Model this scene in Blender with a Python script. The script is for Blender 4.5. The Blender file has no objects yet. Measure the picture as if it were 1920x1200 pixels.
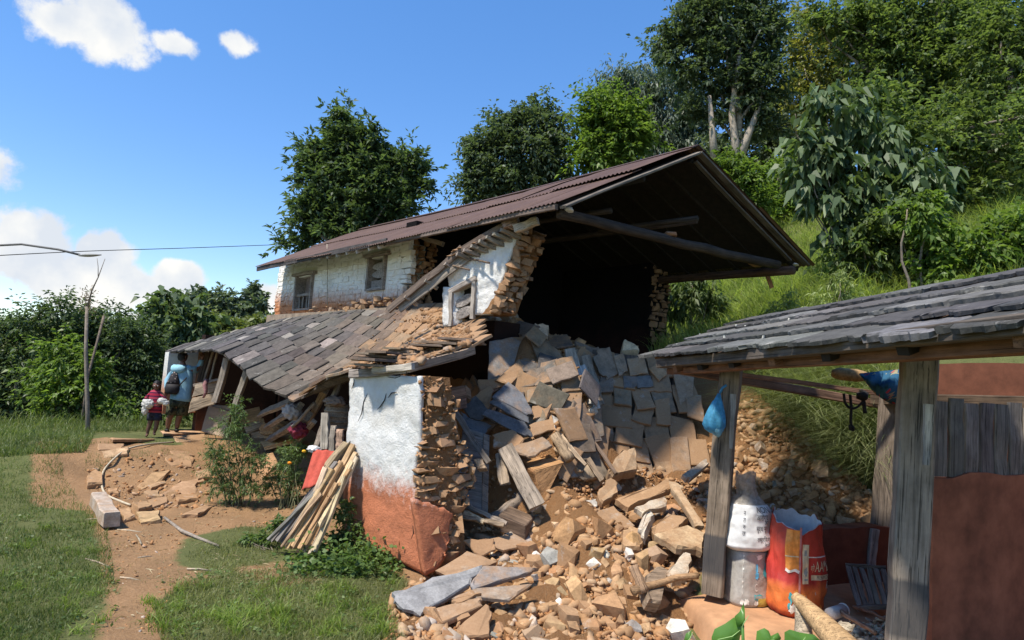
import bpy, bmesh, math, random
import numpy as np
from mathutils import Vector, Matrix, noise as mnoise

scene = bpy.context.scene
COL = scene.collection
random.seed(7)
RNG = np.random.default_rng(11)

# ------------------------------------------------------------------ camera
F = 1200.0                      # focal length in pixels of a 1920 wide picture
CAMZ = 2.1
PITCH = math.atan(110 / 1200)
ROLL = math.radians(4.0)
_f = Vector((0, math.cos(PITCH), math.sin(PITCH)))
_r0 = Vector((1, 0, 0))
_u0 = Vector((0, -math.sin(PITCH), math.cos(PITCH)))
_r = _r0 * math.cos(ROLL) + _u0 * math.sin(ROLL)
_u = _u0 * math.cos(ROLL) - _r0 * math.sin(ROLL)
CAMP = Vector((0, 0, CAMZ))
cd = bpy.data.cameras.new("camera")
cam = bpy.data.objects.new("camera", cd)
COL.objects.link(cam)
cd.sensor_width = 36.0
cd.lens = 36.0 * F / 1920.0
cd.clip_start = 0.05
cd.clip_end = 2000
cam.matrix_world = Matrix.Translation(CAMP) @ Matrix((_r, _u, -_f)).transposed().to_4x4()
scene.camera = cam

# ------------------------------------------------------------------ light
SUN_DIR = Vector((-0.58, -0.46, 1.22)).normalized()      # towards the sun
sun_el = math.asin(SUN_DIR.z)
sun_az = math.atan2(SUN_DIR.x, SUN_DIR.y)                 # clockwise from +Y
sl = bpy.data.lights.new("sun", 'SUN')
sl.energy = 2.4
sl.angle = math.radians(4.0)
sl.color = (1.0, 0.95, 0.88)
so = bpy.data.objects.new("sun", sl)
COL.objects.link(so)
so.rotation_euler = (-SUN_DIR).to_track_quat('-Z', 'Y').to_euler()
so.location = SUN_DIR * 50

scene.view_settings.view_transform = 'Standard'
scene.view_settings.look = 'None'
scene.view_settings.exposure = 1.46
scene.view_settings.gamma = 1.0
scene.view_settings.use_curve_mapping = False
scene.view_settings.use_white_balance = True
scene.view_settings.white_balance_temperature = 6900
scene.view_settings.white_balance_tint = 8
scene.cycles.max_bounces = 6
scene.cycles.transparent_max_bounces = 12
scene.cycles.use_denoising = True


def ray(px, py):
    return (_f + _r * ((px - 960) / F) - _u * ((py - 600) / F))


def P(px, py, D):
    r = ray(px, py)
    return CAMP + r * (D / r.y)


def PZ(px, py, z):
    r = ray(px, py)
    return CAMP + r * ((z - CAMZ) / r.z)


def W2P(p):
    q = Vector(p) - CAMP
    d = q.dot(_f)
    return (960 + F * q.dot(_r) / d, 600 - F * q.dot(_u) / d)


def PPL(px, py, o, n):
    """pixel -> point on the plane through o with normal n"""
    r = ray(px, py)
    return CAMP + r * ((o - CAMP).dot(n) / r.dot(n))


# house axes: d runs along the facade to the far left, n to the back
HC = Vector((-0.85, 6.9, 0))
Hd = Vector((-0.674, 0.738, 0)).normalized()
Hn = Vector((0.8306, 0.5565, 0)).normalized()
Hnorm = Vector((-Hd.y, Hd.x, 0)) * -1.0       # true normal of the facade planes (pointing back)
UP = Vector((0, 0, 1))


def H(u, v, z):
    return HC + Hd * u + Hn * v + UP * z


def HUV(p):
    q = Vector((p[0], p[1], 0)) - HC
    det = Hd.x * Hn.y - Hd.y * Hn.x
    return ((q.x * Hn.y - q.y * Hn.x) / det, (Hd.x * q.y - Hd.y * q.x) / det)


def PHV(px, py, v):
    return PPL(px, py, H(0, v, 0), Hnorm)


# ------------------------------------------------------------------ world
def build_world():
    w = bpy.data.worlds.new("World")
    scene.world = w
    w.use_nodes = True
    nt = w.node_tree
    nt.nodes.clear()
    N = nt.nodes.new
    L = nt.links.new
    out = N('ShaderNodeOutputWorld')
    sky = N('ShaderNodeTexSky')
    sky.sky_type = 'NISHITA'
    sky.sun_disc = False
    sky.sun_elevation = sun_el
    sky.sun_rotation = sun_az
    sky.altitude = 1500
    sky.air_density = 1.0
    sky.dust_density = 0.08
    sky.ozone_density = 2.5
    hs = N('ShaderNodeHueSaturation')
    hs.inputs['Saturation'].default_value = 1.60
    hs.inputs['Value'].default_value = 1.05
    hs.inputs['Hue'].default_value = 0.512
    gm = N('ShaderNodeGamma')
    gm.inputs['Gamma'].default_value = 0.64
    L(sky.outputs[0], gm.inputs['Color'])
    L(gm.outputs[0], hs.inputs['Color'])
    bg = N('ShaderNodeBackground')
    bg.inputs['Strength'].default_value = 0.15
    L(hs.outputs[0], bg.inputs['Color'])
    tc = N('ShaderNodeTexCoord')
    # domain warp so the edges billow
    n1 = N('ShaderNodeTexNoise')
    n1.inputs['Scale'].default_value = 7.0
    n1.inputs['Detail'].default_value = 9.0
    n1.inputs['Roughness'].default_value = 0.62
    L(tc.outputs['Generated'], n1.inputs['Vector'])
    n2 = N('ShaderNodeTexNoise')
    n2.inputs['Scale'].default_value = 22.0
    n2.inputs['Detail'].default_value = 8.0
    n2.inputs['Roughness'].default_value = 0.6
    L(tc.outputs['Generated'], n2.inputs['Vector'])

    def math_(op, a, b=None, c=None):
        m = N('ShaderNodeMath')
        m.operation = op
        for i, x in enumerate((a, b, c)):
            if x is None:
                continue
            if isinstance(x, (int, float)):
                m.inputs[i].default_value = x
            else:
                L(x, m.inputs[i])
        return m.outputs[0]

    nz = math_('ADD', math_('MULTIPLY', n1.outputs[0], 0.7), math_('MULTIPLY', n2.outputs[0], 0.5))
    nzc = math_('SUBTRACT', nz, 0.60)
    blobs = [  # px, py, rx, ry (px), strength
        (190, 60, 115, 62, 1.0), (130, 45, 90, 60, 1.0), (325, 82, 62, 26, 0.75), (437, 80, 42, 18, 0.6),
        (195, 478, 60, 52, 1.25), (150, 530, 110, 62, 1.3), (225, 540, 62, 52, 1.4), (60, 470, 90, 80, 1.2),
        (340, 518, 50, 34, 1.25), (325, 556, 72, 40, 1.25), (500, 556, 36, 30, 1.1), (330, 610, 150, 34, 0.9),
        (-60, 300, 110, 50, 1.0),
    ]
    total = None
    for (px, py, rx, ry, s) in blobs:
        c = ray(px, py).normalized()
        r1 = (ray(px + rx, py).normalized() - c).length
        r2 = (ray(px, py - ry).normalized() - c).length
        sub = N('ShaderNodeVectorMath')
        sub.operation = 'SUBTRACT'
        L(tc.outputs['Generated'], sub.inputs[0])
        sub.inputs[1].default_value = c
        mul = N('ShaderNodeVectorMath')
        mul.operation = 'MULTIPLY'
        L(sub.outputs[0], mul.inputs[0])
        mul.inputs[1].default_value = (1 / r1, 1 / r1, 1 / r2)
        ln = N('ShaderNodeVectorMath')
        ln.operation = 'LENGTH'
        L(mul.outputs[0], ln.inputs[0])
        m = math_('MULTIPLY', math_('SUBTRACT', 1.15, ln.outputs['Value']), s)
        total = m if total is None else math_('MAXIMUM', total, m)
    dens = math_('ADD', total, math_('MULTIPLY', nzc, 2.6))
    mr = N('ShaderNodeMapRange')
    mr.interpolation_type = 'SMOOTHSTEP'
    L(dens, mr.inputs['Value'])
    mr.inputs['From Min'].default_value = 0.05
    mr.inputs['From Max'].default_value = 0.46
    # cloud colour: white with soft grey-blue folds
    n3 = N('ShaderNodeTexNoise')
    n3.inputs['Scale'].default_value = 11.0
    n3.inputs['Detail'].default_value = 6.0
    off = N('ShaderNodeVectorMath')
    off.operation = 'ADD'
    off.inputs[1].default_value = (0.35, 0.2, -0.4)
    L(tc.outputs['Generated'], off.inputs[0])
    L(off.outputs[0], n3.inputs['Vector'])
    cr = N('ShaderNodeValToRGB')
    cr.color_ramp.elements[0].position = 0.40
    cr.color_ramp.elements[0].color = (0.70, 0.77, 0.90, 1)
    cr.color_ramp.elements[1].position = 0.6
    cr.color_ramp.elements[1].color = (0.97, 0.98, 1.0, 1)
    L(n3.outputs[0], cr.inputs[0])
    bgc = N('ShaderNodeBackground')
    bgc.inputs['Strength'].default_value = 0.385
    L(cr.outputs[0], bgc.inputs['Color'])
    mix = N('ShaderNodeMixShader')
    L(mr.outputs[0], mix.inputs[0])
    L(bg.outputs[0], mix.inputs[1])
    L(bgc.outputs[0], mix.inputs[2])
    L(mix.outputs[0], out.inputs['Surface'])


build_world()

# ------------------------------------------------------------------ object helpers
WM = {}


def link(name, mesh, parent=None, M=None, mat=None, color=None, alpha=1.0):
    o = bpy.data.objects.new(name, mesh)
    COL.objects.link(o)
    M = M if M is not None else Matrix.Identity(4)
    WM[o.name] = M
    if parent is not None:
        o.parent = parent
        o.matrix_basis = WM[parent.name].inverted() @ M
    else:
        o.matrix_basis = M
    if mat is not None and mesh is not None and len(mesh.materials) == 0:
        mesh.materials.append(mat)
    if color is not None:
        o.color = (color[0], color[1], color[2], alpha)
    return o


def empty(name, loc, label, cat, group=None):
    o = link(name, None, None, Matrix.Translation(Vector(loc)))
    o.empty_display_size = 0.2
    return tag(o, label, cat, group)


def tag(o, label=None, cat=None, group=None, kind=None):
    if label:
        o['label'] = label
    if cat:
        o['category'] = cat
    if group:
        o['group'] = group
    if kind:
        o['kind'] = kind
    return o


def mesh_np(name, verts, faces, smooth=False):
    """uniform polygons from numpy arrays"""
    verts = np.asarray(verts, dtype=np.float32)
    faces = np.asarray(faces, dtype=np.int32)
    m = bpy.data.meshes.new(name)
    k = faces.shape[1]
    m.vertices.add(len(verts))
    m.vertices.foreach_set('co', verts.ravel())
    m.loops.add(faces.size)
    m.loops.foreach_set('vertex_index', faces.ravel())
    m.polygons.add(len(faces))
    m.polygons.foreach_set('loop_start', np.arange(0, faces.size, k, dtype=np.int32))
    m.polygons.foreach_set('loop_total', np.full(len(faces), k, dtype=np.int32))
    if smooth:
        m.polygons.foreach_set('use_smooth', np.ones(len(faces), dtype=bool))
    m.update(calc_edges=True)
    return m


def mesh_py(name, verts, faces, smooth=False):
    m = bpy.data.meshes.new(name)
    m.from_pydata([tuple(v) for v in verts], [], faces)
    if smooth:
        for p in m.polygons:
            p.use_smooth = True
    m.update()
    return m


def frame(x, z_hint, loc):
    """matrix with local X along x and local Z close to z_hint"""
    x = Vector(x).normalized()
    y = Vector(z_hint).cross(x)
    if y.length < 1e-5:
        y = Vector((0, 1, 0)).cross(x)
        if y.length < 1e-5:
            y = Vector((1, 0, 0)).cross(x)
    y.normalize()
    z = x.cross(y)
    M = Matrix((x, y, z)).transposed().to_4x4()
    M.translation = loc
    return M


def ring_tube(rings, closed_ends=True):
    """rings: list of lists of points with equal length -> verts, faces"""
    k = len(rings[0])
    verts = [p for r in rings for p in r]
    faces = []
    for i in range(len(rings) - 1):
        for j in range(k):
            a = i * k + j
            b = i * k + (j + 1) % k
            faces.append((a, b, b + k, a + k))
    if closed_ends:
        faces.append(tuple(reversed(range(k))))
        n = (len(rings) - 1) * k
        faces.append(tuple(range(n, n + k)))
    return verts, faces


def beam(name, p0, p1, w, h, mat, parent=None, color=(0.3, 0.25, 0.2), up=UP, shape='square', seg=4,
         bend=0.0, jit=0.006, taper=1.0, ragged=0.0, alpha=1.0):
    """a timber from p0 to p1: square (chamfered), round or plank; local X runs along it"""
    p0 = Vector(p0)
    p1 = Vector(p1)
    L = (p1 - p0).length
    M = frame(p1 - p0, up, p0)
    rings = []
    if shape == 'round':
        base = [(math.cos(a) * 0.5, math.sin(a) * 0.5) for a in [i * math.tau / 9 for i in range(9)]]
    else:
        c = 0.10 if shape == 'square' else 0.06
        cy = min(0.4, c * max(w, h) / max(w, 1e-4) * 0.6)
        cz = min(0.4, c * max(w, h) / max(h, 1e-4) * 0.6)
        base = [(0.5, 0.5 - cz), (0.5 - cy, 0.5), (-0.5 + cy, 0.5), (-0.5, 0.5 - cz),
                (-0.5, -0.5 + cz), (-0.5 + cy, -0.5), (0.5 - cy, -0.5), (0.5, -0.5 + cz)]
    b1, b2 = random.uniform(-1, 1) * bend, random.uniform(-1, 1) * bend
    for i in range(seg + 1):
        t = i / seg
        s = 1 + (taper - 1) * t
        oy = b1 * math.sin(t * math.pi) + random.uniform(-jit, jit)
        oz = b2 * math.sin(t * math.pi) + random.uniform(-jit, jit)
        ring = []
        for (a, b) in base:
            ex = 0
            if ragged and i in (0, seg):
                ex = random.uniform(-ragged, ragged)
            ring.append((L * t + ex, a * w * s + oy + random.uniform(-jit, jit) * 0.5, b * h * s + oz + random.uniform(-jit, jit) * 0.5))
        rings.append(ring)
    v, f = ring_tube(rings)
    f = [tuple(reversed(q)) for q in f]
    me = mesh_py(name, v, f, smooth=(shape == 'round'))
    return link(name, me, parent, M, mat, color, alpha)


def tube(name, pts, rad, mat, parent=None, color=(0.3, 0.3, 0.3), k=7, smooth=True):
    """a bent tube through world points"""
    pts = [Vector(p) for p in pts]
    o = pts[0].copy()
    rings = []
    for i, p in enumerate(pts):
        t = (pts[min(i + 1, len(pts) - 1)] - pts[max(i - 1, 0)]).normalized()
        a = t.orthogonal().normalized() if i == 0 else (a - t * a.dot(t)).normalized()
        b = t.cross(a)
        r = rad[i] if isinstance(rad, (list, tuple)) else rad
        rings.append([p - o + (a * math.cos(j * math.tau / k) + b * math.sin(j * math.tau / k)) * r for j in range(k)])
    v, f = ring_tube(rings)
    me = mesh_py(name, v, f, smooth)
    return link(name, me, parent, Matrix.Translation(o), mat, color)


def spline(pts, n=8):
    """Catmull-Rom through points"""
    pts = [Vector(p) for p in pts]
    q = [pts[0] * 2 - pts[1]] + pts + [pts[-1] * 2 - pts[-2]]
    out = []
    for i in range(1, len(q) - 2):
        for j in range(n):
            t = j / n
            a, b, c, d = q[i - 1], q[i], q[i + 1], q[i + 2]
            out.append(0.5 * ((2 * b) + (c - a) * t + (2 * a - 5 * b + 4 * c - d) * t * t + (3 * b - a - 3 * c + d) * t ** 3))
    out.append(pts[-1])
    return out


def slab_from_poly(name, pts, th, mat, parent=None, color=(0.2, 0.2, 0.2), alpha=1.0, nrm=None, rough=0.012, sub=3):
    """a stone slab or slate: world polygon (its upper face) given thickness below, edges chipped"""
    pts = [Vector(p) for p in pts]
    c = sum(pts, Vector()) / len(pts)
    n = Vector()
    for i in range(len(pts)):
        n += (pts[i] - c).cross(pts[(i + 1) % len(pts)] - c)
    n.normalize()
    if nrm is not None and n.dot(Vector(nrm)) < 0:
        n = -n
        pts = pts[::-1]
    M = frame(pts[1] - pts[0], n, c)
    Mi = M.inverted()
    loc = [Mi @ p for p in pts]
    outl = []
    for i, p in enumerate(loc):
        q = loc[(i + 1) % len(loc)]
        for j in range(sub):
            t = j / sub
            s = p.lerp(q, t)
            r = rough * (0.5 if j == 0 else 1.0)
            outl.append(Vector((s.x + random.uniform(-r, r), s.y + random.uniform(-r, r), s.z)))
    k = len(outl)
    top_in = [Vector((p.x * 0.93, p.y * 0.93, p.z + th * 0.10 + random.uniform(-0.15, 0.15) * th)) for p in outl]
    top = [Vector((p.x, p.y, p.z - th * random.uniform(0.05, 0.25))) for p in outl]
    bot = [Vector((p.x * random.uniform(0.96, 1.0), p.y * random.uniform(0.96, 1.0), p.z - th * random.uniform(0.9, 1.1))) for p in outl]
    v = bot + top + top_in
    f = []
    for i in range(k):
        j = (i + 1) % k
        f.append((i, j, j + k, i + k))
        f.append((i + k, j + k, j + 2 * k, i + 2 * k))
    f.append(tuple(range(2 * k, 3 * k)))
    f.append(tuple(reversed(range(k))))
    me = mesh_py(name, v, f)
    return link(name, me, parent, M, mat, color, alpha)


def unit_slabs(n=10):
    out = []
    for i in range(n):
        pts = []
        for (x, y) in ((-.5, -.5), (.5, -.5), (.5, .5), (-.5, .5)):
            pts.append(Vector((x + random.uniform(-.10, .10), y + random.uniform(-.10, .10), 0)))
        outl = []
        for a in range(4):
            for j in range(3):
                s = pts[a].lerp(pts[(a + 1) % 4], j / 3)
                outl.append((s.x + random.uniform(-.025, .025), s.y + random.uniform(-.025, .025)))
        k = len(outl)
        bot = [(x, y, -0.5 + random.uniform(-.08, .08)) for x, y in outl]
        top = [(x * .985, y * .985, 0.38 + random.uniform(-.12, .12)) for x, y in outl]
        tin = [(x * .88, y * .88, 0.5 + random.uniform(-.08, .08)) for x, y in outl]
        f = []
        for a in range(k):
            b = (a + 1) % k
            f.append((a, b, b + k, a + k))
            f.append((a + k, b + k, b + 2 * k, a + 2 * k))
        f.append(tuple(range(2 * k, 3 * k)))
        f.append(tuple(reversed(range(k))))
        out.append(mesh_py("slate", bot + top + tin, f))
    return out


def unit_stones(n, flat, name="stone"):
    out = []
    for i in range(n):
        bm = bmesh.new()
        for j in range(15):
            p = Vector((random.gauss(0, 1), random.gauss(0, 1), random.gauss(0, 1))).normalized()
            q = 4.0
            l = (abs(p.x) ** q + abs(p.y) ** q + abs(p.z) ** q) ** (1 / q)
            p = p / l * 0.5 * random.uniform(0.72, 1.0)
            bm.verts.new((p.x, p.y, p.z * flat))
        r = bmesh.ops.convex_hull(bm, input=bm.verts)
        bmesh.ops.delete(bm, geom=[g for g in r['geom_interior'] if isinstance(g, bmesh.types.BMVert)], context='VERTS')
        bmesh.ops.recalc_face_normals(bm, faces=bm.faces)
        me = bpy.data.meshes.new(name)
        bm.to_mesh(me)
        bm.free()
        out.append(me)
    return out


def place(name, mesh, M, parent, color, alpha=1.0):
    return link(name, mesh, parent, M, None, color, alpha)


def basis(x, y, z, loc):
    M = Matrix((x, y, z)).transposed().to_4x4()
    M.translation = loc
    return M


def vary(c, a=0.15, h=0.04):
    k = 1 + random.uniform(-a, a)
    return tuple(max(0.005, x * k * (1 + random.uniform(-h, h))) for x in c)


def mixc(a, b, t):
    return tuple(x + (y - x) * t for x, y in zip(a, b))


# ------------------------------------------------------------------ materials
class NT:
    def __init__(self, name, rough=0.85, spec=0.25):
        self.m = bpy.data.materials.new(name)
        self.m.use_nodes = True
        self.t = self.m.node_tree
        self.b = self.t.nodes['Principled BSDF']
        self.b.inputs['Roughness'].default_value = rough
        self.b.inputs['Specular IOR Level'].default_value = spec
        self.out = [n for n in self.t.nodes if n.type == 'OUTPUT_MATERIAL'][0]

    def n(self, typ, **kw):
        x = self.t.nodes.new(typ)
        for k, v in kw.items():
            setattr(x, k, v)
        return x

    def l(self, a, b):
        self.t.links.new(a, b)

    def pos(self):
        return self.n('ShaderNodeNewGeometry').outputs['Position']

    def objco(self, scale):
        tc = self.n('ShaderNodeTexCoord')
        mp = self.n('ShaderNodeMapping')
        mp.inputs['Scale'].default_value = scale
        self.l(tc.outputs['Object'], mp.inputs['Vector'])
        oi = self.n('ShaderNodeObjectInfo')
        ad = self.n('ShaderNodeVectorMath', operation='ADD')
        ml = self.n('ShaderNodeMath', operation='MULTIPLY')
        ml.inputs[1].default_value = 40.0
        self.l(oi.outputs['Random'], ml.inputs[0])
        self.l(mp.outputs[0], ad.inputs[0])
        self.l(ml.outputs[0], ad.inputs[1])
        return ad.outputs[0]

    def noise(self, vec, scale, detail=6, rough=0.6, dist=0.0):
        x = self.n('ShaderNodeTexNoise')
        x.inputs['Scale'].default_value = scale
        x.inputs['Detail'].default_value = detail
        x.inputs['Roughness'].default_value = rough
        x.inputs['Distortion'].default_value = dist
        if vec is not None:
            self.l(vec, x.inputs['Vector'])
        return x.outputs[0]

    def vor(self, vec, scale, feature='F1', out='Distance'):
        x = self.n('ShaderNodeTexVoronoi', feature=feature)
        x.inputs['Scale'].default_value = scale
        if vec is not None:
            self.l(vec, x.inputs['Vector'])
        return x.outputs[out]

    def ramp(self, fac, stops, interp='LINEAR'):
        x = self.n('ShaderNodeValToRGB')
        cr = x.color_ramp
        cr.interpolation = interp
        while len(cr.elements) < len(stops):
            cr.elements.new(0.5)
        for e, (p, c) in zip(cr.elements, stops):
            e.position = p
            c = (c, c, c) if isinstance(c, (int, float)) else c
            e.color = (c[0], c[1], c[2], 1)
        self.l(fac, x.inputs[0])
        return x.outputs[0]

    def mix(self, fac, a, b, mode='MIX'):
        x = self.n('ShaderNodeMix', data_type='RGBA', blend_type=mode)
        for s, v in ((x.inputs[0], fac), (x.inputs[6], a), (x.inputs[7], b)):
            if isinstance(v, (int, float)):
                s.default_value = v
            elif isinstance(v, tuple):
                s.default_value = (v[0], v[1], v[2], 1)
            else:
                self.l(v, s)
        return x.outputs[2]

    def math(self, op, a, b=None, clamp=False):
        x = self.n('ShaderNodeMath', operation=op)
        x.use_clamp = clamp
        for i, v in enumerate((a, b)):
            if v is None:
                continue
            if isinstance(v, (int, float)):
                x.inputs[i].default_value = v
            else:
                self.l(v, x.inputs[i])
        return x.outputs[0]

    def maprange(self, v, a, b, c=0.0, d=1.0):
        x = self.n('ShaderNodeMapRange')
        self.l(v, x.inputs[0])
        for i, q in zip((1, 2, 3, 4), (a, b, c, d)):
            x.inputs[i].default_value = q
        return x.outputs[0]

    def bump(self, h, strength=0.5, dist=0.02):
        x = self.n('ShaderNodeBump')
        x.inputs['Strength'].default_value = strength
        x.inputs['Distance'].default_value = dist
        self.l(h, x.inputs['Height'])
        self.l(x.outputs[0], self.b.inputs['Normal'])

    def base(self, c):
        if isinstance(c, tuple):
            self.b.inputs['Base Color'].default_value = (c[0], c[1], c[2], 1)
        else:
            self.l(c, self.b.inputs['Base Color'])
        return self.m


def m_objstone(name, bump=0.6, dusty=True):
    """stone or slate: object colour times grain; object alpha = how much orange soil clings to it"""
    t = NT(name, 0.9, 0.2)
    p = t.pos()
    oi = t.n('ShaderNodeObjectInfo')
    n1 = t.noise(p, 9, 8, 0.65)
    n2 = t.noise(p, 45, 6, 0.7)
    k = t.mix(1.0, oi.outputs['Color'], t.ramp(n1, [(0.25, 0.55), (0.5, 1.0), (0.75, 1.35)]), 'MULTIPLY')
    k = t.mix(1.0, k, t.ramp(n2, [(0.3, 0.78), (0.7, 1.18)]), 'MULTIPLY')
    if dusty:
        n3 = t.noise(p, 5.5, 7, 0.7)
        inv = t.math('SUBTRACT', 1.0, oi.outputs['Alpha'])
        d = t.math('SUBTRACT', t.math('ADD', n3, inv), 0.62)
        d = t.maprange(d, 0.0, 0.25)
        d = t.math('MULTIPLY', d, t.maprange(inv, 0.0, 0.2))
        k = t.mix(t.math('MULTIPLY', d, 0.85), k, t.mix(n2, (0.25, 0.135, 0.07), (0.40, 0.25, 0.14)))
    n5 = t.noise(p, 3.4, 7, 0.75)
    k = t.mix(t.ramp(n5, [(0.60, 0.0), (0.70, 0.55)]), k, (0.46, 0.43, 0.39))
    k = t.mix(t.ramp(t.noise(p, 2.1, 6, 0.7), [(0.56, 0.0), (0.72, 0.6)]), k, t.mix(1.0, k, (0.45, 0.45, 0.46), 'MULTIPLY'))
    t.base(k)
    t.bump(t.math('ADD', n1, t.math('MULTIPLY', n2, 0.5)), bump * 0.7, 0.010)
    return t.m


def m_wood(name, scale=1.0, bump=0.5, rough=0.8):
    t = NT(name, rough, 0.2)
    oi = t.n('ShaderNodeObjectInfo')
    v = t.objco((1.2 * scale, 22 * scale, 22 * scale))
    g = t.noise(v, 1.6, 7, 0.65, 0.4)
    g2 = t.noise(t.objco((3, 5, 5)), 1.4, 5, 0.6)
    v3 = t.objco((0.8 * scale, 60 * scale, 60 * scale))
    g3 = t.noise(v3, 1.5, 4, 0.6)
    k = t.mix(1.0, oi.outputs['Color'], t.ramp(g, [(0.28, 0.42), (0.5, 1.0), (0.72, 1.4)]), 'MULTIPLY')
    k = t.mix(1.0, k, t.ramp(g2, [(0.3, 0.65), (0.7, 1.25)]), 'MULTIPLY')
    k = t.mix(1.0, k, t.ramp(g3, [(0.36, 0.35), (0.44, 1.0), (1.0, 1.1)]), 'MULTIPLY')
    t.base(k)
    t.bump(t.math('ADD', g, g3), bump, 0.008)
    return t.m


def m_plain(name, c, rough=0.8, n=0.25, scale=12, bump=0.2, spec=0.3):
    t = NT(name, rough, spec)
    p = t.pos()
    a = t.noise(p, scale, 6, 0.6)
    t.base(t.mix(1.0, c, t.ramp(a, [(0.25, 1 - n), (0.75, 1 + n)]), 'MULTIPLY'))
    t.bump(a, bump, 0.01)
    return t.m


def m_wash(name, z0, fade, clay=(0.40, 0.150, 0.075), slope=(0, 0), streak=0.25, edge_noise=1.0, dirt=0.3, wh=1.0):
    """lime-washed plaster above a red clay dado painted at height z0"""
    t = NT(name, 0.95, 0.1)
    p = t.pos()
    sep = t.n('ShaderNodeSeparateXYZ')
    t.l(p, sep.inputs[0])
    n1 = t.noise(p, 2.6, 8, 0.7)
    n2 = t.noise(p, 16, 7, 0.7)
    n3 = t.noise(p, 55, 5, 0.7)
    h = t.math('ADD', sep.outputs[2], t.math('MULTIPLY', t.math('SUBTRACT', n1, 0.5), 0.45 * edge_noise))
    h = t.math('ADD', h, t.math('MULTIPLY', t.math('SUBTRACT', n2, 0.5), 0.55 * edge_noise))
    h = t.math('ADD', h, t.math('MULTIPLY', t.math('SUBTRACT', n3, 0.5), 0.30 * edge_noise))
    if slope[0] or slope[1]:
        h = t.math('ADD', h, t.math('MULTIPLY', sep.outputs[0], slope[0]))
    f = t.maprange(h, z0 - fade, z0 + fade)
    white = t.mix(t.ramp(n1, [(0.40, 0.0), (0.75, 1.0)]), tuple(x * wh for x in (0.66, 0.655, 0.635)), tuple(x * wh for x in (0.52, 0.485, 0.43)))
    white = t.mix(t.ramp(n2, [(0.60, 0.0), (0.74, dirt)]), white, (0.40, 0.30, 0.20))
    white = t.mix(t.ramp(n3, [(0.62, 0.0), (0.75, 0.5 * dirt)]), white, (0.30, 0.27, 0.22))
    cl = t.mix(n2, tuple(x * 0.72 for x in clay), tuple(min(1, x * 1.3) for x in clay))
    cl = t.mix(t.ramp(n3, [(0.60, 0.0), (0.72, 0.35)]), cl, (0.52, 0.34, 0.22))
    t.base(t.mix(f, cl, white))
    t.bump(t.math('ADD', t.math('MULTIPLY', n2, 1.0), t.math('MULTIPLY', n3, 0.45)), 0.9, 0.02)
    return t.m


def m_leaf(name, c1, c2, trans=0.35, rough=0.45, spec=0.35):
    """leaves: colour varies from leaf to leaf; light passes through"""
    t = NT(name, rough, spec)
    g = t.n('ShaderNodeNewGeometry')
    k = t.mix(g.outputs['Random Per Island'], c1, c2)
    n = t.noise(g.outputs['Position'], 1.1, 4, 0.6)
    k = t.mix(1.0, k, t.ramp(n, [(0.3, 0.72), (0.7, 1.3)]), 'MULTIPLY')
    t.base(k)
    tr = t.n('ShaderNodeBsdfTranslucent')
    t.l(t.mix(1.0, k, (1.15, 1.25, 0.55), 'MULTIPLY'), tr.inputs['Color'])
    mx = t.n('ShaderNodeMixShader')
    mx.inputs[0].default_value = trans
    t.l(t.b.outputs[0], mx.inputs[1])
    t.l(tr.outputs[0], mx.inputs[2])
    t.l(mx.outputs[0], t.out.inputs['Surface'])
    return t.m


def m_ground():
    t = NT("ground_soil_and_turf", 0.97, 0.1)
    p = t.pos()
    at = t.n('ShaderNodeAttribute', attribute_name="cover")
    n1 = t.noise(p, 1.3, 8, 0.65)
    n2 = t.noise(p, 8, 8, 0.7)
    n3 = t.noise(p, 40, 6, 0.75)
    soil = t.mix(n2, (0.20, 0.105, 0.05), (0.40, 0.235, 0.12))
    soil = t.mix(t.ramp(n3, [(0.35, 0.0), (0.7, 0.6)]), soil, (0.46, 0.29, 0.16))
    soil = t.mix(t.ramp(n1, [(0.4, 0.0), (0.65, 0.45)]), soil, (0.17, 0.11, 0.06))
    turf = t.mix(n2, (0.075, 0.095, 0.034), (0.165, 0.165, 0.065))
    f = t.math('ADD', at.outputs['Fac'], t.math('MULTIPLY', t.math('SUBTRACT', n2, 0.5), 0.9))
    f = t.maprange(f, 0.35, 0.65)
    t.base(t.mix(f, soil, turf))
    t.bump(t.math('ADD', n2, t.math('MULTIPLY', n3, 0.6)), 0.9, 0.04)
    return t.m


def m_soilclods(name, c1=(0.25, 0.115, 0.05), c2=(0.43, 0.235, 0.112), var=0.8):
    t = NT(name, 0.97, 0.08)
    g = t.n('ShaderNodeNewGeometry')
    c3 = mixc(c1, c2, .5)
    k = t.ramp(g.outputs['Random Per Island'], [(0.0, c1), (0.45, c2), (0.7, c3), (0.90, mixc(c2, (0.48, 0.38, 0.27), .7 * var)), (0.97, mixc(c2, (0.30, 0.27, 0.24), var)), (1.0, mixc(c2, (0.55, 0.5, 0.44), var))])
    n2 = t.noise(g.outputs['Position'], 30, 6, 0.7)
    n4 = t.noise(g.outputs['Position'], 7, 5, 0.7)
    k = t.mix(1.0, k, t.ramp(n2, [(0.3, 0.78), (0.7, 1.18)]), 'MULTIPLY')
    k = t.mix(t.ramp(n4, [(0.45, 0.0), (0.7, 0.7)]), k, (0.38, 0.19, 0.085))
    t.base(k)
    t.bump(n2, 0.3, 0.006)
    return t.m


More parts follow.
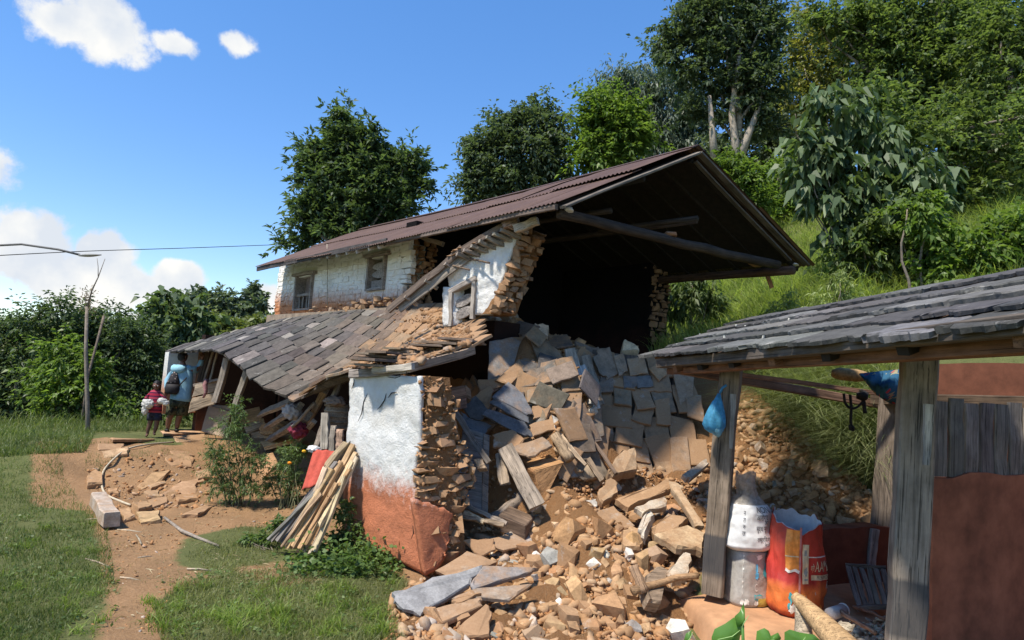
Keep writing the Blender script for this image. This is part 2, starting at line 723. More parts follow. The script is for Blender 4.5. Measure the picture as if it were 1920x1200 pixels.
def m_rust():
    t = NT("rusty_painted_tin", 0.55, 0.4)
    p = t.pos()
    n1 = t.noise(p, 1.4, 8, 0.7)
    n2 = t.noise(p, 14, 7, 0.75)
    k = t.mix(t.ramp(n1, [(0.35, 0.0), (0.7, 1.0)]), (0.090, 0.050, 0.034), (0.135, 0.080, 0.056))
    k = t.mix(t.ramp(n2, [(0.50, 0.0), (0.72, 0.8)]), k, (0.075, 0.034, 0.022))
    k = t.mix(t.ramp(t.noise(p, 3.3, 8, 0.75), [(0.55, 0.0), (0.7, 0.6)]), k, (0.19, 0.105, 0.07))
    t.base(k)
    t.b.inputs['Metallic'].default_value = 0.15
    t.bump(n2, 0.2, 0.004)
    return t.m


def m_sootshade(name, z0, lo, hi=(0.010, 0.009, 0.009)):
    """plaster: clay low down; above z0 soot tone with indoor shade painted in"""
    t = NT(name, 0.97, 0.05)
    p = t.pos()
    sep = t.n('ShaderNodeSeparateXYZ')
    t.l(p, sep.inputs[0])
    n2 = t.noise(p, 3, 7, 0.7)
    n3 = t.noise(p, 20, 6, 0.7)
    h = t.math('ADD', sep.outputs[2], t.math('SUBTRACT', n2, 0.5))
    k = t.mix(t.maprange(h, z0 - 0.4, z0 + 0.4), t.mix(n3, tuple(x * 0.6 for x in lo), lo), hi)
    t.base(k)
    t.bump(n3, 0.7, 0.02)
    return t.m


def m_glossplastic(name, c, rough=0.3, trans=0.0, alpha=1.0, n=0.15):
    t = NT(name, rough, 0.5)
    p = t.pos()
    a = t.noise(p, 26, 4, 0.6)
    k = t.mix(1.0, c, t.ramp(a, [(0.3, 1 - n), (0.7, 1 + n)]), 'MULTIPLY')
    t.base(k)
    t.b.inputs['Alpha'].default_value = alpha
    t.bump(t.noise(p, 18, 3, 0.5), 0.35, 0.012)
    if trans:
        tr = t.n('ShaderNodeBsdfTranslucent')
        t.l(k, tr.inputs['Color'])
        mx = t.n('ShaderNodeMixShader')
        mx.inputs[0].default_value = trans
        t.l(t.b.outputs[0], mx.inputs[1])
        t.l(tr.outputs[0], mx.inputs[2])
        t.l(mx.outputs[0], t.out.inputs['Surface'])
    return t.m


M_STONE = m_objstone("rough_fieldstone", 0.8, True)
M_SLATE = m_objstone("weathered_slate", 0.5, True)
M_WOOD = m_wood("weathered_timber")
M_SPLIT = m_wood("split_firewood", 1.3, 0.6, 0.75)
M_DARKWOOD = m_plain("near_black_timber", (0.022, 0.017, 0.014), 0.9, 0.4)  # near-black: attic soot, with the indoor shade put into the colour
M_GROUND = m_ground()
M_CLODS = m_soilclods("broken_mud_mortar")
M_RUST = m_rust()
M_SLABS = unit_slabs(12)
for _m in M_SLABS:
    _m.materials.append(M_SLATE)
def unit_shards(n):
    """angular broken stones: irregular outline, flat bed, split faces"""
    out = []
    for i in range(n):
        bm = bmesh.new()
        k = random.randint(4, 6)
        a0 = random.random() * 6.28
        for z, s in ((-.5, random.uniform(.8, 1)), (.5, random.uniform(.6, 1.0))):
            ox, oy = random.uniform(-.14, .14), random.uniform(-.14, .14)
            for j in range(k):
                a = a0 + (j + random.uniform(-.28, .28)) / k * math.tau
                r = random.uniform(.38, .62) * s
                bm.verts.new((math.cos(a) * r + ox, math.sin(a) * r + oy, z + random.uniform(-.22, .22)))
        r = bmesh.ops.convex_hull(bm, input=bm.verts)
        bmesh.ops.delete(bm, geom=[g for g in r['geom_interior'] if isinstance(g, bmesh.types.BMVert)], context='VERTS')
        bmesh.ops.recalc_face_normals(bm, faces=bm.faces)
        me = bpy.data.meshes.new("stone")
        bm.to_mesh(me)
        bm.free()
        out.append(me)
    return out


M_COURSE = unit_shards(16)
for _m in M_COURSE:
    _m.name = "stone"
M_STONES = unit_stones(10, 0.75)
M_FLATS = unit_stones(8, 0.42)
for _m in unit_shards(14):
    M_STONES.append(_m)
for _m in M_STONES + M_FLATS + M_COURSE:
    _m.materials.append(M_STONE)
TAN = (0.40, 0.232, 0.118)
BUFF = (0.45, 0.30, 0.17)
OCHRE = (0.35, 0.178, 0.078)
GREYST = (0.30, 0.28, 0.25)
PALE = (0.60, 0.55, 0.47)
GREYSLATE = (0.078, 0.072, 0.067)
BRNSLATE = (0.150, 0.112, 0.084)
# ------------------------------------------------------------------ terrain
def hill(x, y):
    x = np.asarray(x, float)
    y = np.asarray(y, float)
    x = np.where(x > 5.5, 5.5 + (x - 5.5) * .35, x)
    s = (x - 5.0) * .9 + (y - 8.0) * .43 - np.maximum(0, 9.5 - y) * .5
    z = np.interp(s, [-1.7, -1.0, 0, 2.4, 4.7, 6.6, 10, 20, 40, 90], [0, .55, 2.0, 4.2, 6.3, 8.6, 10.5, 13, 16, 22])
    t = np.clip((y - 20) / 28, 0, 1)
    z = z + 4.2 * t * t * (3 - 2 * t) * np.clip((y * 0.9 - np.abs(x)) / 20 + 0.6, 0, 1) * np.clip((-x + 4) / 8, 0, 1)
    z = z + 0.10 * np.sin(x * 1.3 + y * .4) * np.clip(s + 1, 0, 1) + 0.08 * np.sin(y * 1.9 - x * .7) * np.clip(s + 1, 0, 1)
    return z


_cp = []


def cp(p):
    _cp.append(tuple(p))


for q in [(170, 1190), (350, 1190), (500, 1190), (750, 1190), (250, 1000), (450, 1000), (600, 980), (400, 1090), (620, 1090),
          (720, 1080), (170, 1060), (200, 930), (420, 930), (60, 1100), (60, 950)]:
    cp(PZ(q[0], q[1], 0))
for q in [(290, 818), (350, 795), (230, 812), (180, 800), (90, 800), (400, 790), (470, 800), (140, 840)]:
    cp(PZ(q[0], q[1], .47))
for q in [(300, 850), (400, 845), (200, 855), (100, 855)]:
    cp(PZ(q[0], q[1], .40))
for q in [(180, 900), (300, 905), (400, 880), (480, 880)]:
    cp(PZ(q[0], q[1], .06))
# rubble apron and mound
for (px, py, D) in [(1100, 900, 8.5), (1000, 1000, 7.6), (1200, 1050, 6.9), (870, 1085, 6.85), (1500, 880, 8.9), (1600, 960, 8.2),
                    (1450, 780, 10.2), (1640, 985, 7.9), (960, 585, 10.6), (1090, 650, 10.2), (1180, 655, 10.4), (860, 605, 10.5),
                    (1250, 955, 8.35), (1350, 900, 8.7), (1300, 1000, 7.6), (1480, 985, 7.9), (1120, 740, 10.05), (1200, 820, 9.8), (1150, 840, 9.45), (1140, 780, 9.75),
                    (1280, 760, 9.9), (1380, 820, 9.5), (1040, 720, 9.5), (1010, 655, 9.95), (940, 640, 10.0), (1270, 690, 10.4),
                    (1400, 740, 10.2), (1560, 850, 9.0), (1000, 850, 8.6), (1060, 930, 8.2), (900, 965, 7.75), (1150, 965, 8.0)]:
    cp(P(px, py, D))
for q in [(1000, 1150, -.05), (850, 1150, -.02), (1000, 1195, -.1), (1150, 1150, -.02), (1250, 1190, -.15), (880, 1195, -.08), (1280, 1110, .0)]:
    cp(PZ(*q))
for (u, v, z) in [(.2, 1.0, .15), (-.5, 1.2, .25), (-.9, 1.6, .5), (-.2, 1.8, .9), (.9, 1.3, .1), (1.8, .9, .05), (3, .8, .05), (5, .8, .1), (7, .8, .35), (8.5, 1, .5),
                  (3, 1.9, .1), (5, 1.9, .1), (7, 1.9, .35), (.7, 2.7, 2.6), (1.6, 2.7, 2.9), (2.6, 2.6, 2.9), (3.6, 2.6, 2.9), (3.2, 3.6, 2.6), (1.6, 3.8, 2.6),
                  (4.6, 4.5, 2.2), (6.5, 4.5, 2.2), (8.8, 4.5, 2.2), (1.0, 5.2, 2.55), (2.6, 5.2, 2.3), (2.6, 6.6, 2.7), (0.2, 5.6, 2.5), (1.9, 1.9, 1.2), (1.1, 2.0, 1.5),
                  (.4, 2.2, 1.8), (5.5, 7.4, 2.4), (9, 7.4, 1.5), (10, 2, .5), (10, 5, .8), (9.5, -.8, .55), (8, -.8, .5), (3, -1.2, .02), (5, -1.0, .06), (1.5, -1.2, 0), (.3, -.6, -.03)]:
    cp(H(u, v, z))
for (x, y, z) in [(1.5, 5.0, -.25), (2.2, 4.0, -.25), (1.0, 3.5, -.2), (0, 4, -.1), (-2, 3.5, 0), (-4, 4, 0), (-6, 6, 0), (-8, 9, .05), (-9, 13, .4), (-10.5, 16, .5),
                  (3.2, 6.2, 0), (4.0, 4.5, 0), (5.5, 6.5, .4), (6, 8, 1.0), (2.4, 7.0, .2), (3.4, 7.3, .45)]:
    cp((x, y, z))
# zero residual ring
for (x, y) in [(-12, 2), (-6, 1), (0, 1), (4, 1), (8, 2), (9, 6), (8.5, 10), (7, 13), (4.5, 13.5), (3, 15), (0, 18), (-4, 20), (-8, 21), (-12, 19), (-14, 14), (-13, 8), (5.8, 11.0)]:
    cp((x, y, float(hill(x, y))))
CP = np.array(_cp)
_res = CP[:, 2] - hill(CP[:, 0], CP[:, 1])
_d = np.sqrt((CP[:, None, 0] - CP[None, :, 0]) ** 2 + (CP[:, None, 1] - CP[None, :, 1]) ** 2)
_w = np.linalg.solve(_d + np.eye(len(CP)) * -0.12, _res)


def gz_np(x, y, detail=True):
    x = np.asarray(x, float)
    y = np.asarray(y, float)
    sh = x.shape
    xf, yf = x.ravel(), y.ravel()
    out = np.zeros(len(xf))
    for i in range(0, len(xf), 4000):
        d = np.sqrt((xf[i:i + 4000, None] - CP[None, :, 0]) ** 2 + (yf[i:i + 4000, None] - CP[None, :, 1]) ** 2)
        out[i:i + 4000] = d @ _w
    cx, cy = -2.0, 9.0
    r = np.sqrt(((xf - cx) / 12) ** 2 + ((yf - cy) / 12) ** 2)
    m = np.clip((1.25 - r) / 0.35, 0, 1)
    m = m * m * (3 - 2 * m)
    return (hill(xf, yf) + out * m).reshape(sh)


def gz(x, y):
    return float(gz_np(np.array([x]), np.array([y]))[0])


def inpoly(px, py, poly):
    px = np.asarray(px, float)
    py = np.asarray(py, float)
    c = np.zeros(px.shape, bool)
    j = len(poly) - 1
    for i in range(len(poly)):
        xi, yi = poly[i]
        xj, yj = poly[j]
        t = ((yi > py) != (yj > py)) & (px < (xj - xi) * (py - yi) / (yj - yi + 1e-9) + xi)
        c ^= t
        j = i
    return c


_A = PZ(1284, 1120, .1)
SHED_POLY = [(_A.x, _A.y), (2.95, 1.9), (6.5, 3.0), (5.6, 7.9), (P(1650, 990, 7.72).x, 7.72), (P(1405, 975, 7.1).x, 7.1)]
_gz_raw = gz_np


def gz_np(x, y, detail=True):
    z = _gz_raw(x, y)
    m = inpoly(np.asarray(x, float), np.asarray(y, float), SHED_POLY)
    return np.where(m, np.minimum(z, -.05), z)


# height lookup table for fast ray marching
_gx = np.linspace(-14, 14, 281)
_gy = np.linspace(1, 32, 311)
_GX, _GY = np.meshgrid(_gx, _gy)
_GZ = gz_np(_GX, _GY)


def gfast(x, y):
    fx = min(max((x + 14) / .1, 0), 279.99)
    fy = min(max((y - 1) / .1, 0), 309.99)
    i, j = int(fx), int(fy)
    a, b = fx - i, fy - j
    return (_GZ[j, i] * (1 - a) * (1 - b) + _GZ[j, i + 1] * a * (1 - b) + _GZ[j + 1, i] * (1 - a) * b + _GZ[j + 1, i + 1] * a * b)


def onT(px, py, d0=3.0, d1=20.5):
    """first point of the ground seen at a pixel"""
    r = ray(px, py)
    r = r / r.y
    D = d0
    while D < d1:
        if CAMZ + r.z * D < gfast(r.x * D, D):
            return CAMP + r * (D - 0.01)
        D += 0.05 if D < 9 else 0.09
    return None


def onT_np(px, py, d1=24.0, d0=3.0):
    px, py = np.asarray(px, float), np.asarray(py, float)
    fx_, rx_, ux_ = np.array(_f), np.array(_r), np.array(_u)
    R3 = fx_ + rx_ * ((px - 960) / F)[:, None] - ux_ * ((py - 600) / F)[:, None]
    R3 = R3 / R3[:, 1:2]
    hit = np.full(len(px), np.nan)
    D = d0
    while D < d1:
        m = np.isnan(hit)
        if not m.any():
            break
        x = R3[m, 0] * D
        z = CAMZ + R3[m, 2] * D
        fx = np.clip((x + 14) / .1, 0, 279.99)
        fy = np.full(len(x), min(max((D - 1) / .1, 0), 309.99))
        i, j = fx.astype(int), fy.astype(int)
        a, b_ = fx - i, fy - j
        g = _GZ[j, i] * (1 - a) * (1 - b_) + _GZ[j, i + 1] * a * (1 - b_) + _GZ[j + 1, i] * (1 - a) * b_ + _GZ[j + 1, i + 1] * a * b_
        idx = np.where(m)[0][z < g]
        hit[idx] = D
        D += .03
    ok = ~np.isnan(hit)
    Q = R3[ok] * hit[ok][:, None]
    Q[:, 2] += CAMZ
    return Q


def gnormal(x, y, e=0.12):
    a = gfast(x + e, y) - gfast(x - e, y)
    b = gfast(x, y + e) - gfast(x, y - e)
    return Vector((-a / (2 * e), -b / (2 * e), 1)).normalized()


def w2p_np(x, y, z):
    X = np.stack([x, y, z - CAMZ], -1)
    d = X @ np.array(_f)
    d = np.where(d < .1, .1, d)
    return 960 + F * (X @ np.array(_r)) / d, 600 - F * (X @ np.array(_u)) / d


RUB1 = [(700, 1300), (735, 1120), (800, 1080), (860, 1040), (850, 990), (960, 980), (1080, 890), (1300, 870), (1420, 740), (1470, 785), (1640, 930), (1680, 1040), (1480, 1010), (1380, 1010), (1310, 1080), (1285, 1300)]
SOIL = [(140, 1330), (200, 1130), (190, 1040), (170, 960), (60, 950), (60, 830), (200, 822), (300, 835), (420, 830), (520, 850), (560, 960), (620, 1000), (560, 1000), (470, 985), (340, 1010), (330, 1060),
        (420, 1085), (330, 1100), (290, 1140), (310, 1180), (330, 1330)]
DIRTY = [(430, 1060), (560, 1050), (640, 1075), (560, 1100), (470, 1090)]


def cover_np(x, y, z):
    """1 = turf, 0 = bare soil"""
    px, py = w2p_np(x, y, z)
    near = (y < 15.0) & (y > 1.5)
    c = np.ones(x.shape)
    c[near & inpoly(px, py, SOIL)] = 0.0
    c[near & inpoly(px, py, DIRTY)] = 0.3
    c[near & inpoly(px, py, RUB1)] = 0.0
    q = np.stack([x - HC.x, y - HC.y], -1)
    det = Hd.x * Hn.y - Hd.y * Hn.x
    u = (q[..., 0] * Hn.y - q[..., 1] * Hn.x) / det
    v = (Hd.x * q[..., 1] - Hd.y * q[..., 0]) / det
    c[(v > -0.15) & (v < 6.9) & (u > -0.6) & (u < 9.4)] = 0.0
    c[(v > -0.5) & (v < 0.5) & (u > 1.3) & (u < 5.5)] = 0.2
    return c


def build_terrain():
    fx = np.arange(-9.0, 7.6, 0.1)
    fy = np.arange(2.4, 14.5, 0.1)
    def ext(a, lo, hi):
        l, s, x = [], .2, a[0]
        while x > lo:
            x -= s
            s *= 1.22
            l.append(x)
        r, s, x = [], .2, a[-1]
        while x < hi:
            x += s
            s *= 1.12 if s < 1.2 else 1.25
            r.append(x)
        return np.concatenate([np.array(l[::-1]), a, np.array(r)])
    xs = ext(fx, -400, 400)
    ys = ext(fy, -150, 700)
    X, Y = np.meshgrid(xs, ys)
    Z = gz_np(X, Y)
    cov = cover_np(X, Y, Z)
    # smooth the mask a little
    for _ in range(2):
        c2 = cov.copy()
        c2[1:-1, 1:-1] = (cov[1:-1, 1:-1] * 2 + cov[:-2, 1:-1] + cov[2:, 1:-1] + cov[1:-1, :-2] + cov[1:-1, 2:]) / 6
        cov = c2
    px, py = w2p_np(X, Y, Z)
    q = np.stack([X - HC.x, Y - HC.y], -1)
    det = Hd.x * Hn.y - Hd.y * Hn.x
    U = (q[..., 0] * Hn.y - q[..., 1] * Hn.x) / det
    V = (Hd.x * q[..., 1] - Hd.y * q[..., 0]) / det
    rub = ((inpoly(px, py, RUB1) & (Y < 11.5) & (Y > 3.5)) | ((U > -1.6) & (U < 4.4) & (V > 0.9) & (V < 6.3)))
    nz = np.zeros(X.shape)
    for j in range(X.shape[0]):
        for i in range(X.shape[1]):
            if rub[j, i]:
                p = Vector((X[j, i], Y[j, i], 0))
                nz[j, i] = 0.10 * mnoise.noise(p * 2.6) + 0.07 * mnoise.noise(p * 6.3) + 0.04 * mnoise.noise(p * 14.0)
            elif abs(X[j, i]) < 12 and Y[j, i] < 16:
                p = Vector((X[j, i], Y[j, i], 0))
                nz[j, i] = 0.035 * mnoise.noise(p * 1.7) + 0.012 * mnoise.noise(p * 6.1)
    Z = Z + nz
    ny, nx = X.shape
    idx = np.arange(ny * nx).reshape(ny, nx)
    quads = np.stack([idx[:-1, :-1], idx[:-1, 1:], idx[1:, 1:], idx[1:, :-1]], -1).reshape(-1, 4)
    rq = (rub[:-1, :-1] & rub[:-1, 1:] & rub[1:, 1:] & rub[1:, :-1]).ravel()
    S = (X - 5.0) * .9 + (Y - 8.0) * .43 - np.maximum(0, 9.5 - Y) * .5
    hq = (S[:-1, :-1] > -1.3).ravel() & ~rq
    co = np.stack([X, Y, Z], -1).reshape(-1, 3)
    cv = cov.ravel()
    for nm, sel, mat, kind in (("ground", ~rq & ~hq, M_GROUND, 'structure'), ("hillside", hq, M_GROUND, 'structure'), ("rubble_mound", rq, None, 'structure')):
        f = quads[sel]
        used = np.unique(f)
        remap = np.full(len(co), -1, np.int32)
        remap[used] = np.arange(len(used))
        me = mesh_np(nm, co[used], remap[f], smooth=True)
        a = me.attributes.new("cover", 'FLOAT', 'POINT')
        a.data.foreach_set('value', cv[used].astype(np.float32))
        if nm == "rubble_mound":
            mat = M_MOUND
        o = link(nm, me, None, None, mat)
        tag(o, kind=kind)


def m_mound():
    t = NT("loose_orange_earth", 0.98, 0.05)
    p = t.pos()
    n1 = t.noise(p, 2.2, 8, 0.7)
    n2 = t.noise(p, 14, 8, 0.75)
    n3 = t.noise(p, 48, 6, 0.75)
    k = t.mix(n2, (0.25, 0.115, 0.05), (0.46, 0.25, 0.115))
    k = t.mix(t.ramp(n1, [(0.35, 0.0), (0.7, 0.6)]), k, (0.26, 0.145, 0.075))
    k = t.mix(t.ramp(n3, [(0.5, 0.0), (0.75, 0.6)]), k, (0.46, 0.31, 0.18))
    t.base(k)
    t.bump(t.math('ADD', n2, n3), 1.0, 0.05)
    return t.m


M_MOUND = m_mound()
build_terrain()
# ------------------------------------------------------------------ farmhouse
M_WASH_UP = m_wash("limewash_upper_wall", 3.36, 0.20, clay=(0.50, 0.22, 0.105), dirt=0.2, slope=(.06, 0), wh=1.3)
M_WASH_LOW = m_wash("limewash_corner_wall", 0.86, 0.16, clay=(0.46, 0.165, 0.085), dirt=0.18)
M_WASH_FRAG = m_wash("limewash_fragment", 1.0, 0.2, dirt=0.45, edge_noise=.4, wh=1.12)
M_WASH_END = m_wash("limewash_veranda_wall", 1.55, 0.25, clay=(0.44, 0.20, 0.11), dirt=0.5)
M_CLAY = m_sootshade("red_clay_plaster", 2.1, (0.22, 0.075, 0.04), (0.05, 0.03, 0.025))
M_SOOTSHADE = m_sootshade("soot_shade_plaster", 2.95, (0.075, 0.032, 0.022))  # darkness of the unlit rooms painted in on top of soot
M_VER = m_sootshade("shade_dark_veranda_clay", .75, (0.16, 0.065, 0.04), (0.030, 0.018, 0.015))  # shade inside the veranda is put into the clay colour
M_REDCLAY = m_plain("red_clay_render", (0.40, 0.15, 0.08), 0.95, 0.35, 9, 0.5)

house = empty("farmhouse", H(5, 3.5, 0), "long two storey farmhouse with rusty tin roof and whitewashed upper wall, near end collapsed", "farmhouse")


def hbox(name, u0, u1, v0, v1, z0, z1, mat, parent, jit=0.0):
    """a wall block in house axes (list of blocks allowed)"""
    V, Fc = [], []
    blocks = [(u0, u1, v0, v1, z0, z1)] if not isinstance(u0, list) else u0
    for (a, b, c, d_, e, f_) in blocks:
        k = len(V)
        for (u, v, z) in ((a, c, e), (b, c, e), (b, d_, e), (a, d_, e), (a, c, f_), (b, c, f_), (b, d_, f_), (a, d_, f_)):
            V.append(H(u, v, z) + Vector((random.uniform(-jit, jit), random.uniform(-jit, jit), 0)))
        Fc += [tuple(k + i for i in q) for q in ((0, 1, 2, 3), (7, 6, 5, 4), (4, 5, 1, 0), (5, 6, 2, 1), (6, 7, 3, 2), (7, 4, 0, 3))]
    me = mesh_py(name, V, Fc)
    bm = bmesh.new()
    bm.from_mesh(me)
    bmesh.ops.recalc_face_normals(bm, faces=bm.faces)
    bm.to_mesh(me)
    bm.free()
    return link(name, me, parent, None, mat)


def uz(px, py, v):
    p = PHV(px, py, v)
    return HUV(p)[0], p.z


# windows of the upper wall, from the photograph
WIN = []
for (x0, x1, yt, yb) in ((556, 578, 516, 580), (692, 715, 481, 541)):
    ua, zb = uz(x1, yb - 4, 2.2)
    ub, zt = uz(x0, yt + 4, 2.2)
    WIN.append((ua, ub, zb, zt))
_brk = [uz(763, 430, 2.2), uz(768, 470, 2.2), uz(768, 505, 2.2), uz(752, 545, 2.2), uz(745, 575, 2.2)]


def brk_u(z):
    zs = [b[1] for b in _brk][::-1]
    us = [b[0] for b in _brk][::-1]
    return float(np.interp(z, zs, us))


UL = uz(514, 560, 2.2)[0]
ZW0, ZW1 = 2.95, 4.46
blocks = []
us = sorted(WIN, key=lambda w: w[0])
ub0 = max(b[0] for b in _brk) + 0.10
edges = [ub0] + [x for w in us for x in (w[0], w[1])] + [UL - .02]
for i in range(0, len(edges), 2):
    blocks.append((edges[i], edges[i + 1], 2.25, 2.72, ZW0, ZW1))
for w in us:
    blocks.append((w[0], w[1], 2.25, 2.72, ZW0, w[2]))
    blocks.append((w[0], w[1], 2.25, 2.72, w[3], ZW1))
fw = hbox("front_wall", blocks, 0, 0, 0, 0, 0, M_WASH_UP, house)
# whitewashed stones, proud of the mortar
WST = []
for i in range(8):
    me = M_SLABS[i].copy()
    me.name = "wall_stone"
    me.materials.clear()
    me.materials.append(M_WASH_UP)
    WST.append(me)
WSTR = []
for i in range(8):
    me = M_STONES[i].copy()
    me.name = "wall_stone"
    WSTR.append(me)


def course_wall(parent, org, ax, nrm, f_lo, f_hi, z0, z1, hmin, hmax, lmin, lmax, proud, meshes, skip=None, color=None, name="stone", zdir=UP, deep=0.1, gap=0.012, lim=400, tw=.03, ragged=False):
    """courses of stones on a wall face: org + ax*s + zdir*z; f_lo(z), f_hi(z) bound s"""
    z = z0
    n = 0
    while z < z1 and n < lim:
        h = random.uniform(hmin, hmax)
        s = f_lo(z + h / 2) + random.uniform(0, lmin * .4)
        hi = f_hi(z + h / 2)
        while s < hi and n < lim:
            l = random.uniform(lmin, lmax)
            l = min(l, hi - s)
            if l > lmin * 0.35 and not (skip and skip(s, s + l, z, z + h)):
                pr = random.uniform(0.2, 1.0) * proud
                c = org + ax * (s + l / 2) + zdir * (z + h / 2) - nrm * (deep * .42 - pr)
                R = Matrix.Rotation(random.gauss(0, tw), 4, nrm)
                x = (R @ ax) * (l - gap)
                y = (R @ zdir) * (h - gap * .7)
                if ragged:
                    M = basis(x * random.uniform(.85, 1.15), nrm * -deep * random.uniform(.8, 1.1), y * random.uniform(.7, 1.05), c)
                else:
                    M = basis(x, y, nrm * deep, c)
                place(name, random.choice(meshes), M, parent, color() if color else (0.5, 0.5, 0.5), random.uniform(.5, .8))
                n += 1
            s += l
        z += h
    return n


def _skip(s0, s1, z0, z1):
    for w in WIN:
        if s1 > w[0] - .06 and s0 < w[1] + .06 and z1 > w[2] - .03 and z0 < w[3] + .09:
            return True
    return False


nst = course_wall(fw, H(0, 2.25, 0), Hd, -Hnorm, lambda z: brk_u(z) + random.uniform(-.03, .08), lambda z: UL + random.uniform(-.02, .02), 3.04, ZW1,
                  .075, .13, .12, .36, .022, WST, _skip, name="stone", lim=236, gap=.004, tw=.05)
# ragged broken end of the front wall
eo = H(brk_u(3.8) + .04, 2.27, 0)
course_wall(fw, eo, Hn, -Hd, lambda z: 0, lambda z: .5, 3.0, 4.4, .05, .10, .10, .26, .10, M_COURSE, None,
            lambda: vary(mixc((.20, .10, .06), (.30, .18, .11), random.random())), name="stone", deep=.2, lim=60, tw=.08, ragged=True)
# windows
for k, w in enumerate(WIN):
    um = (w[0] + w[1]) / 2
    fr = hbox("window", [(w[0] - .05, w[0] + .015, 2.19, 2.45, w[2] - .02, w[3] + .02), (w[1] - .015, w[1] + .05, 2.19, 2.45, w[2] - .02, w[3] + .02),
                         (w[0] - .05, w[1] + .05, 2.188, 2.45, w[2] - .06, w[2] - .02)], 0, 0, 0, 0, 0, M_WOOD, house)
    fr.color = (0.26, 0.22, 0.19, 1)
    beam("lintel", H(w[0] - .17, 2.22, w[3] + .055), H(w[1] + .17, 2.22, w[3] + .055), .14, .07, M_WOOD, fr, (.30, .26, .22))
    bk = hbox("shade_panel", w[0] + .01, w[1] - .01, 2.66, 2.70, w[2], w[3], M_DARKWOOD, fr)  # dark panel painted as the shade inside the window
    if k == 0:
        zm = w[2] + (w[3] - w[2]) * .42
        beam("rail", H(w[0], 2.27, zm), H(w[1], 2.27, zm), .05, .06, M_WOOD, fr, (.24, .20, .17))
        for i in range(4):
            uu = w[0] + (w[1] - w[0]) * (i + .5) / 4
            beam("bar", H(uu, 2.28, w[2] - .02), H(uu, 2.28, zm), .035, .045, M_WOOD, fr, (.25, .22, .19))
        beam("shutter", H(um + .09, 2.36, zm), H(um + .09, 2.36, w[3]), .02, .24, M_WOOD, fr, (.20, .15, .13), up=Hd)
    else:
        for t in (.46, .72):
            zz = w[2] + (w[3] - w[2]) * t
            rings = []
            for i in range(7):
                q = i / 6
                hh = .015 + .065 * math.sin(q * math.pi)
                c = H(w[1] + (w[0] - w[1]) * q, 2.30, zz)
                rings.append([c + UP * hh + Hnorm * .02, c + UP * hh - Hnorm * .02, c - UP * hh - Hnorm * .02, c - UP * hh + Hnorm * .02])
            v, f = ring_tube(rings)
            link("bar", mesh_py("bar", v, f), fr, None, M_WOOD, (.30, .27, .25))
        hbox("sill_board", w[0] + .02, w[1] - .02, 2.28, 2.31, w[2] - .02, w[2] + .15, M_WOOD, fr).color = (.26, .23, .21, 1)

# other walls
hbox("rear_wall", 2.62, UL, 6.35, 6.85, 1.8, 4.55, M_SOOTSHADE, house)
rw = bpy.data.objects["rear_wall"]
course_wall(rw, H(2.62, 6.33, 0), Hn, -Hd, lambda z: random.uniform(-.06, .06), lambda z: .5 + random.uniform(-.05, .07), 2.4, 4.5, .06, .12, .12, .28, .13, M_COURSE, None,
            lambda: vary(mixc((.10, .06, .04), (.16, .10, .065), random.random())), name="stone", deep=.24, lim=80, tw=.08, ragged=True)
gv, gf = [], []
for off in (0, .4):
    for (v, z) in ((2.25, 0), (6.85, 0), (6.85, 4.42), (4.1, 5.55), (2.25, 4.5)):
        gv.append(H(UL - .4 + off, v, z))
gf = [(0, 1, 2, 3, 4), (9, 8, 7, 6, 5)] + [(i, (i + 1) % 5 + 0, (i + 1) % 5 + 5, i + 5) for i in range(5)]
link("gable_wall", mesh_py("gable_wall", gv, gf), house, None, M_WASH_UP)
hbox("cross_wall", 5.0, 5.35, 2.72, 6.35, 1.8, 5.0, M_SOOTSHADE, house)
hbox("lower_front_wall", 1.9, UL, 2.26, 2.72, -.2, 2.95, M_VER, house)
hbox("upper_floor", [(4.2, UL - .4, 2.72, 6.35, 2.25, 2.36)], 0, 0, 0, 0, 0, M_DARKWOOD, house)
hbox("back_room_wall", 1.6, 5.0, 6.36, 6.5, 1.6, 2.75, M_SOOTSHADE, house)

# ---- tin roof
VE, VR, VB = 1.58, 4.08, 7.02
ZE, ZR, ZB = 4.30, 5.66, 4.36


def roof_z(v):
    return ZE + (ZR - ZE) * (v - VE) / (VR - VE) if v < VR else ZR + (ZB - ZR) * (v - VR) / (VB - VR)


tin = link("tin_roof", None, house, Matrix.Translation(H(5, VR, ZR)))


def tin_sheet(u0, u1, v0, v1, lift, droop0=0.0):
    pitch = .076
    nx = int((u1 - u0) / pitch * 6)
    vs = np.linspace(v0, v1, 4)
    a = random.uniform(-.006, .006)
    b = random.uniform(-.010, .010)
    V = []
    for i in range(nx + 1):
        u = u0 + (u1 - u0) * i / nx
        w = math.sin((u - u0) / pitch * math.tau) * .0105
        for j, v in enumerate(vs):
            e = b if j in (0,) else 0
            sag = -.05 * math.sin(min(1, max(0, u / 9.7)) * math.pi) * (1.0 if v < VR else .8)
            vv = v + (a + random.uniform(-.002, .002) if j in (0, 3) else 0)
            z = roof_z(v) + lift + w + e * (1 if i % 2 else .9) + sag + (u - u0) / (u1 - u0) * a
            V.append(H(u, vv, z) - H(5, VR, ZR))
    Fc = []
    for i in range(nx):
        for j in range(3):
            k = i * 4 + j
            Fc.append((k, k + 4, k + 5, k + 1))
    me = mesh_py("roof_sheet", V, Fc, smooth=True)
    if me.polygons[0].normal.z < 0:
        me.flip_normals()
    return link("roof_sheet", me, tin, Matrix.Translation(H(5, VR, ZR)), M_RUST)


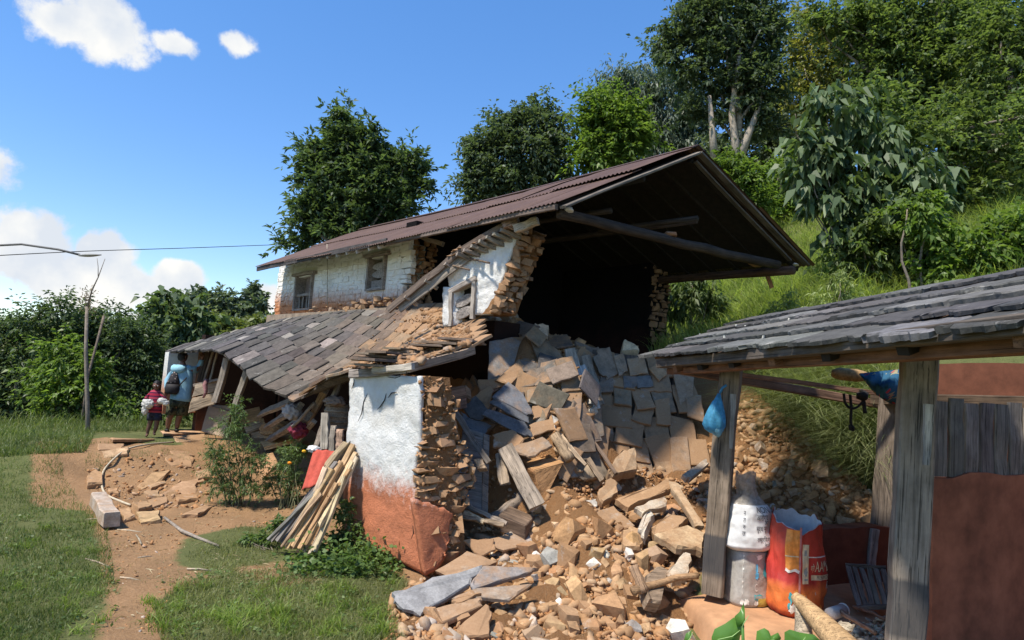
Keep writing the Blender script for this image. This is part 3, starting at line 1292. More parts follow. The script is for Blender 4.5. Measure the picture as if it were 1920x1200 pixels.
NSH = 13
for i in range(NSH):
    ua, ub = 9.72 * i / NSH - .02, 9.72 * (i + 1) / NSH + .03
    tin_sheet(ua, ub, VE - random.uniform(.0, .05), 2.98, .02 + .004 * (i % 2))
    tin_sheet(ua, ub, 2.78, VR + .03, .04 + .004 * (i % 2) + (0.02 if i in (0, 1, 3) else 0))
    tin_sheet(ua + (.0 if i else -.05), ub, VR - .03, 5.7, .04 + .004 * (i % 2))
    tin_sheet(ua - (.12 if i == 0 else 0), ub, 5.5, VB + .02, .022 + .004 * (i % 2))
rc = [[H(u, VR + dv, ZR + .045 + dz - .05 * math.sin(max(0, u / 9.7) * math.pi)) for (dv, dz) in ((-.14, -.05), (0, .025), (.14, -.035), (.13, -.05), (0, .010), (-.13, -.065))] for u in np.linspace(-.04, 9.74, 14)]
v, f = ring_tube(rc)
link("ridge_cap", mesh_py("ridge_cap", v, f), tin, None, M_RUST)
# added dark sheet under the tin; attic shade is put into its colour
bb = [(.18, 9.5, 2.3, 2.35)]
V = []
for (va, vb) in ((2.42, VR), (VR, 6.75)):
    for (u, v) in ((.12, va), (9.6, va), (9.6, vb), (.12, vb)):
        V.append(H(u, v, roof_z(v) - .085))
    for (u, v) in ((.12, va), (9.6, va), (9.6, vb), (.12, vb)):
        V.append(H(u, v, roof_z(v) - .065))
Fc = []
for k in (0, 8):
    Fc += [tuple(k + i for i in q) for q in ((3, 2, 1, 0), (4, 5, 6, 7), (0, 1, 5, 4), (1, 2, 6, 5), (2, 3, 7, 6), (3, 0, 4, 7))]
link("attic_shade_sheet", mesh_py("attic_shade_sheet", V, Fc), house, None, M_DARKWOOD)
# rafter tails along the front eave
for i in range(15):
    u = 4.25 + i * .385 + random.uniform(-.03, .03)
    sg = .05 * math.sin(u / 9.7 * math.pi)
    beam("rafter", H(u, VE + .02, roof_z(VE) - .045 - sg), H(u + random.uniform(-.03, .03), 2.95, roof_z(2.95) - .085 - sg), .07, .065, M_WOOD, house, vary((.42, .38, .33)), jit=.008)
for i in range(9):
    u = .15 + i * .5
    beam("rafter", H(u, VE + .05, roof_z(VE) - .04), H(u, VR - .05, ZR - .12), .07, .075, M_DARKWOOD, house)
    beam("rafter", H(u, VB - .05, ZB - .04), H(u, VR + .05, ZR - .12), .07, .075, M_DARKWOOD, house)
beam("eave_board", H(4.0, VE + .015, ZE - .02), H(9.72, VE + .015, ZE - .045), .03, .10, M_WOOD, house, (.07, .062, .06), seg=8)  # stand-in strip; its dark colour holds the shadow under the roof edge
beam("eave_board", H(.05, VE + .03, ZE - .02), H(4.0, VE + .03, ZE - .045), .05, .07, M_WOOD, house, (.16, .12, .10), seg=6)
_eb = []
for off in (-.030, -.042):
    for (u, v) in ((4.15, 1.72), (9.6, 1.72), (9.6, 2.3), (4.15, 2.3)):
        _eb.append(H(u, v, roof_z(v) - .03 + off - .05 * math.sin(u / 9.7 * math.pi)))
link("eave_boarding", mesh_py("eave_boarding", _eb, [(0, 1, 2, 3), (7, 6, 5, 4), (0, 4, 5, 1), (1, 5, 6, 2), (2, 6, 7, 3), (3, 7, 4, 0)]), house, None, M_WOOD, (.28, .25, .23))
# gable end timbers
beam("barge_board", H(-.03, VE + .06, ZE - .03), H(-.04, VR - .02, ZR - .07), .035, .13, M_WOOD, house, (.17, .145, .12), up=Hd, bend=.02)
beam("barge_board", H(-.04, VR + .02, ZR - .06), H(-.04, VB - .1, ZB + .01), .035, .11, M_WOOD, house, (.11, .095, .08), up=Hd)
beam("barge_board", H(.06, VR + .06, ZR - .16), H(.06, VB - .4, ZB + .05), .03, .07, M_WOOD, house, (.10, .085, .072), up=Hd)
beam("tie_beam", H(.12, 1.72, 4.235), H(.14, 6.4, 4.30), .15, .15, M_WOOD, house, (.050, .036, .028), shape='round', seg=10, bend=.05, jit=.012)
link("mortar_cap", M_STONES[2], house, basis(Vector((.14, 0, 0)), Vector((0, .12, 0)), Vector((0, 0, .12)), H(.03, 1.80, 4.27)), None, (.55, .53, .5), 1)
beam("purlin", H(.1, 3.15, 5.02), H(4.9, 3.15, 5.0), .09, .09, M_DARKWOOD, house, shape='round')
beam("purlin", H(.3, 4.55, 4.72), H(4.9, 4.3, 4.7), .10, .10, M_WOOD, house, (.07, .05, .04), shape='round')
for (v_, z_, u_) in ((4.25, 4.66, .05), (3.1, 4.62, .6)):
    beam("log_stub", H(u_, v_, z_), H(u_ + 1.6, v_ - .3, z_ - .05), .085, .085, M_WOOD, house, (.055, .042, .032), shape='round')
link("clay_lump", M_STONES[4], house, basis(Vector((.22, .1, 0)), Vector((-.1, .2, 0)), Vector((0, 0, .10)), H(.12, 3.75, 4.33)), None, (.26, .14, .08), 1)
beam("rear_eave_beam", H(-.02, 6.62, 4.24), H(5.0, 6.62, 4.26), .14, .15, M_WOOD, house, (.10, .058, .040), shape='round', seg=8, jit=.02)
link("broken_stone", M_STONES[5], house, basis(Hn * .5, Hd * .3, UP * .14, H(.35, 6.2, 4.30)), None, (.34, .17, .09), .3)
link("broken_stone", M_STONES[6], house, basis(Hn * .14, Hd * .12, UP * .08, H(.0, 6.72, 4.35)), None, (.55, .50, .44), 1)
beam("hanging_lath", P(1432, 497, 11.2), P(1448, 540, 11.2), .035, .07, M_WOOD, house, (.40, .19, .09))
beam("hanging_lath", P(1305, 508, 12.2), P(1318, 528, 12.2), .03, .07, M_WOOD, house, (.07, .055, .045))
beam("hanging_lath", P(1330, 505, 12.2), P(1316, 518, 12.2), .03, .06, M_WOOD, house, (.07, .055, .045))
beam("loose_rafter", P(778, 440, 11.5), P(830, 459, 11.2), .07, .08, M_WOOD, house, (.30, .24, .19), jit=.012)
v = [PHV(1455, 455, 6.9) + UP * .0, P(1492, 468, 10.9), P(1536, 500, 10.7), P(1500, 490, 10.8)]
# cable hanging down the upper wall
_a, _b = uz(614, 458, 2.17), uz(614, 575, 2.17)
tube("wall_cable", [H(_a[0], 2.16, _a[1]), H((_a[0] + _b[0]) / 2, 2.17, (_a[1] + _b[1]) / 2), H(_b[0], 2.17, _b[1])], .009, M_WOOD, house, (.42, .36, .28), k=6)

# ---- lean-to slate roof along the front, sagging
_E = [uz(px, py, -.2) for (px, py) in ((770, 692), (650, 694), (605, 704), (572, 730), (548, 748), (510, 730), (470, 704), (430, 672), (402, 652), (355, 655), (313, 657))]
_T = [uz(px, py, 2.2) for (px, py) in ((740, 580), (700, 578), (650, 584), (600, 590), (560, 594), (520, 600))]


def ze(u):
    a = [(-1, 2.22)] + _E + [(9.5, _E[-1][1])]
    return float(np.interp(u, [x[0] for x in a], [x[1] for x in a]))


def zt(u):
    a = [(-1, 3.0), (1.5, 3.05)] + [t for t in _T if t[0] > 1.6] + [(10, _T[-1][1] - .05)]
    return float(np.interp(u, [x[0] for x in a], [x[1] for x in a]))


def smooth(fn, u):
    return (fn(u - .2) + 2 * fn(u) + fn(u + .2)) / 4


def LT(u, v):
    t = (v + .2) / 2.4
    tt = min(1.2, max(-.1, t))
    z = smooth(ze, u) * (1 - tt) + smooth(zt, u) * tt
    z -= .16 * math.sin(min(1, max(0, tt)) * math.pi) * math.exp(-((u - 3.2) / 2.2) ** 2)
    return H(u, v, z)


U0, U1 = .22, _E[-1][0]


def umin(v):
    return float(np.interp(v, [-.2, .9, 1.3, 2.2], [.15, .50, 1.15, 2.5]))


gridu = np.linspace(0, 1, 46)
gridv = np.linspace(-.14, 2.25, 10)
V = []
for off in (-.055, -.085):
    for gu in gridu:
        for v in gridv:
            um_ = umin(v) + .08 + (1.3 if v < -.08 else .0)
            V.append(LT(um_ + (U1 - .05 - um_) * gu, v) + UP * off)
nu, nv = 46, 10
Fc = []
for k, flip in ((0, False), (nu * nv, True)):
    for i in range(nu - 1):
        for j in range(nv - 1):
            q = (k + i * nv + j, k + (i + 1) * nv + j, k + (i + 1) * nv + j + 1, k + i * nv + j + 1)
            Fc.append(q if not flip else q[::-1])
bo = [i * nv for i in range(nu)] + [(nu - 1) * nv + j for j in range(1, nv)] + [i * nv + nv - 1 for i in range(nu - 2, -1, -1)] + [j for j in range(nv - 2, 0, -1)]
for a, b in zip(bo, bo[1:] + bo[:1]):
    Fc.append((a, a + nu * nv, b + nu * nv, b))
me = mesh_py("lean_to_roof", V, Fc)
lean = link("lean_to_roof", me, house, None, M_WOOD, (.10, .08, .065))
nsl = 0
rows = 10
for r in range(rows):
    v = -.2 + r * .245
    u = umin(v + .1) - .05 + random.uniform(0, .15)
    if r == 0:
        u = 1.5
    while u < U1 - .1:
        w = random.uniform(.22, .40) if r else random.uniform(.28, .48)
        w = min(w, U1 - u + .05)
        c = LT(u + w / 2, v + .19)
        x = (LT(u + w, v + .19) - LT(u, v + .19)).normalized()
        y = (LT(u + w / 2, v + .40) - LT(u + w / 2, v)).normalized()
        n = x.cross(y).normalized()
        if n.z < 0:
            n = -n
        y = n.cross(x).normalized()
        tilt = Matrix.Rotation(-.11 + random.uniform(-.03, .03), 3, x)
        yaw = Matrix.Rotation(random.uniform(-.05, .05) + (0.06 * math.sin(u * 2.1)), 3, n)
        x2, y2, n2 = yaw @ x, yaw @ tilt @ y, yaw @ tilt @ n
        if y2.dot(y) < 0:
            y2 = -y2
        dust = 1 / (1 + math.exp(-((2.7 + .55 * v) - u) / .32))
        base = mixc(GREYSLATE, BRNSLATE, min(1, max(0, (5.6 - u) / 3.2 + random.uniform(-.35, .25))))
        if random.random() < .06:
            base = mixc(base, (.28, .25, .22), .6)
        M = basis(x2 * (w - random.uniform(.008, .022)), y2 * (.44 if r < rows - 1 else .34), n2 * random.uniform(.028, .042), c + n * (random.uniform(-.006, .012)))
        place("slate", random.choice(M_SLABS), M, lean, vary(mixc(base, (.29, .175, .10), dust * .45), .28), 1 - dust * random.uniform(.15, .7))
        nsl += 1
        u += w
# eave planks of the near end
beam("eave_plank", P(655, 702, 7.75), P(762, 691, 7.05), .03, .10, M_WOOD, house, (.26, .22, .19))
beam("eave_plank", P(700, 695, 7.3), P(775, 687, 6.95), .05, .07, M_WOOD, house, (.50, .44, .37))
beam("eave_plank", P(765, 690, 6.98), P(888, 657, 7.75), .05, .10, M_WOOD, house, (.30, .22, .16), bend=.01)
beam("eave_plank", P(640, 696, 7.9), P(560, 735, 9.2), .04, .08, M_WOOD, house, (.10, .085, .07))
for i in range(26):   # slates seen edge-on at the near corner
    t = random.random()
    a = P(690 + 190 * t, 690 - 34 * t - random.uniform(0, 26), 7.25 + .6 * t + random.uniform(0, .3))
    x = Vector((random.uniform(.7, 1), random.uniform(-.7, .2), random.uniform(-.02, .05))).normalized()
    y = UP.cross(x).normalized()
    M = basis(x * random.uniform(.25, .5), y * random.uniform(.2, .35), UP * random.uniform(.018, .03), a)
    place("edge_slate", random.choice(M_SLABS), M, lean, vary(mixc(BRNSLATE, (.20, .15, .11), random.random()), .25), random.uniform(.7, 1.0))

# stones and mud where the lean-to roof joins the upper wall
JST = []
for i in range(46):
    px = random.uniform(575, 765)
    py = float(np.interp(px, [575, 640, 700, 765], [584, 576, 566, 560])) + random.uniform(-6, 12)
    p = PHV(px, py, 2.12)
    s = random.uniform(.06, .16)
    M = basis(Hd * s * 1.6, Hn * s, UP * s * .7, p) @ Matrix.Rotation(random.uniform(-.3, .3), 4, 'Z')
    place("wall_foot_stone", random.choice(M_STONES), M, house, vary(mixc((.22, .17, .13), (.38, .24, .15), random.random())), random.uniform(.3, .9))
hbox("wall_foot", brk_u(3.2) + .15, UL - .05, 2.06, 2.25, 2.7, 3.22, m_plain("grey_mud_render", (.26, .20, .15), .97, .4, 7, .8), house, jit=.03)

# ---- veranda: end wall, posts, half wall
_vo = P(340, 720, 13.95)
_q = [PPL(x, y, _vo, Hd) for x, y in ((317, 660), (380, 655), (366, 774), (304, 776))]
_V = _q + [p + Hd * .28 for p in _q]
link("veranda_end_wall", mesh_py("veranda_end_wall", _V, [(3, 2, 1, 0), (4, 5, 6, 7), (0, 1, 5, 4), (1, 2, 6, 5), (2, 3, 7, 6), (3, 0, 4, 7)]), house, None, M_WASH_END)
hbox("veranda_side_wall", HUV(_vo)[0] + .02, HUV(_vo)[0] + .26, HUV(_q[1])[1] + .02, 2.2, -.1, 2.6, M_VER, house)
for (a, b, D, w, c) in (((427, 672), (404, 754), 11.5, .125, (.30, .25, .20)), ((467, 684), (442, 758), 10.9, .11, (.32, .27, .21)),
                        ((401, 655), (383, 716), 13.6, .06, (.28, .23, .19)), ((393, 655), (377, 716), 13.75, .16, (.13, .10, .08)),
                        ((409, 656), (394, 714), 13.3, .05, (.26, .22, .18)), ((378, 660), (364, 772), 13.8, .10, (.36, .18, .10))):
    beam("veranda_post", P(a[0], a[1], D), P(b[0], b[1], D), w, w * .8, M_WOOD, house, c)
for (q, c) in ((((366, 722), (413, 712), (409, 733), (360, 745)), (.33, .26, .19)), (((360, 746), (409, 734), (402, 758), (352, 775)), (.38, .29, .20))):
    slab_from_poly("half_wall_board", [P(x, y, 13.0) for x, y in q], .03, M_WOOD, house, c, nrm=(0, -1, 0))
beam("veranda_rail", P(364, 722, 13.1), P(414, 711, 12.9), .05, .05, M_WOOD, house, (.27, .22, .18))
cl = tube("knotted_rag", [P(388, 712, 12.85), P(384, 722, 12.8), P(386, 735, 12.8), P(381, 746, 12.8)], [.04, .05, .035, .02], M_WOOD, house, (.30, .15, .15))

# ------------------------------------------------------------------ corner wall (the white and red pier)
pier = empty("corner_wall", P(740, 1000, 7.2), "standing white and red clay veranda corner wall with broken stone end", "ruined wall")
TL, TR = P(656, 703, 7.85), P(785, 704, 6.95)
BL, BR = P(640, 995, 7.75), P(797, 1078, 6.82)
nu, nv = 40, 56
fn = (TR - TL).cross(BL - TL).normalized()
if fn.y > 0:
    fn = -fn
back = Vector((0.8306, 0.5565, 0))
V = []
for j in range(nv + 1):
    t = j / nv
    for i in range(nu + 1):
        s = i / nu
        l = TL.lerp(BL, t)
        r = TR.lerp(BR, t)
        # outline of the right edge: pinched in the middle, ragged
        e = -.10 * math.exp(-((t - .55) / .18) ** 2) + .020 * mnoise.noise(Vector((t * 9, 3.3, 0))) + .012 * mnoise.noise(Vector((t * 30, 1.1, 0)))
        el = .03 * mnoise.noise(Vector((t * 7, 9.3, 0))) + .012 * mnoise.noise(Vector((t * 25, 4.1, 0)))
        if t > .72:
            e *= max(0, 1 - (t - .72) / .1)
        p = l.lerp(r, s) + (r - l) * (e * s + el * (1 - s))
        tp = .025 * mnoise.noise(Vector((s * 8, 7.7, 0))) * max(0, 1 - t * 12)
        dz = fn * (.030 * mnoise.noise(p * 2.2) + .014 * mnoise.noise(p * 7.0) + .006 * mnoise.noise(p * 21))
        V.append(p + dz + UP * tp)
Fc = []
for j in range(nv):
    for i in range(nu):
        a = j * (nu + 1) + i
        Fc.append((a, a + nu + 1, a + nu + 2, a + 1))
n0 = len(V)
V += [p + back * .05 for p in V[:n0]]
Fc += [(q[3] + n0, q[2] + n0, q[1] + n0, q[0] + n0) for q in Fc[:]]
W_ = nu + 1
bo = [i for i in range(nu)] + [j * W_ + nu for j in range(nv)] + [nv * W_ + i for i in range(nu, 0, -1)] + [j * W_ for j in range(nv, 0, -1)]
for a, b in zip(bo, bo[1:] + bo[:1]):
    Fc.append((a, b, b + n0, a + n0))
me = mesh_py("plastered_face", V, Fc, smooth=True)
link("plastered_face", me, pier, None, M_WASH_LOW)
# cracks in the plaster
for pts in (((690, 738), (683, 752), (679, 775), (672, 790)), ((725, 738), (722, 750), (714, 762), (708, 768)), ((745, 735), (735, 737), (728, 746)), ((665, 712), (663, 722), (660, 730)),
            ((702, 725), (699, 733), (701, 742)), ((728, 707), (742, 709), (752, 705)), ((775, 985), (776, 1000), (772, 1010))):
    pp = [PPL(x, y, TL, fn) + fn * .006 for x, y in pts]
    tube("plaster_crack", pp, [.004] + [.007] * (len(pp) - 2) + [.003], M_DARKWOOD, pier, k=4)
# end of the wall: courses of flat stones in mud, lower part still plastered red
eo = TR.lerp(BR, .0)
edir = (TR - BR)
elen = edir.length
ezu = edir.normalized()


def e_lo(z):
    t = 1 - z / elen
    return .02 - .09 * math.exp(-((t - .55) / .18) ** 2) * 1.2 + random.uniform(-.02, .03)


def e_hi(z):
    t = 1 - z / elen          # 0 top .. 1 bottom
    return float(np.interp(t, [0, .12, .25, .40, .52, .63, .75, 1], [.36, .47, .47, .60, .66, .60, .46, .40])) + random.uniform(-.04, .05)


endn = -Hd
FL2 = M_COURSE + M_STONES[:3]
course_wall(pier, BR, back, (back.cross(ezu)).normalized() * (1 if back.cross(ezu).dot(Vector((1, -1, 0))) > 0 else -1), e_lo, e_hi, .02, elen - .02, .035, .10, .08, .36, .075, FL2, None,
            lambda: vary(mixc((.20, .105, .055), (.42, .26, .15), random.random() ** 1.3), .25), name="stone", zdir=ezu, deep=.22, gap=-.02, lim=240, tw=.10, ragged=True)
hb_ = []
for j in range(15):
    t = j / 14
    z = .0 + t * elen
    for (s, o) in ((.0, 0), (e_hi(z) - .03, 0)):
        hb_.append(BR + ezu * z + back * s + endn * -.06)
# mud core behind the end stones
co = [BR + back * .08 + endn * .005, BR + back * .50 + endn * .005, TR + back * .38 + endn * .005, TR + back * .08 + endn * .005]
V = co + [p + Hd * .5 for p in co]
Fc = [(0, 1, 2, 3), (7, 6, 5, 4), (0, 4, 5, 1), (1, 5, 6, 2), (2, 6, 7, 3), (3, 7, 4, 0)]
link("mud_core", mesh_py("mud_core", V, Fc), pier, None, M_MOUND)
_pp, _ss = [], []
for _i in range(420):
    z = random.uniform(.0, elen)
    _pp.append(BR + ezu * z + back * random.uniform(e_lo(z), max(.1, e_hi(z) - .04)) + endn * random.uniform(-.02, .035))
    _ss.append(random.uniform(.012, .04))
MUD_BITS = (_pp, _ss)
# red plaster left on the lower end
V, Fc = [], []
nu2, nv2 = 16, 16
A0, B0 = PPL(777, 925, BR, endn.cross(UP).cross(UP) * -1 if False else endn), None
top = [(776, 935), (800, 942), (820, 950), (836, 955), (848, 962)]
bot = [(797, 1079), (808, 1074), (818, 1068), (827, 1058), (838, 1040)]
pn = back.cross(ezu).normalized()
if pn.x < 0:
    pn = -pn
for j in range(nv2 + 1):
    t = j / nv2
    for i in range(nu2 + 1):
        s = i / nu2
        k = s * 4
        a, fr_ = min(3, int(k)), k - min(3, int(k))
        tx = top[a][0] + (top[a + 1][0] - top[a][0]) * fr_
        ty = top[a][1] + (top[a + 1][1] - top[a][1]) * fr_
        bx = bot[a][0] + (bot[a + 1][0] - bot[a][0]) * fr_
        by = bot[a][1] + (bot[a + 1][1] - bot[a][1]) * fr_
        x = tx + (bx - tx) * t + (9 * mnoise.noise(Vector((t * 7, 5, 0))) + 4 * mnoise.noise(Vector((t * 22, 8, 0)))) * s
        y = ty + (by - ty) * t + (7 * mnoise.noise(Vector((s * 8, 2, 0)))) * (1 - t)
        p = PPL(x, y, BR + pn * .075, pn)
        V.append(p + pn * (.02 * mnoise.noise(p * 5) + .008 * mnoise.noise(p * 18)))
for j in range(nv2):
    for i in range(nu2):
        a = j * (nu2 + 1) + i
        Fc.append((a, a + nu2 + 1, a + nu2 + 2, a + 1))
n0 = len(V)
V += [p - pn * .09 for p in V[:n0]]
Fc += [(q[3] + n0, q[2] + n0, q[1] + n0, q[0] + n0) for q in Fc[:]]
W_ = nu2 + 1
bo = [i for i in range(nu2)] + [j * W_ + nu2 for j in range(nv2)] + [nv2 * W_ + i for i in range(nu2, 0, -1)] + [j * W_ for j in range(nv2, 0, -1)]
for a, b in zip(bo, bo[1:] + bo[:1]):
    Fc.append((a, b, b + n0, a + n0))
link("red_plaster_patch", mesh_py("red_plaster_patch", V, Fc, smooth=True), pier, None, M_WASH_LOW)

# ------------------------------------------------------------------ slid fragment of the upper wall with its window
frag = empty("wall_fragment", P(900, 600, 9.6), "white wall fragment with a tilted wooden window, slid down onto the rubble", "wall fragment")
fTL, fTR, fBR, fBL = P(838, 505, 9.45), P(975, 436, 8.85), P(922, 586, 8.85), P(838, 604, 9.45)
fpn = (fTR - fTL).cross(fBL - fTL).normalized()
if fpn.y > 0:
    fpn = -fpn
wq = [(853, 542), (888, 524), (884, 592), (850, 605)]        # window hole (TL TR BR BL)


def fq(px, py, off=0.0):
    return PPL(px, py, fTL + fpn * off, fpn)


def frag_poly(name, pts, th, mat, parent, color=(.5, .5, .5)):
    """plaster piece: grid filled polygon of pixels with thickness and relief"""
    o = slab_from_poly(name, [fq(x, y) for x, y in pts], th, mat, parent, color, nrm=fpn, rough=.02, sub=6)
    return o


def bump_grid(name, quad, th, mat, parent, nu=24, nv=24, amp=.03, edge=.02, off=0.0):
    a, b, c, d_ = [fq(x, y, off) for x, y in quad]
    V, Fc = [], []
    for j in range(nv + 1):
        for i in range(nu + 1):
            s, t = i / nu, j / nv
            p = a.lerp(b, s).lerp(d_.lerp(c, s), t)
            if i in (0, nu):
                p += (b - a).normalized() * edge * mnoise.noise(Vector((t * 9, i, 2))) + (b - a).normalized() * edge * .6 * mnoise.noise(Vector((t * 31, i, 2)))
            V.append(p + fpn * (amp * mnoise.noise(p * 5) + amp * .6 * mnoise.noise(p * 13) + amp * .3 * mnoise.noise(p * 30)))
    for j in range(nv):
        for i in range(nu):
            k = j * (nu + 1) + i
            Fc.append((k, k + nu + 1, k + nu + 2, k + 1))
    n0 = len(V)
    V += [p + back * th for p in V[:n0]]
    Fc += [(q[3] + n0, q[2] + n0, q[1] + n0, q[0] + n0) for q in Fc[:]]
    W_ = nu + 1
    bo = [i for i in range(nu)] + [j * W_ + nu for j in range(nv)] + [nv * W_ + i for i in range(nu, 0, -1)] + [j * W_ for j in range(nv, 0, -1)]
    for p_, q_ in zip(bo, bo[1:] + bo[:1]):
        Fc.append((p_, q_, q_ + n0, p_ + n0))
    return link(name, mesh_py(name, V, Fc, smooth=True), parent, None, mat)


bump_grid("plaster_above_window", [(836, 506), (893, 470), (893, 522), (844, 545)], .42, M_WASH_FRAG, frag, 16, 14)
bump_grid("plaster_right_of_window", [(892, 470), (972, 432), (918, 590), (886, 590)], .06, M_WASH_FRAG, frag, 22, 26)
bump_grid("plaster_left_of_window", [(831, 538), (852, 538), (849, 610), (829, 612)], .42, M_WASH_FRAG, frag, 6, 18)
fpt = [fq(847, 546, .0), fq(891, 523, .0), fq(886, 598, .0), fq(846, 612, .0)]
wf = beam("window", fpt[0] + (fpt[0] - fpt[1]) * .08, fpt[1] + (fpt[1] - fpt[0]) * .08, .075, .09, M_WOOD, frag, (.36, .31, .27), up=fpn)
beam("jamb", fpt[0], fpt[3], .06, .08, M_WOOD, wf, (.38, .33, .28), up=fpn)
beam("jamb", fpt[1], fpt[2], .06, .08, M_WOOD, wf, (.38, .33, .28), up=fpn)
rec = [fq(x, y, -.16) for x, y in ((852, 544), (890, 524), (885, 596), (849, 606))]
link("shade_panel", mesh_py("shade_panel", rec + [p + back * .03 for p in rec], [(0, 3, 2, 1), (4, 5, 6, 7), (0, 1, 5, 4), (1, 2, 6, 5), (2, 3, 7, 6), (3, 0, 4, 7)]), wf, None, M_DARKWOOD)  # dark sheet in the opening, shade given as colour
for t in (.40, .72):
    a = fpt[0].lerp(fpt[3], t) - fpn * .06
    b = fpt[1].lerp(fpt[2], t) - fpn * .06
    rings = []
    upv = (fpt[0] - fpt[3]).normalized()
    for i in range(9):
        q = i / 8
        hh = .018 + .062 * math.sin(q * math.pi)
        c = a.lerp(b, q)
        rings.append([c + upv * hh + fpn * .02, c - upv * hh + fpn * .02, c - upv * hh - fpn * .02, c + upv * hh - fpn * .02])
    v, f = ring_tube(rings)
    link("bar", mesh_py("bar", v, f), wf, None, M_WOOD, (.33, .29, .26))
# broken stone end of the fragment
fe = fTR - fBR
course_wall(frag, fBR, back, (lambda q: q if q.x > 0 else -q)(back.cross(fe.normalized()).normalized()), lambda z: -.02 + random.uniform(-.02, .03), lambda z: .46 + random.uniform(-.05, .06) - .06 * (1 - z / fe.length),
            .0, fe.length + .02, .05, .10, .10, .26, .07, FL2, None, lambda: vary(mixc((.16, .085, .05), (.30, .17, .09), random.random()), .2), name="stone", zdir=fe.normalized(), deep=.22, gap=-.02, lim=110, tw=.10, ragged=True)
bcore = [fBR + Hd * .06 + back * .10, fBR + back * .46 + Hd * .06, fTR + back * .46 + Hd * .06, fTR + Hd * .06 + back * .10]
V = bcore + [p + Hd * .4 for p in bcore]
link("mud_core", mesh_py("mud_core", V, [(0, 1, 2, 3), (7, 6, 5, 4), (0, 4, 5, 1), (1, 5, 6, 2), (2, 6, 7, 3), (3, 7, 4, 0)]), frag, None, M_MOUND)
for a, b in (((882, 485), (918, 493)), ((842, 496), (880, 506))):
    tube("peg", [fq(a[0], a[1], .05), fq(b[0], b[1], .16)], .014, M_WOOD, frag, (.20, .14, .10), k=6)

# the fallen strip of eaves lying on the fragment
eav = empty("fallen_eaves", P(870, 490, 9.7), "fallen strip of eaves, weathered planks on rafter stubs, sloping over the white wall fragment", "eaves")
for (a, b, w, th, c) in (((728, 582, 9.6), (868, 466, 9.25), .10, .05, (.16, .12, .095)), ((748, 578, 9.6), (876, 479, 9.25), .17, .03, (.25, .21, .17)),
                         ((855, 476, 9.25), (965, 412, 8.7), .10, .05, (.16, .115, .09)), ((862, 480, 9.3), (975, 430, 8.8), .15, .03, (.24, .20, .165)),
                         ((965, 430, 8.6), (1008, 413, 8.45), .11, .09, (.42, .36, .29)), ((945, 424, 8.7), (972, 412, 8.6), .10, .10, (.25, .17, .13))):
    pa, pb = P(*a), P(*b)
    beam("plank", pa, pb, w, th, M_WOOD, eav, c, up=Vector((-.55, -.78, -.12)), jit=.010, seg=6)
for i in range(8):
    t = i / 7
    x = 868 + (965 - 868) * t
    y = 490 - (490 - 436) * t
    beam("rafter_stub", P(x - 12, y - 14, 9.14 - .5 * t), P(x + 24, y + 2, 9.3 - .5 * t), .06, .05, M_WOOD, eav, vary((.27, .225, .185)), jit=.01)
for i in range(3):
    x, y = 762 + i * 38, 566 - i * 31
    beam("rafter_stub", P(x - 4, y - 10, 9.5 - .1 * i), P(x + 20, y + 6, 9.62 - .1 * i), .06, .05, M_WOOD, eav, vary((.30, .25, .20)))
for i in range(30):
    t = random.random()
    x, y = 842 + (1000 - 842) * t, 478 - (478 - 404) * t
    s = random.uniform(.04, .11)
    p = P(x, y + random.uniform(-3, 6), 9.32 - .75 * t)
    place("roof_chip", random.choice(M_FLATS), basis(Vector((s * 1.5, s * .5, s * .5)), Vector((-s * .4, s, 0)), Vector((-s * .2, 0, s * .7)), p), eav, vary(mixc((.24, .12, .08), (.32, .22, .16), random.random())), .6)
# ------------------------------------------------------------------ fallen slates, stones and timbers
SLOPE_O, SLOPE_N = P(1200, 800, 9.35), None


def plane3(a, b, c):
    n = (b - a).cross(c - a).normalized()
    if n.dot(CAMP - a) < 0:
        n = -n
    return a, n


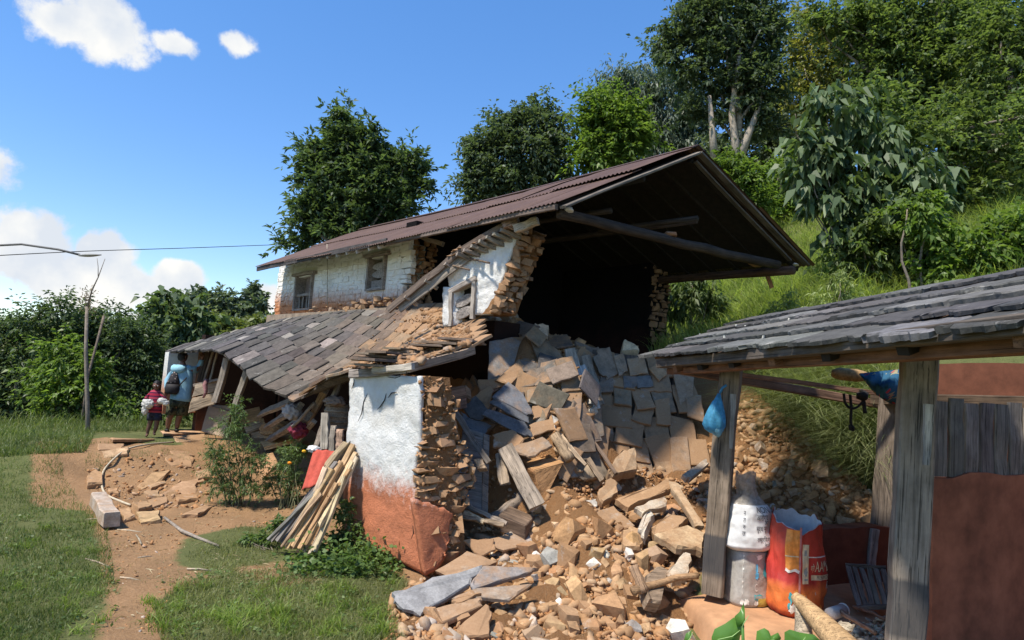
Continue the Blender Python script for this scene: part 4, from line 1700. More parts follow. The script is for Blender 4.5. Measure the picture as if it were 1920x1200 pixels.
# --- the mat of slates that slid down in one piece (right of the middle)
mat_ = empty("slid_roof_section", P(1200, 900, 8.9), "section of brown slate roofing slid down whole onto the rubble, its rows still overlapping", "roof section")
mo, mn = plane3(P(1120, 670, 9.95), P(1290, 690, 10.0), P(1180, 930, 8.75))
OUT = [(1112, 655), (1165, 664), (1215, 670), (1262, 688), (1290, 745), (1300, 800), (1315, 860), (1330, 910), (1275, 950), (1180, 940), (1100, 890), (1085, 800), (1092, 740)]
wood_under = [PPL(x, y, mo - mn * .10, mn) for x, y in OUT]
slab_from_poly("under_boarding", wood_under, .04, M_WOOD, mat_, (.12, .09, .07), nrm=mn)
ry = 950
row = 0
while ry > 655:
    h = random.uniform(27, 36) * (1.0 if ry > 760 else .9)
    rx = 1085 + random.uniform(-10, 12) - (ry - 655) * .02
    while rx < 1330:
        w = random.uniform(30, 62)
        cxp, cyp = rx + w / 2, ry + (rx - 1190) * .05
        if inpoly(np.array([cxp]), np.array([cyp]), OUT)[0] and random.random() > .04:
            c = PPL(cxp, cyp - h * .25, mo, mn)
            xa = (PPL(cxp + w / 2, cyp + w * .02, mo, mn) - PPL(cxp - w / 2, cyp - w * .02, mo, mn))
            L_ = xa.length
            x = xa.normalized()
            y = mn.cross(x).normalized()
            if y.z < 0:
                y = -y
            yaw = Matrix.Rotation(random.gauss(0, .11), 3, mn)
            tilt = Matrix.Rotation(.10 * (1 if x.cross(y).dot(mn) > 0 else -1) * -1 + random.gauss(0, .055), 3, x)
            x2, y2, n2 = yaw @ x, yaw @ tilt @ y, yaw @ tilt @ mn
            base = mixc((.215, .142, .090), (.345, .228, .136), random.random())
            if ry < 780 and random.random() < .4:
                base = (.20, .155, .112)
            M = basis(x2 * L_ * .97, y2 * random.uniform(.42, .52), n2 * random.uniform(.022, .034), c + mn * random.uniform(-.01, .03))
            place("slate", random.choice(M_SLABS), M, mat_, vary(base, .24), random.uniform(.42, .85))
        rx += w
    ry -= h
    row += 1
for (pts, c, o) in ([[(1262, 700), (1300, 690), (1300, 745), (1275, 760)], (0.224, 0.158, 0.106), .06], [[(1118, 655), (1142, 650), (1160, 700), (1138, 712)], (0.184, 0.137, 0.099), .10],
                    [[(1150, 668), (1168, 660), (1178, 695), (1160, 704)], (0.204, 0.151, 0.106), .12], [[(1176, 672), (1208, 668), (1216, 700), (1182, 704)], (0.245, 0.180, 0.122), .10],
                    [[(1216, 690), (1238, 678), (1252, 700), (1236, 715)], (0.299, 0.187, 0.106), .09], [[(1285, 745), (1316, 740), (1322, 792), (1290, 780)], (0.184, 0.144, 0.106), .07],
                    [[(1168, 705), (1194, 704), (1194, 725), (1170, 728)], (0.109, 0.104, 0.099), .07], [[(1194, 706), (1220, 704), (1226, 724), (1196, 727)], (0.116, 0.112, 0.106), .07],
                    [[(1130, 690), (1150, 688), (1150, 735), (1122, 735)], (0.150, 0.122, 0.099), .07], [[(1112, 668), (1124, 664), (1140, 708), (1124, 700)], (0.163, 0.130, 0.099), .12],
                    [[(1255, 820), (1290, 818), (1296, 880), (1262, 885)], (0.211, 0.151, 0.106), .06], [[(1098, 745), (1130, 748), (1126, 800), (1096, 800)], (0.102, 0.094, 0.087), .04]):
    slab_from_poly("slate", [PPL(x, y, mo + mn * o, mn) for x, y in pts], .028, M_SLATE, mat_, tuple(x * 1.35 for x in c), random.uniform(.7, .95), nrm=mn, rough=.014)

# --- loose slates: (pixel outline, depths at first and last row, colour, label)
LOOSE = []


def loose(pts, D, col, label, dust=.7, th=.03, grp=None, name="fallen_slate", cat="slate", mat=None, rough=.014, tilt=0.0, sub=4):
    """a slab whose outline was read from the photograph; D = depth of each corner"""
    if not isinstance(D, (list, tuple)):
        D = [D] * len(pts)
    q = [P(x, y, d) for (x, y), d in zip(pts, D)]
    c = sum(q, Vector()) / len(q)
    n = Vector()
    for i in range(len(q)):
        n += (q[i] - c).cross(q[(i + 1) % len(q)] - c)
    n.normalize()
    if n.dot(CAMP - c) < 0:
        n = -n
    o = slab_from_poly(name, q, th, mat or M_SLATE, None, col, dust, nrm=n, rough=rough, sub=sub)
    tag(o, label, cat, grp)
    return o


GB = (.098, .094, .092)
# heap left of the middle, from the back/top to the front
loose([(918, 640), (960, 632), (1005, 652), (968, 700), (915, 712)], [9.4, 9.6, 9.7, 9.3, 9.1], (0.25, 0.24, 0.23), "large grey and tan slate standing at the top left of the slate heap", .75)
loose([(962, 632), (1000, 628), (1020, 668), (985, 676)], [9.7, 9.75, 9.65, 9.55], (0.265, 0.193, 0.135), "tan dusty slate at the very top of the slate heap", .45)
loose([(1003, 640), (1040, 650), (1062, 678), (1022, 668)], [9.75, 9.7, 9.5, 9.55], (0.257, 0.201, 0.152), "brown slate with pale lower edge at the top right of the slate heap", .7)
loose([(905, 720), (958, 688), (975, 700), (920, 738)], [9.0, 9.2, 9.15, 8.95], (0.17, 0.165, 0.165), "grey slate under the large one at the heap's left shoulder", .8)
loose([(928, 712), (975, 674), (988, 690), (955, 722)], [8.95, 9.2, 9.15, 8.9], (0.281, 0.201, 0.135), "narrow tan slate leaning between two grey slates in the heap", .6)
loose([(1018, 678), (1052, 676), (1058, 698), (1026, 700)], [9.4, 9.4, 9.25, 9.25], (0.484, 0.453, 0.418), "small whitish slate high on the right edge of the heap", .95)
loose([(1000, 690), (1040, 702), (1050, 730), (1016, 722)], [9.3, 9.3, 9.15, 9.15], (0.281, 0.233, 0.185), "brown slate below the small whitish one in the heap", .7)
loose([(960, 705), (1000, 672), (1020, 690), (1000, 712)], [9.1, 9.3, 9.25, 9.1], (0.289, 0.201, 0.135), "orange dusty slate in the middle top of the heap", .35)
loose([(985, 738), (1028, 720), (1058, 727), (1050, 738), (1008, 744)], [9.0, 9.05, 9.05, 8.95, 8.9], (0.281, 0.217, 0.16), "wide tan slate with whitish tip in the right half of the heap", .7)
loose([(895, 712), (958, 704), (952, 722), (900, 735)], [8.95, 9.05, 9.0, 8.9], (0.296, 0.209, 0.135), "long tan slate lying flat above the fan of dark slates", .6)
loose([(990, 742), (1045, 732), (1050, 748), (1000, 764), (992, 756)], [8.85, 8.9, 8.85, 8.75, 8.8], (0.458, 0.417, 0.371), "pale slate below the wide tan one on the heap's right half", .9)
loose([(1045, 730), (1055, 738), (1076, 770), (1030, 782), (1022, 760)], [8.85, 8.85, 8.7, 8.65, 8.7], (0.493, 0.471, 0.447), "whitish splashed slate at the right edge of the heap", .95)
loose([(998, 762), (1030, 756), (1042, 778), (1000, 786)], [8.65, 8.7, 8.6, 8.55], (0.343, 0.225, 0.135), "orange tan slate beside the whitish splashed slate", .4)
loose([(884, 745), (920, 722), (925, 735), (915, 768), (900, 758)], [8.6, 8.75, 8.7, 8.55, 8.55], (0.312, 0.217, 0.135), "tan clay smeared slate over the left end of the dark fan", .45)
loose([(866, 764), (892, 742), (918, 770), (902, 788), (880, 782)], [8.45, 8.6, 8.5, 8.4, 8.4], GB, "square charcoal slate at the left end of the fan", .95)
loose([(862, 770), (882, 784), (922, 798), (900, 822), (872, 800)], [8.4, 8.4, 8.4, 8.2, 8.3], (0.12, 0.12, 0.125), "ragged grey slate drooping at the lower left of the fan", .95)
loose([(922, 745), (953, 716), (980, 738), (1000, 775), (988, 778)], [8.5, 8.75, 8.7, 8.55, 8.5], (0.16, 0.16, 0.17), "large grey slate with tan patch crowning the dark fan", .85)
loose([(918, 755), (928, 748), (990, 780), (992, 792), (980, 790)], [8.42, 8.45, 8.48, 8.42, 8.42], (0.12, 0.122, 0.13), "narrow charcoal slate in the middle of the fan", .97)
loose([(904, 778), (916, 766), (985, 792), (1000, 818), (985, 818)], [8.3, 8.35, 8.4, 8.32, 8.28], (0.11, 0.112, 0.12), "long charcoal slate lowest in the fan", .97)
loose([(992, 796), (1040, 782), (1056, 800), (1000, 818)], [8.4, 8.55, 8.45, 8.3], (0.328, 0.241, 0.168), "tan slate right of the lowest charcoal slate", .6)
loose([(1035, 778), (1052, 788), (1058, 808), (1040, 808)], [8.5, 8.5, 8.4, 8.4], (0.484, 0.453, 0.418), "small white edged slate hanging off the heap's lower right", .95)
loose([(924, 815), (960, 805), (984, 822), (975, 838), (925, 838)], [8.2, 8.3, 8.2, 8.1, 8.1], (0.281, 0.161, 0.093), "clay covered slate at the bottom of the heap beside the hole", .3, .04)
loose([(958, 838), (1018, 818), (1036, 836), (992, 858), (976, 852)], [8.05, 8.2, 8.1, 7.95, 7.98], (0.281, 0.225, 0.177), "broad tan slate jutting out at the foot of the heap", .75, .035)
# slates about the foot of the heap
loose([(1042, 872), (1066, 866), (1084, 894), (1050, 896)], [8.2, 8.3, 8.2, 8.1], (.26, .23, .20), "grey slate lying right of the brown chest", .9)
loose([(1016, 946), (1070, 928), (1142, 962), (1060, 978), (1028, 972)], [7.7, 7.95, 7.85, 7.6, 7.6], (.27, .235, .20), "wide grey tan slate lying flat below the heap", .75, .035)
loose([(1088, 966), (1135, 958), (1146, 972), (1098, 980)], [7.6, 7.7, 7.6, 7.5], (.30, .27, .24), "flat dark edged slate beside the wide grey one", .85)
loose([(1086, 938), (1118, 935), (1120, 950), (1090, 952)], [7.85, 7.9, 7.85, 7.8], (.56, .52, .46), "small pale rectangular stone on the wide grey slate", .95, .05, name="fallen_stone", cat="stone", mat=M_STONE)
loose([(1118, 990 - 30), (1150, 1010 - 62), (1190, 985), (1150, 1000)], [7.55, 7.7, 7.5, 7.4], (.36, .25, .16), "brown slate lying below the heap on loose earth", .6)
loose([(950, 1012), (990, 995), (1012, 1005), (975, 1032)], [7.3, 7.5, 7.45, 7.2], (.33, .28, .24), "grey slate with white lower edge before the dark hole", .8)
loose([(900, 1015), (960, 998), (1000, 1020), (945, 1032)], [7.2, 7.4, 7.3, 7.1], (.30, .26, .22), "flat brown slate at the foot of the broken wall end", .6)
loose([(868, 1012), (925, 1010), (930, 1030), (900, 1042)], [7.1, 7.2, 7.1, 7.0], (.37, .21, .12), "clay smeared slate just right of the red wall foot", .3)
# big slates in front of the corner wall
loose([(815, 1070), (876, 1032), (932, 1052), (905, 1062), (850, 1088)], [6.55, 6.85, 6.75, 6.6, 6.45], (.36, .28, .21), "tan slate lying under the big grey slate by the red wall", .6, .04)
loose([(735, 1112), (812, 1082), (905, 1060), (880, 1095), (788, 1152), (748, 1132)], [5.85, 6.2, 6.45, 6.2, 5.7, 5.75], (.27, .262, .255), "largest grey slate with white lime splashes before the red wall", .97, .045, rough=.02)
loose([(882, 1094), (905, 1062), (1012, 1064), (975, 1078), (890, 1106)], [6.15, 6.45, 6.55, 6.4, 6.1], (.24, .215, .20), "long brown grey slate right of the largest one", .8, .04)
loose([(845, 1122), (892, 1104), (998, 1094), (955, 1124), (900, 1120)], [5.98, 6.1, 6.25, 6.0, 5.95], (.33, .27, .215), "flat tan grey slate below the long brown one", .75, .035)
loose([(846, 1126), (880, 1108), (902, 1112), (858, 1132)], [5.88, 6.0, 5.98, 5.85], (.40, .23, .12), "small orange stone strip wedged under the flat slate", .5, .05, name="fallen_stone", cat="stone", mat=M_STONE)
loose([(782, 1168), (812, 1142), (902, 1120), (905, 1135), (800, 1184)], [5.62, 5.8, 5.95, 5.85, 5.55], (.37, .26, .175), "long tan slate lowest before the red wall", .65, .045)
loose([(855, 1180), (912, 1130), (922, 1145), (918, 1192), (870, 1196)], [5.6, 5.85, 5.8, 5.55, 5.5], (.33, .215, .13), "upright brown slab half buried in orange earth", .4, .06)
# large flat stones of the rubble apron
for (pts, D, c, lb, d, th) in (
        ([(1155, 935), (1250, 900), (1265, 908), (1248, 925), (1180, 950)], [7.7, 8.0, 7.95, 7.85, 7.55], (.50, .33, .19), "long thick tan stone on the rubble below the slid roof section", .6, .09),
        ([(1250, 900), (1270, 905), (1322, 985), (1305, 985)], [8.0, 8.0, 7.3, 7.3], (.46, .33, .21), "long narrow stone bar lying beside the left shed post", .8, .07),
        ([(1228, 1000), (1290, 985), (1325, 1000), (1316, 1032), (1270, 1026)], [7.15, 7.35, 7.25, 6.95, 6.95], (.50, .36, .22), "broad tan flagstone beside the left shed post", .75, .09),
        ([(1195, 995), (1215, 955), (1226, 962), (1222, 975), (1208, 1008)], [7.2, 7.5, 7.45, 7.3, 7.1], (.50, .45, .38), "pale stone standing on edge left of the broad flagstone", .85, .10),
        ([(1218, 990), (1255, 962), (1290, 972), (1270, 995), (1230, 1002)], [7.3, 7.5, 7.45, 7.25, 7.2], (.46, .33, .21), "earth covered stone with whitish front edge above the flagstone", .45, .10),
        ([(1120, 925), (1145, 895), (1160, 905), (1158, 925), (1130, 945)], [7.8, 8.05, 8.0, 7.85, 7.7], (.40, .30, .20), "squarish brown stone left of the long thick one", .6, .10),
        ([(1190, 950), (1246, 930), (1252, 950), (1205, 962)], [7.5, 7.65, 7.55, 7.4], (.52, .44, .34), "pale flat stone below the long thick one", .8, .08),
        ([(1140, 880), (1165, 845), (1190, 842), (1196, 880), (1150, 892)], [8.3, 8.55, 8.55, 8.35, 8.2], (.36, .255, .165), "large brown boulder leaning on the slid roof section's foot", .75, .16),
        ([(1280, 890), (1325, 860), (1330, 868), (1296, 900)], [8.35, 8.7, 8.65, 8.3], (.45, .37, .29), "long pale stone on edge at the slid section's right foot", .85, .08),
        ([(1246, 1075), (1280, 1035), (1296, 1040), (1290, 1080), (1262, 1085)], [6.5, 6.85, 6.8, 6.5, 6.4], (.48, .40, .31), "tall pale slab leaning near the wooden branch by the post", .8, .08),
        ([(1165, 1000), (1185, 985), (1210, 1005), (1200, 1030), (1170, 1030)], [7.2, 7.35, 7.25, 7.0, 7.0], (.48, .32, .18), "blocky ochre stone left of the flagstone", .7, .16),
        ([(1165, 660), (1172, 635), (1195, 648), (1198, 658)], [10.3, 10.4, 10.4, 10.3], (.60, .47, .31), "pale pointed stone perched above the slid roof section", .9, .16),
        ([(994, 630), (1003, 606), (1028, 610), (1026, 638)], [9.9, 10.0, 10.0, 9.9], (.56, .44, .32), "pale square stone perched on the ridge of rubble", .85, .18),
):
    o = loose(pts, D, c, lb, d, th, name="fallen_stone", cat="stone", mat=M_STONE, rough=.02)
    o['group'] = "large stones on the rubble"

# --- timbers of the heap


def timber(a, b, w, h, c, label, name="fallen_timber", cat="timber", shape='square', up=None, rag=0.0, bend=0.0, taper=1.0, jit=.008, mat=None, grp=None, seg=6):
    o = beam(name, P(*a), P(*b), w, h, mat or M_WOOD, None, c, up=up or Vector((-.3, -.8, .5)), shape=shape, ragged=rag, bend=bend, taper=taper, jit=jit, seg=seg)
    return tag(o, label, cat, grp)


timber((1070, 655, 9.6), (1092, 770, 8.9), .17, .05, (.38, .31, .24), "broad weathered board standing between the slate heap and the slid section", rag=.02, jit=.012)
timber((1084, 690, 9.25), (1112, 770, 8.8), .22, .04, (.50, .46, .41), "board with white splashed lower end standing right of the broad weathered one", rag=.02)
timber((1098, 668, 9.6), (1126, 760, 9.0), .14, .05, (.33, .25, .18), "brown split board beside the white splashed board", rag=.02, jit=.014)
timber((1074, 755, 9.0), (1108, 900, 8.25), .17, .13, (.36, .27, .185), "thick knotty trunk standing upright left of the slid section", shape='round', bend=.05, jit=.02, seg=9)
timber((1108, 822, 8.6), (1156, 888, 8.2), .045, .05, (.16, .11, .08), "thin dark lath leaning at the foot of the slid section", jit=.006)
timber((1102, 862, 8.35), (1130, 902, 8.1), .07, .05, (.22, .16, .11), "short dark board at the foot of the knotty trunk")
timber((1046, 812, 8.4), (1098, 872, 8.1), .08, .06, (.42, .31, .21), "pointed light timber under the heap's right edge", taper=.5)
timber((1040, 815, 8.3), (1068, 862, 8.05), .13, .10, (.33, .235, .15), "stubby log end hanging below the slate heap", shape='round', jit=.015)
timber((948, 838, 8.0), (1006, 950, 7.45), .19, .06, (.29, .235, .185), "broad grey board leaning forward out of the dark hole", rag=.015, jit=.012)
timber((938, 852, 8.1), (946, 905, 7.9), .13, .05, (.36, .275, .20), "short board with a jagged lower end beside the leaning grey board", rag=.05)
timber((840, 752, 8.1), (916, 868, 7.75), .075, .05, (.20, .17, .145), "long grey lath slanting from the broken wall end across the hole", jit=.012)
timber((898, 862, 7.8), (905, 880, 7.75), .10, .07, (.45, .32, .21), "light splintered stub at the lower end of the slanting lath", rag=.04)
timber((925, 975, 7.75), (990, 918, 8.2), .15, .15, (.24, .19, .15), "bent log lying in the mouth of the dark hole", shape='round', bend=.06, jit=.015)
timber((868, 968, 7.35), (945, 985, 7.25), .045, .05, (.30, .22, .15), "thin split stick at the foot of the grey door panel")
timber((866, 944, 7.6), (950, 982, 7.3), .05, .035, (.27, .215, .17), "grey lath lying on the thin split stick")
timber((870, 962, 7.38), (908, 978, 7.3), .06, .06, (.42, .33, .22), "short squared stick beside the thin split stick")
timber((940, 1012, 7.35), (1002, 985, 7.55), .05, .03, (.38, .31, .24), "pale bent lath on the slates before the hole", bend=.03)
timber((1008, 970, 7.7), (1012, 945, 7.9), .05, .05, (.24, .19, .15), "short dark stick before the hole")
# the brown chest and the grey door panel in the hole
chest = empty("wooden_chest", P(1000, 890, 8.2), "smooth brown wooden chest tipped over under the slate heap", "chest")
cA, cB, cC, cD = P(1002, 882, 7.95), P(1055, 868, 8.15), P(1022, 925, 7.85), P(960, 915, 8.3)
chx = (cB - cA)
slab_from_poly("side_board", [P(1002, 884, 7.9), P(1056, 868, 8.1), P(1028, 925, 7.9), P(1012, 938, 7.85)], .03, M_WOOD, chest, (.34, .185, .085), nrm=(0, -1, 0), rough=.003, sub=1)
slab_from_poly("lid", [P(975, 862, 8.35), P(1030, 848, 8.5), P(1057, 866, 8.1), P(1002, 882, 7.9)], .03, M_WOOD, chest, (.40, .22, .10), nrm=(0, -.2, 1), rough=.003, sub=1)
slab_from_poly("end_board", [P(972, 864, 8.3), P(1001, 884, 7.9), P(1011, 938, 7.85), P(985, 930, 8.2)], .03, M_WOOD, chest, (.24, .125, .06), nrm=(-1, -.5, 0), rough=.003, sub=1)
chest2 = empty("small_box", P(965, 975, 7.6), "dark brown wooden box lying in the mouth of the hole", "box")
_b = [P(935, 965, 7.5), P(985, 985, 7.35), P(1002, 968, 7.6), P(955, 948, 7.8)]
slab_from_poly("lid", _b, .03, M_WOOD, chest2, (.17, .115, .08), nrm=UP, rough=.003, sub=1)
slab_from_poly("side_board", [P(935, 966, 7.49), P(985, 986, 7.34), P(984, 1012, 7.34), P(936, 996, 7.49)], .03, M_WOOD, chest2, (.13, .085, .06), nrm=(0, -1, 0), rough=.003, sub=1)
slab_from_poly("end_board", [P(986, 986, 7.35), P(1002, 969, 7.6), P(1001, 992, 7.6), P(985, 1012, 7.35)], .03, M_WOOD, chest2, (.16, .105, .07), nrm=(1, -.5, 0), rough=.003, sub=1)
door = empty("door_panel", P(885, 975, 7.75), "tall grey wooden door panel standing in the hole beside the broken wall end", "door")
slab_from_poly("panel", [P(868, 800, 8.05), P(915, 815, 8.15), P(912, 962, 7.75), P(852, 950, 7.65)], .03, M_WOOD, door, (.17, .155, .14), nrm=(0, -1, 0), rough=.002, sub=1)
slab_from_poly("stile", [P(906, 812, 8.12), P(918, 816, 8.15), P(915, 966, 7.73), P(903, 960, 7.72)], .045, M_WOOD, door, (.20, .165, .135), nrm=(0, -1, 0), rough=.002, sub=1)
tube("ring_handle", [P(879 + 4 * math.cos(a), 914 + 5 * math.sin(a), 7.73) for a in np.linspace(0, 6.0, 9)], .008, M_DARKWOOD, door, k=5)
bkt = empty("crushed_crate", P(855, 760, 8.6), "weathered brown slatted box crushed behind the broken wall end", "crate")
for (pts, c) in (([(832, 728), (872, 722), (876, 745), (840, 752)], (.30, .19, .14)), ([(836, 752), (874, 746), (876, 764), (846, 772)], (.24, .15, .12)), ([(872, 722), (882, 730), (884, 750), (876, 746)], (.26, .18, .13))):
    slab_from_poly("slat", [P(x, y, 8.35) for x, y in pts], .04, M_WOOD, bkt, c, nrm=(0, -1, 0), rough=.006, sub=2)

# --- rubble stones: the individually visible ones
RUBZ = [([(1000, 650), (1090, 650), (1120, 740), (1130, 900), (1070, 930), (1050, 830), (1075, 760)], 14, .10, .22, OCHRE),
        ([(760, 1198), (800, 1160), (930, 1130), (1010, 1095), (900, 1045), (1040, 985), (1160, 990), (1300, 1040), (1300, 1100), (1285, 1198)], 165, .10, .29, TAN),
        ([(1330, 870), (1420, 845), (1520, 850), (1640, 935), (1640, 985), (1470, 985), (1400, 960), (1330, 930)], 64, .11, .25, TAN),
        ([(1100, 900), (1300, 905), (1330, 960), (1280, 1030), (1120, 990)], 28, .11, .25, TAN),
        ([(745, 592), (870, 606), (990, 590), (1090, 640), (1110, 665), (1000, 640), (880, 640), (740, 612)], 28, .10, .22, OCHRE),
        ([(1395, 745), (1440, 760), (1480, 800), (1540, 860), (1480, 860), (1400, 830)], 0, .08, .2, TAN)]
nstone = 0
for (poly, n, smin, smax, col) in RUBZ:
    xs_, ys_ = [p[0] for p in poly], [p[1] for p in poly]
    k = tries = 0
    pts_ = []
    while k < n and tries < 4000:
        tries += 1
        x, y = random.uniform(min(xs_), max(xs_)), random.uniform(min(ys_), max(ys_))
        if not inpoly(np.array([x]), np.array([y]), poly)[0]:
            continue
        s = smin + (smax - smin) * random.random() ** 1.9
        p = onT(x, y)
        if p is None:
            continue
        if any((p - q).length < (s + r) * .36 for q, r in pts_):
            continue
        pts_.append((p, s))
        nrm = gnormal(p.x, p.y)
        R = Matrix.Rotation(random.uniform(0, 6.28), 3, nrm) @ Matrix.Rotation(random.gauss(0, .5), 3, Vector((1, 0, 0)))
        ax = R @ nrm.orthogonal().normalized()
        zz = (R @ nrm)
        ay = zz.cross(ax).normalized()
        zz = ax.cross(ay)
        m = random.choice(M_STONES if random.random() < .7 else M_FLATS)
        cc = random.random()
        c = mixc(col, BUFF, random.random()) if cc < .55 else (mixc(col, OCHRE, random.random()) if cc < .82 else (GREYST if cc < .88 else PALE if cc < .985 else (.60, .57, .52)))
        M = basis(ax * s * random.uniform(1.0, 1.7), ay * s * random.uniform(.8, 1.15), zz * s * random.uniform(.8, 1.1), p + nrm * s * random.uniform(-.10, .22))
        o = place("rubble_stone", m, M, None, vary(c, .2), random.choice((1, .85, .7, .55)))
        hue = 'tan' if cc < .55 else 'ochre' if cc < .82 else 'grey' if cc < .88 else 'pale buff' if cc < .985 else 'whitish'
        big = 'large' if s > .2 else 'middling' if s > .13 else 'small'
        if col == OCHRE:
            tag(o, big + " " + hue + " clay covered stone on the rubble ridge under the white wall fragment", "stone", "stones on the rubble ridge")
        elif x > 1310 and y < 1000:
            tag(o, big + " broken " + hue + " stone on the rubble slope behind the shed posts", "stone", "stones behind the shed")
        else:
            tag(o, big + " broken " + hue + " stone on the rubble slope below the slate heap", "stone", "stones on the rubble slope")
        k += 1
        nstone += 1

# --- small rubble that nobody could count


def joined_stones(name, pts, sizes, mats, squash=.7, kind='stuff'):
    base = []
    for m in M_STONES[-14:]:
        v = np.array([x.co[:] for x in m.vertices])
        f = []
        for pl in m.polygons:
            vs = list(pl.vertices)
            for i in range(1, len(vs) - 1):
                f.append((vs[0], vs[i], vs[i + 1]))
        base.append((v, np.array(f)))
    V, Fc, k = [], [], 0
    for p, s in zip(pts, sizes):
        v, f = base[random.randrange(len(base))]
        a = np.array(Matrix.Rotation(random.uniform(0, 6.28), 3, 'Z') @ Matrix.Rotation(random.gauss(0, .6), 3, 'X') @ Matrix.Rotation(random.gauss(0, .6), 3, 'Y'))
        sc = np.array([s * random.uniform(1.1, 2.2), s * random.uniform(.7, 1.4), s * random.uniform(.22, .6)])
        V.append((v * sc) @ a.T + np.array(p))
        Fc.append(f + k)
        k += len(v)
    me = mesh_np(name, np.concatenate(V), np.concatenate(Fc))
    o = link(name, me, None, None, mats)
    return tag(o, kind=kind)


def scatter_px(poly, n, lo, hi, lift=.0, power=2.0):
    xs_, ys_ = [p[0] for p in poly], [p[1] for p in poly]
    x = RNG.uniform(min(xs_), max(xs_), n * 3)
    y = RNG.uniform(min(ys_), max(ys_), n * 3)
    m = inpoly(x, y, poly)
    Q = onT_np(x[m][:n], y[m][:n], 20.0)
    P_, S_ = [], []
    for q in Q:
        s = lo + (hi - lo) * random.random() ** power
        P_.append(Vector(q) + UP * (s * .15 + lift))
        S_.append(s)
    return P_, S_


pp, ss = [], []
for (poly, n) in ((RUB1, 12500), ([(930, 640), (1110, 640), (1130, 900), (1040, 900), (900, 980), (880, 860)], 1800), ([(735, 580), (880, 600), (1000, 570), (1110, 640), (1200, 655), (1200, 700), (1110, 690), (1000, 650), (880, 650), (730, 620)], 1500),
                  ([(1390, 735), (1480, 780), (1650, 930), (1640, 990), (1320, 960), (1320, 840)], 1300)):
    a, b = scatter_px(poly, n, .012, .058)
    pp += a
    ss += b
o = joined_stones("rubble", pp, ss, M_CLODS)
tag(o, "loose orange earth clods and small stone chips covering the rubble slope", "rubble")
pp, ss = [], []
for (poly, n) in ((RUB1, 1250), ([(1390, 745), (1480, 785), (1640, 930), (1640, 985), (1320, 960), (1320, 850)], 750), ([(735, 585), (880, 604), (1000, 580), (1110, 645), (1190, 660), (1190, 690), (1110, 690), (1000, 650), (880, 645), (740, 615)], 420), ([(1000, 650), (1110, 650), (1130, 900), (1050, 880)], 420)):
    q, w = scatter_px(poly, n, .045, .14, power=2.0)
    pp += q
    ss += w
o = joined_stones("fist_stones", pp, ss, m_soilclods("fist_stone_tan", (.27, .15, .075), (.45, .29, .165)))
tag(o, "fist sized broken stones packed all over the rubble slope", "rubble")
o = joined_stones("mud_mortar", MUD_BITS[0], MUD_BITS[1], m_soilclods("wall_mud", (.20, .10, .05), (.36, .21, .11), 0.0))
o.parent = pier
o.matrix_basis = WM[pier.name].inverted()
# extra slates that slid over the heap
SL = [(905, 650), (1000, 628), (1115, 655), (1125, 735), (1060, 740), (1030, 800), (1000, 840), (930, 810), (870, 770)]
for (x, y) in ((1068, 765), (1075, 790), (1062, 800), (1090, 800), (1085, 830), (1070, 840), (1100, 850), (1085, 870), (1105, 880), (1060, 870), (1110, 790), (1120, 830)):
    p = onT(x, y)
    n = (gnormal(p.x, p.y) + Vector((random.gauss(0, .25), random.gauss(-.3, .25), random.gauss(.1, .15)))).normalized()
    ax = Matrix.Rotation(random.uniform(-.5, .5), 3, n) @ n.cross(UP).normalized()
    o = place("fallen_slate", random.choice(M_SLABS), basis(ax * random.uniform(.22, .34), n.cross(ax) * random.uniform(.36, .5), n * .03, p + n * random.uniform(.05, .15)), None, vary((.17, .135, .105), .25), random.uniform(.6, .95))
    tag(o, "brown slate lodged among the upright boards left of the slid roof section", "slate", "slates among the boards")
k = 0
while k < 52:
    x, y = random.uniform(870, 1135), random.uniform(628, 880)
    if not inpoly(np.array([x]), np.array([y]), SL)[0]:
        continue
    p = onT(x, y)
    if p is None:
        continue
    n = (gnormal(p.x, p.y) + Vector((random.gauss(0, .22), random.gauss(-.15, .22), random.gauss(.1, .15)))).normalized()
    ax = n.orthogonal().normalized()
    ax = Matrix.Rotation(random.uniform(0, 6.28), 3, n) @ ax
    ay = n.cross(ax)
    c = vary(random.choice(((.14, .115, .092), (.18, .142, .108), (.22, .17, .125), (.105, .095, .088), (.20, .15, .105))), .2)
    o = place("fallen_slate", random.choice(M_SLABS), basis(ax * random.uniform(.20, .38), ay * random.uniform(.32, .58), n * random.uniform(.022, .035), p + n * random.uniform(.03, .16)), None, c, random.uniform(.6, .97))
    tag(o, ('charcoal' if c[0] < .125 else 'dark brown' if c[0] < .185 else 'light brown') + " slate jumbled on the heap between the dark fan and the slid section", "slate", "slates jumbled on the heap")
    k += 1
# crumbs on the dusty part of the slate roof and soil crumbs on the path
pp, ss = [], []
for i in range(2600):
    v = random.uniform(-.1, 2.2)
    u = umin(v) + abs(random.gauss(0, .85))
    pp.append(LT(u, v) + UP * .03)
    ss.append(random.uniform(.008, .035) if random.random() < .88 else random.uniform(.04, .11))
o = joined_stones("roof_debris", pp, ss, m_soilclods("roof_mud", (.17, .095, .05), (.32, .195, .11), .5))
tag(o, "crumbled orange mud and chips lying on the near slates of the lean-to roof", "debris")
pp, ss = scatter_px([(165, 1195), (215, 1050), (180, 900), (420, 860), (560, 960), (560, 1010), (340, 1010), (300, 1195)], 700, .008, .035)
a, b = scatter_px([(165, 880), (300, 845), (400, 860), (400, 960), (180, 960)], 500, .015, .07)
o = joined_stones("soil_crumbs", pp + a, ss + b, M_CLODS)
tag(o, "crumbs of soil and chips of stone strewn over the bare path", "crumbs")
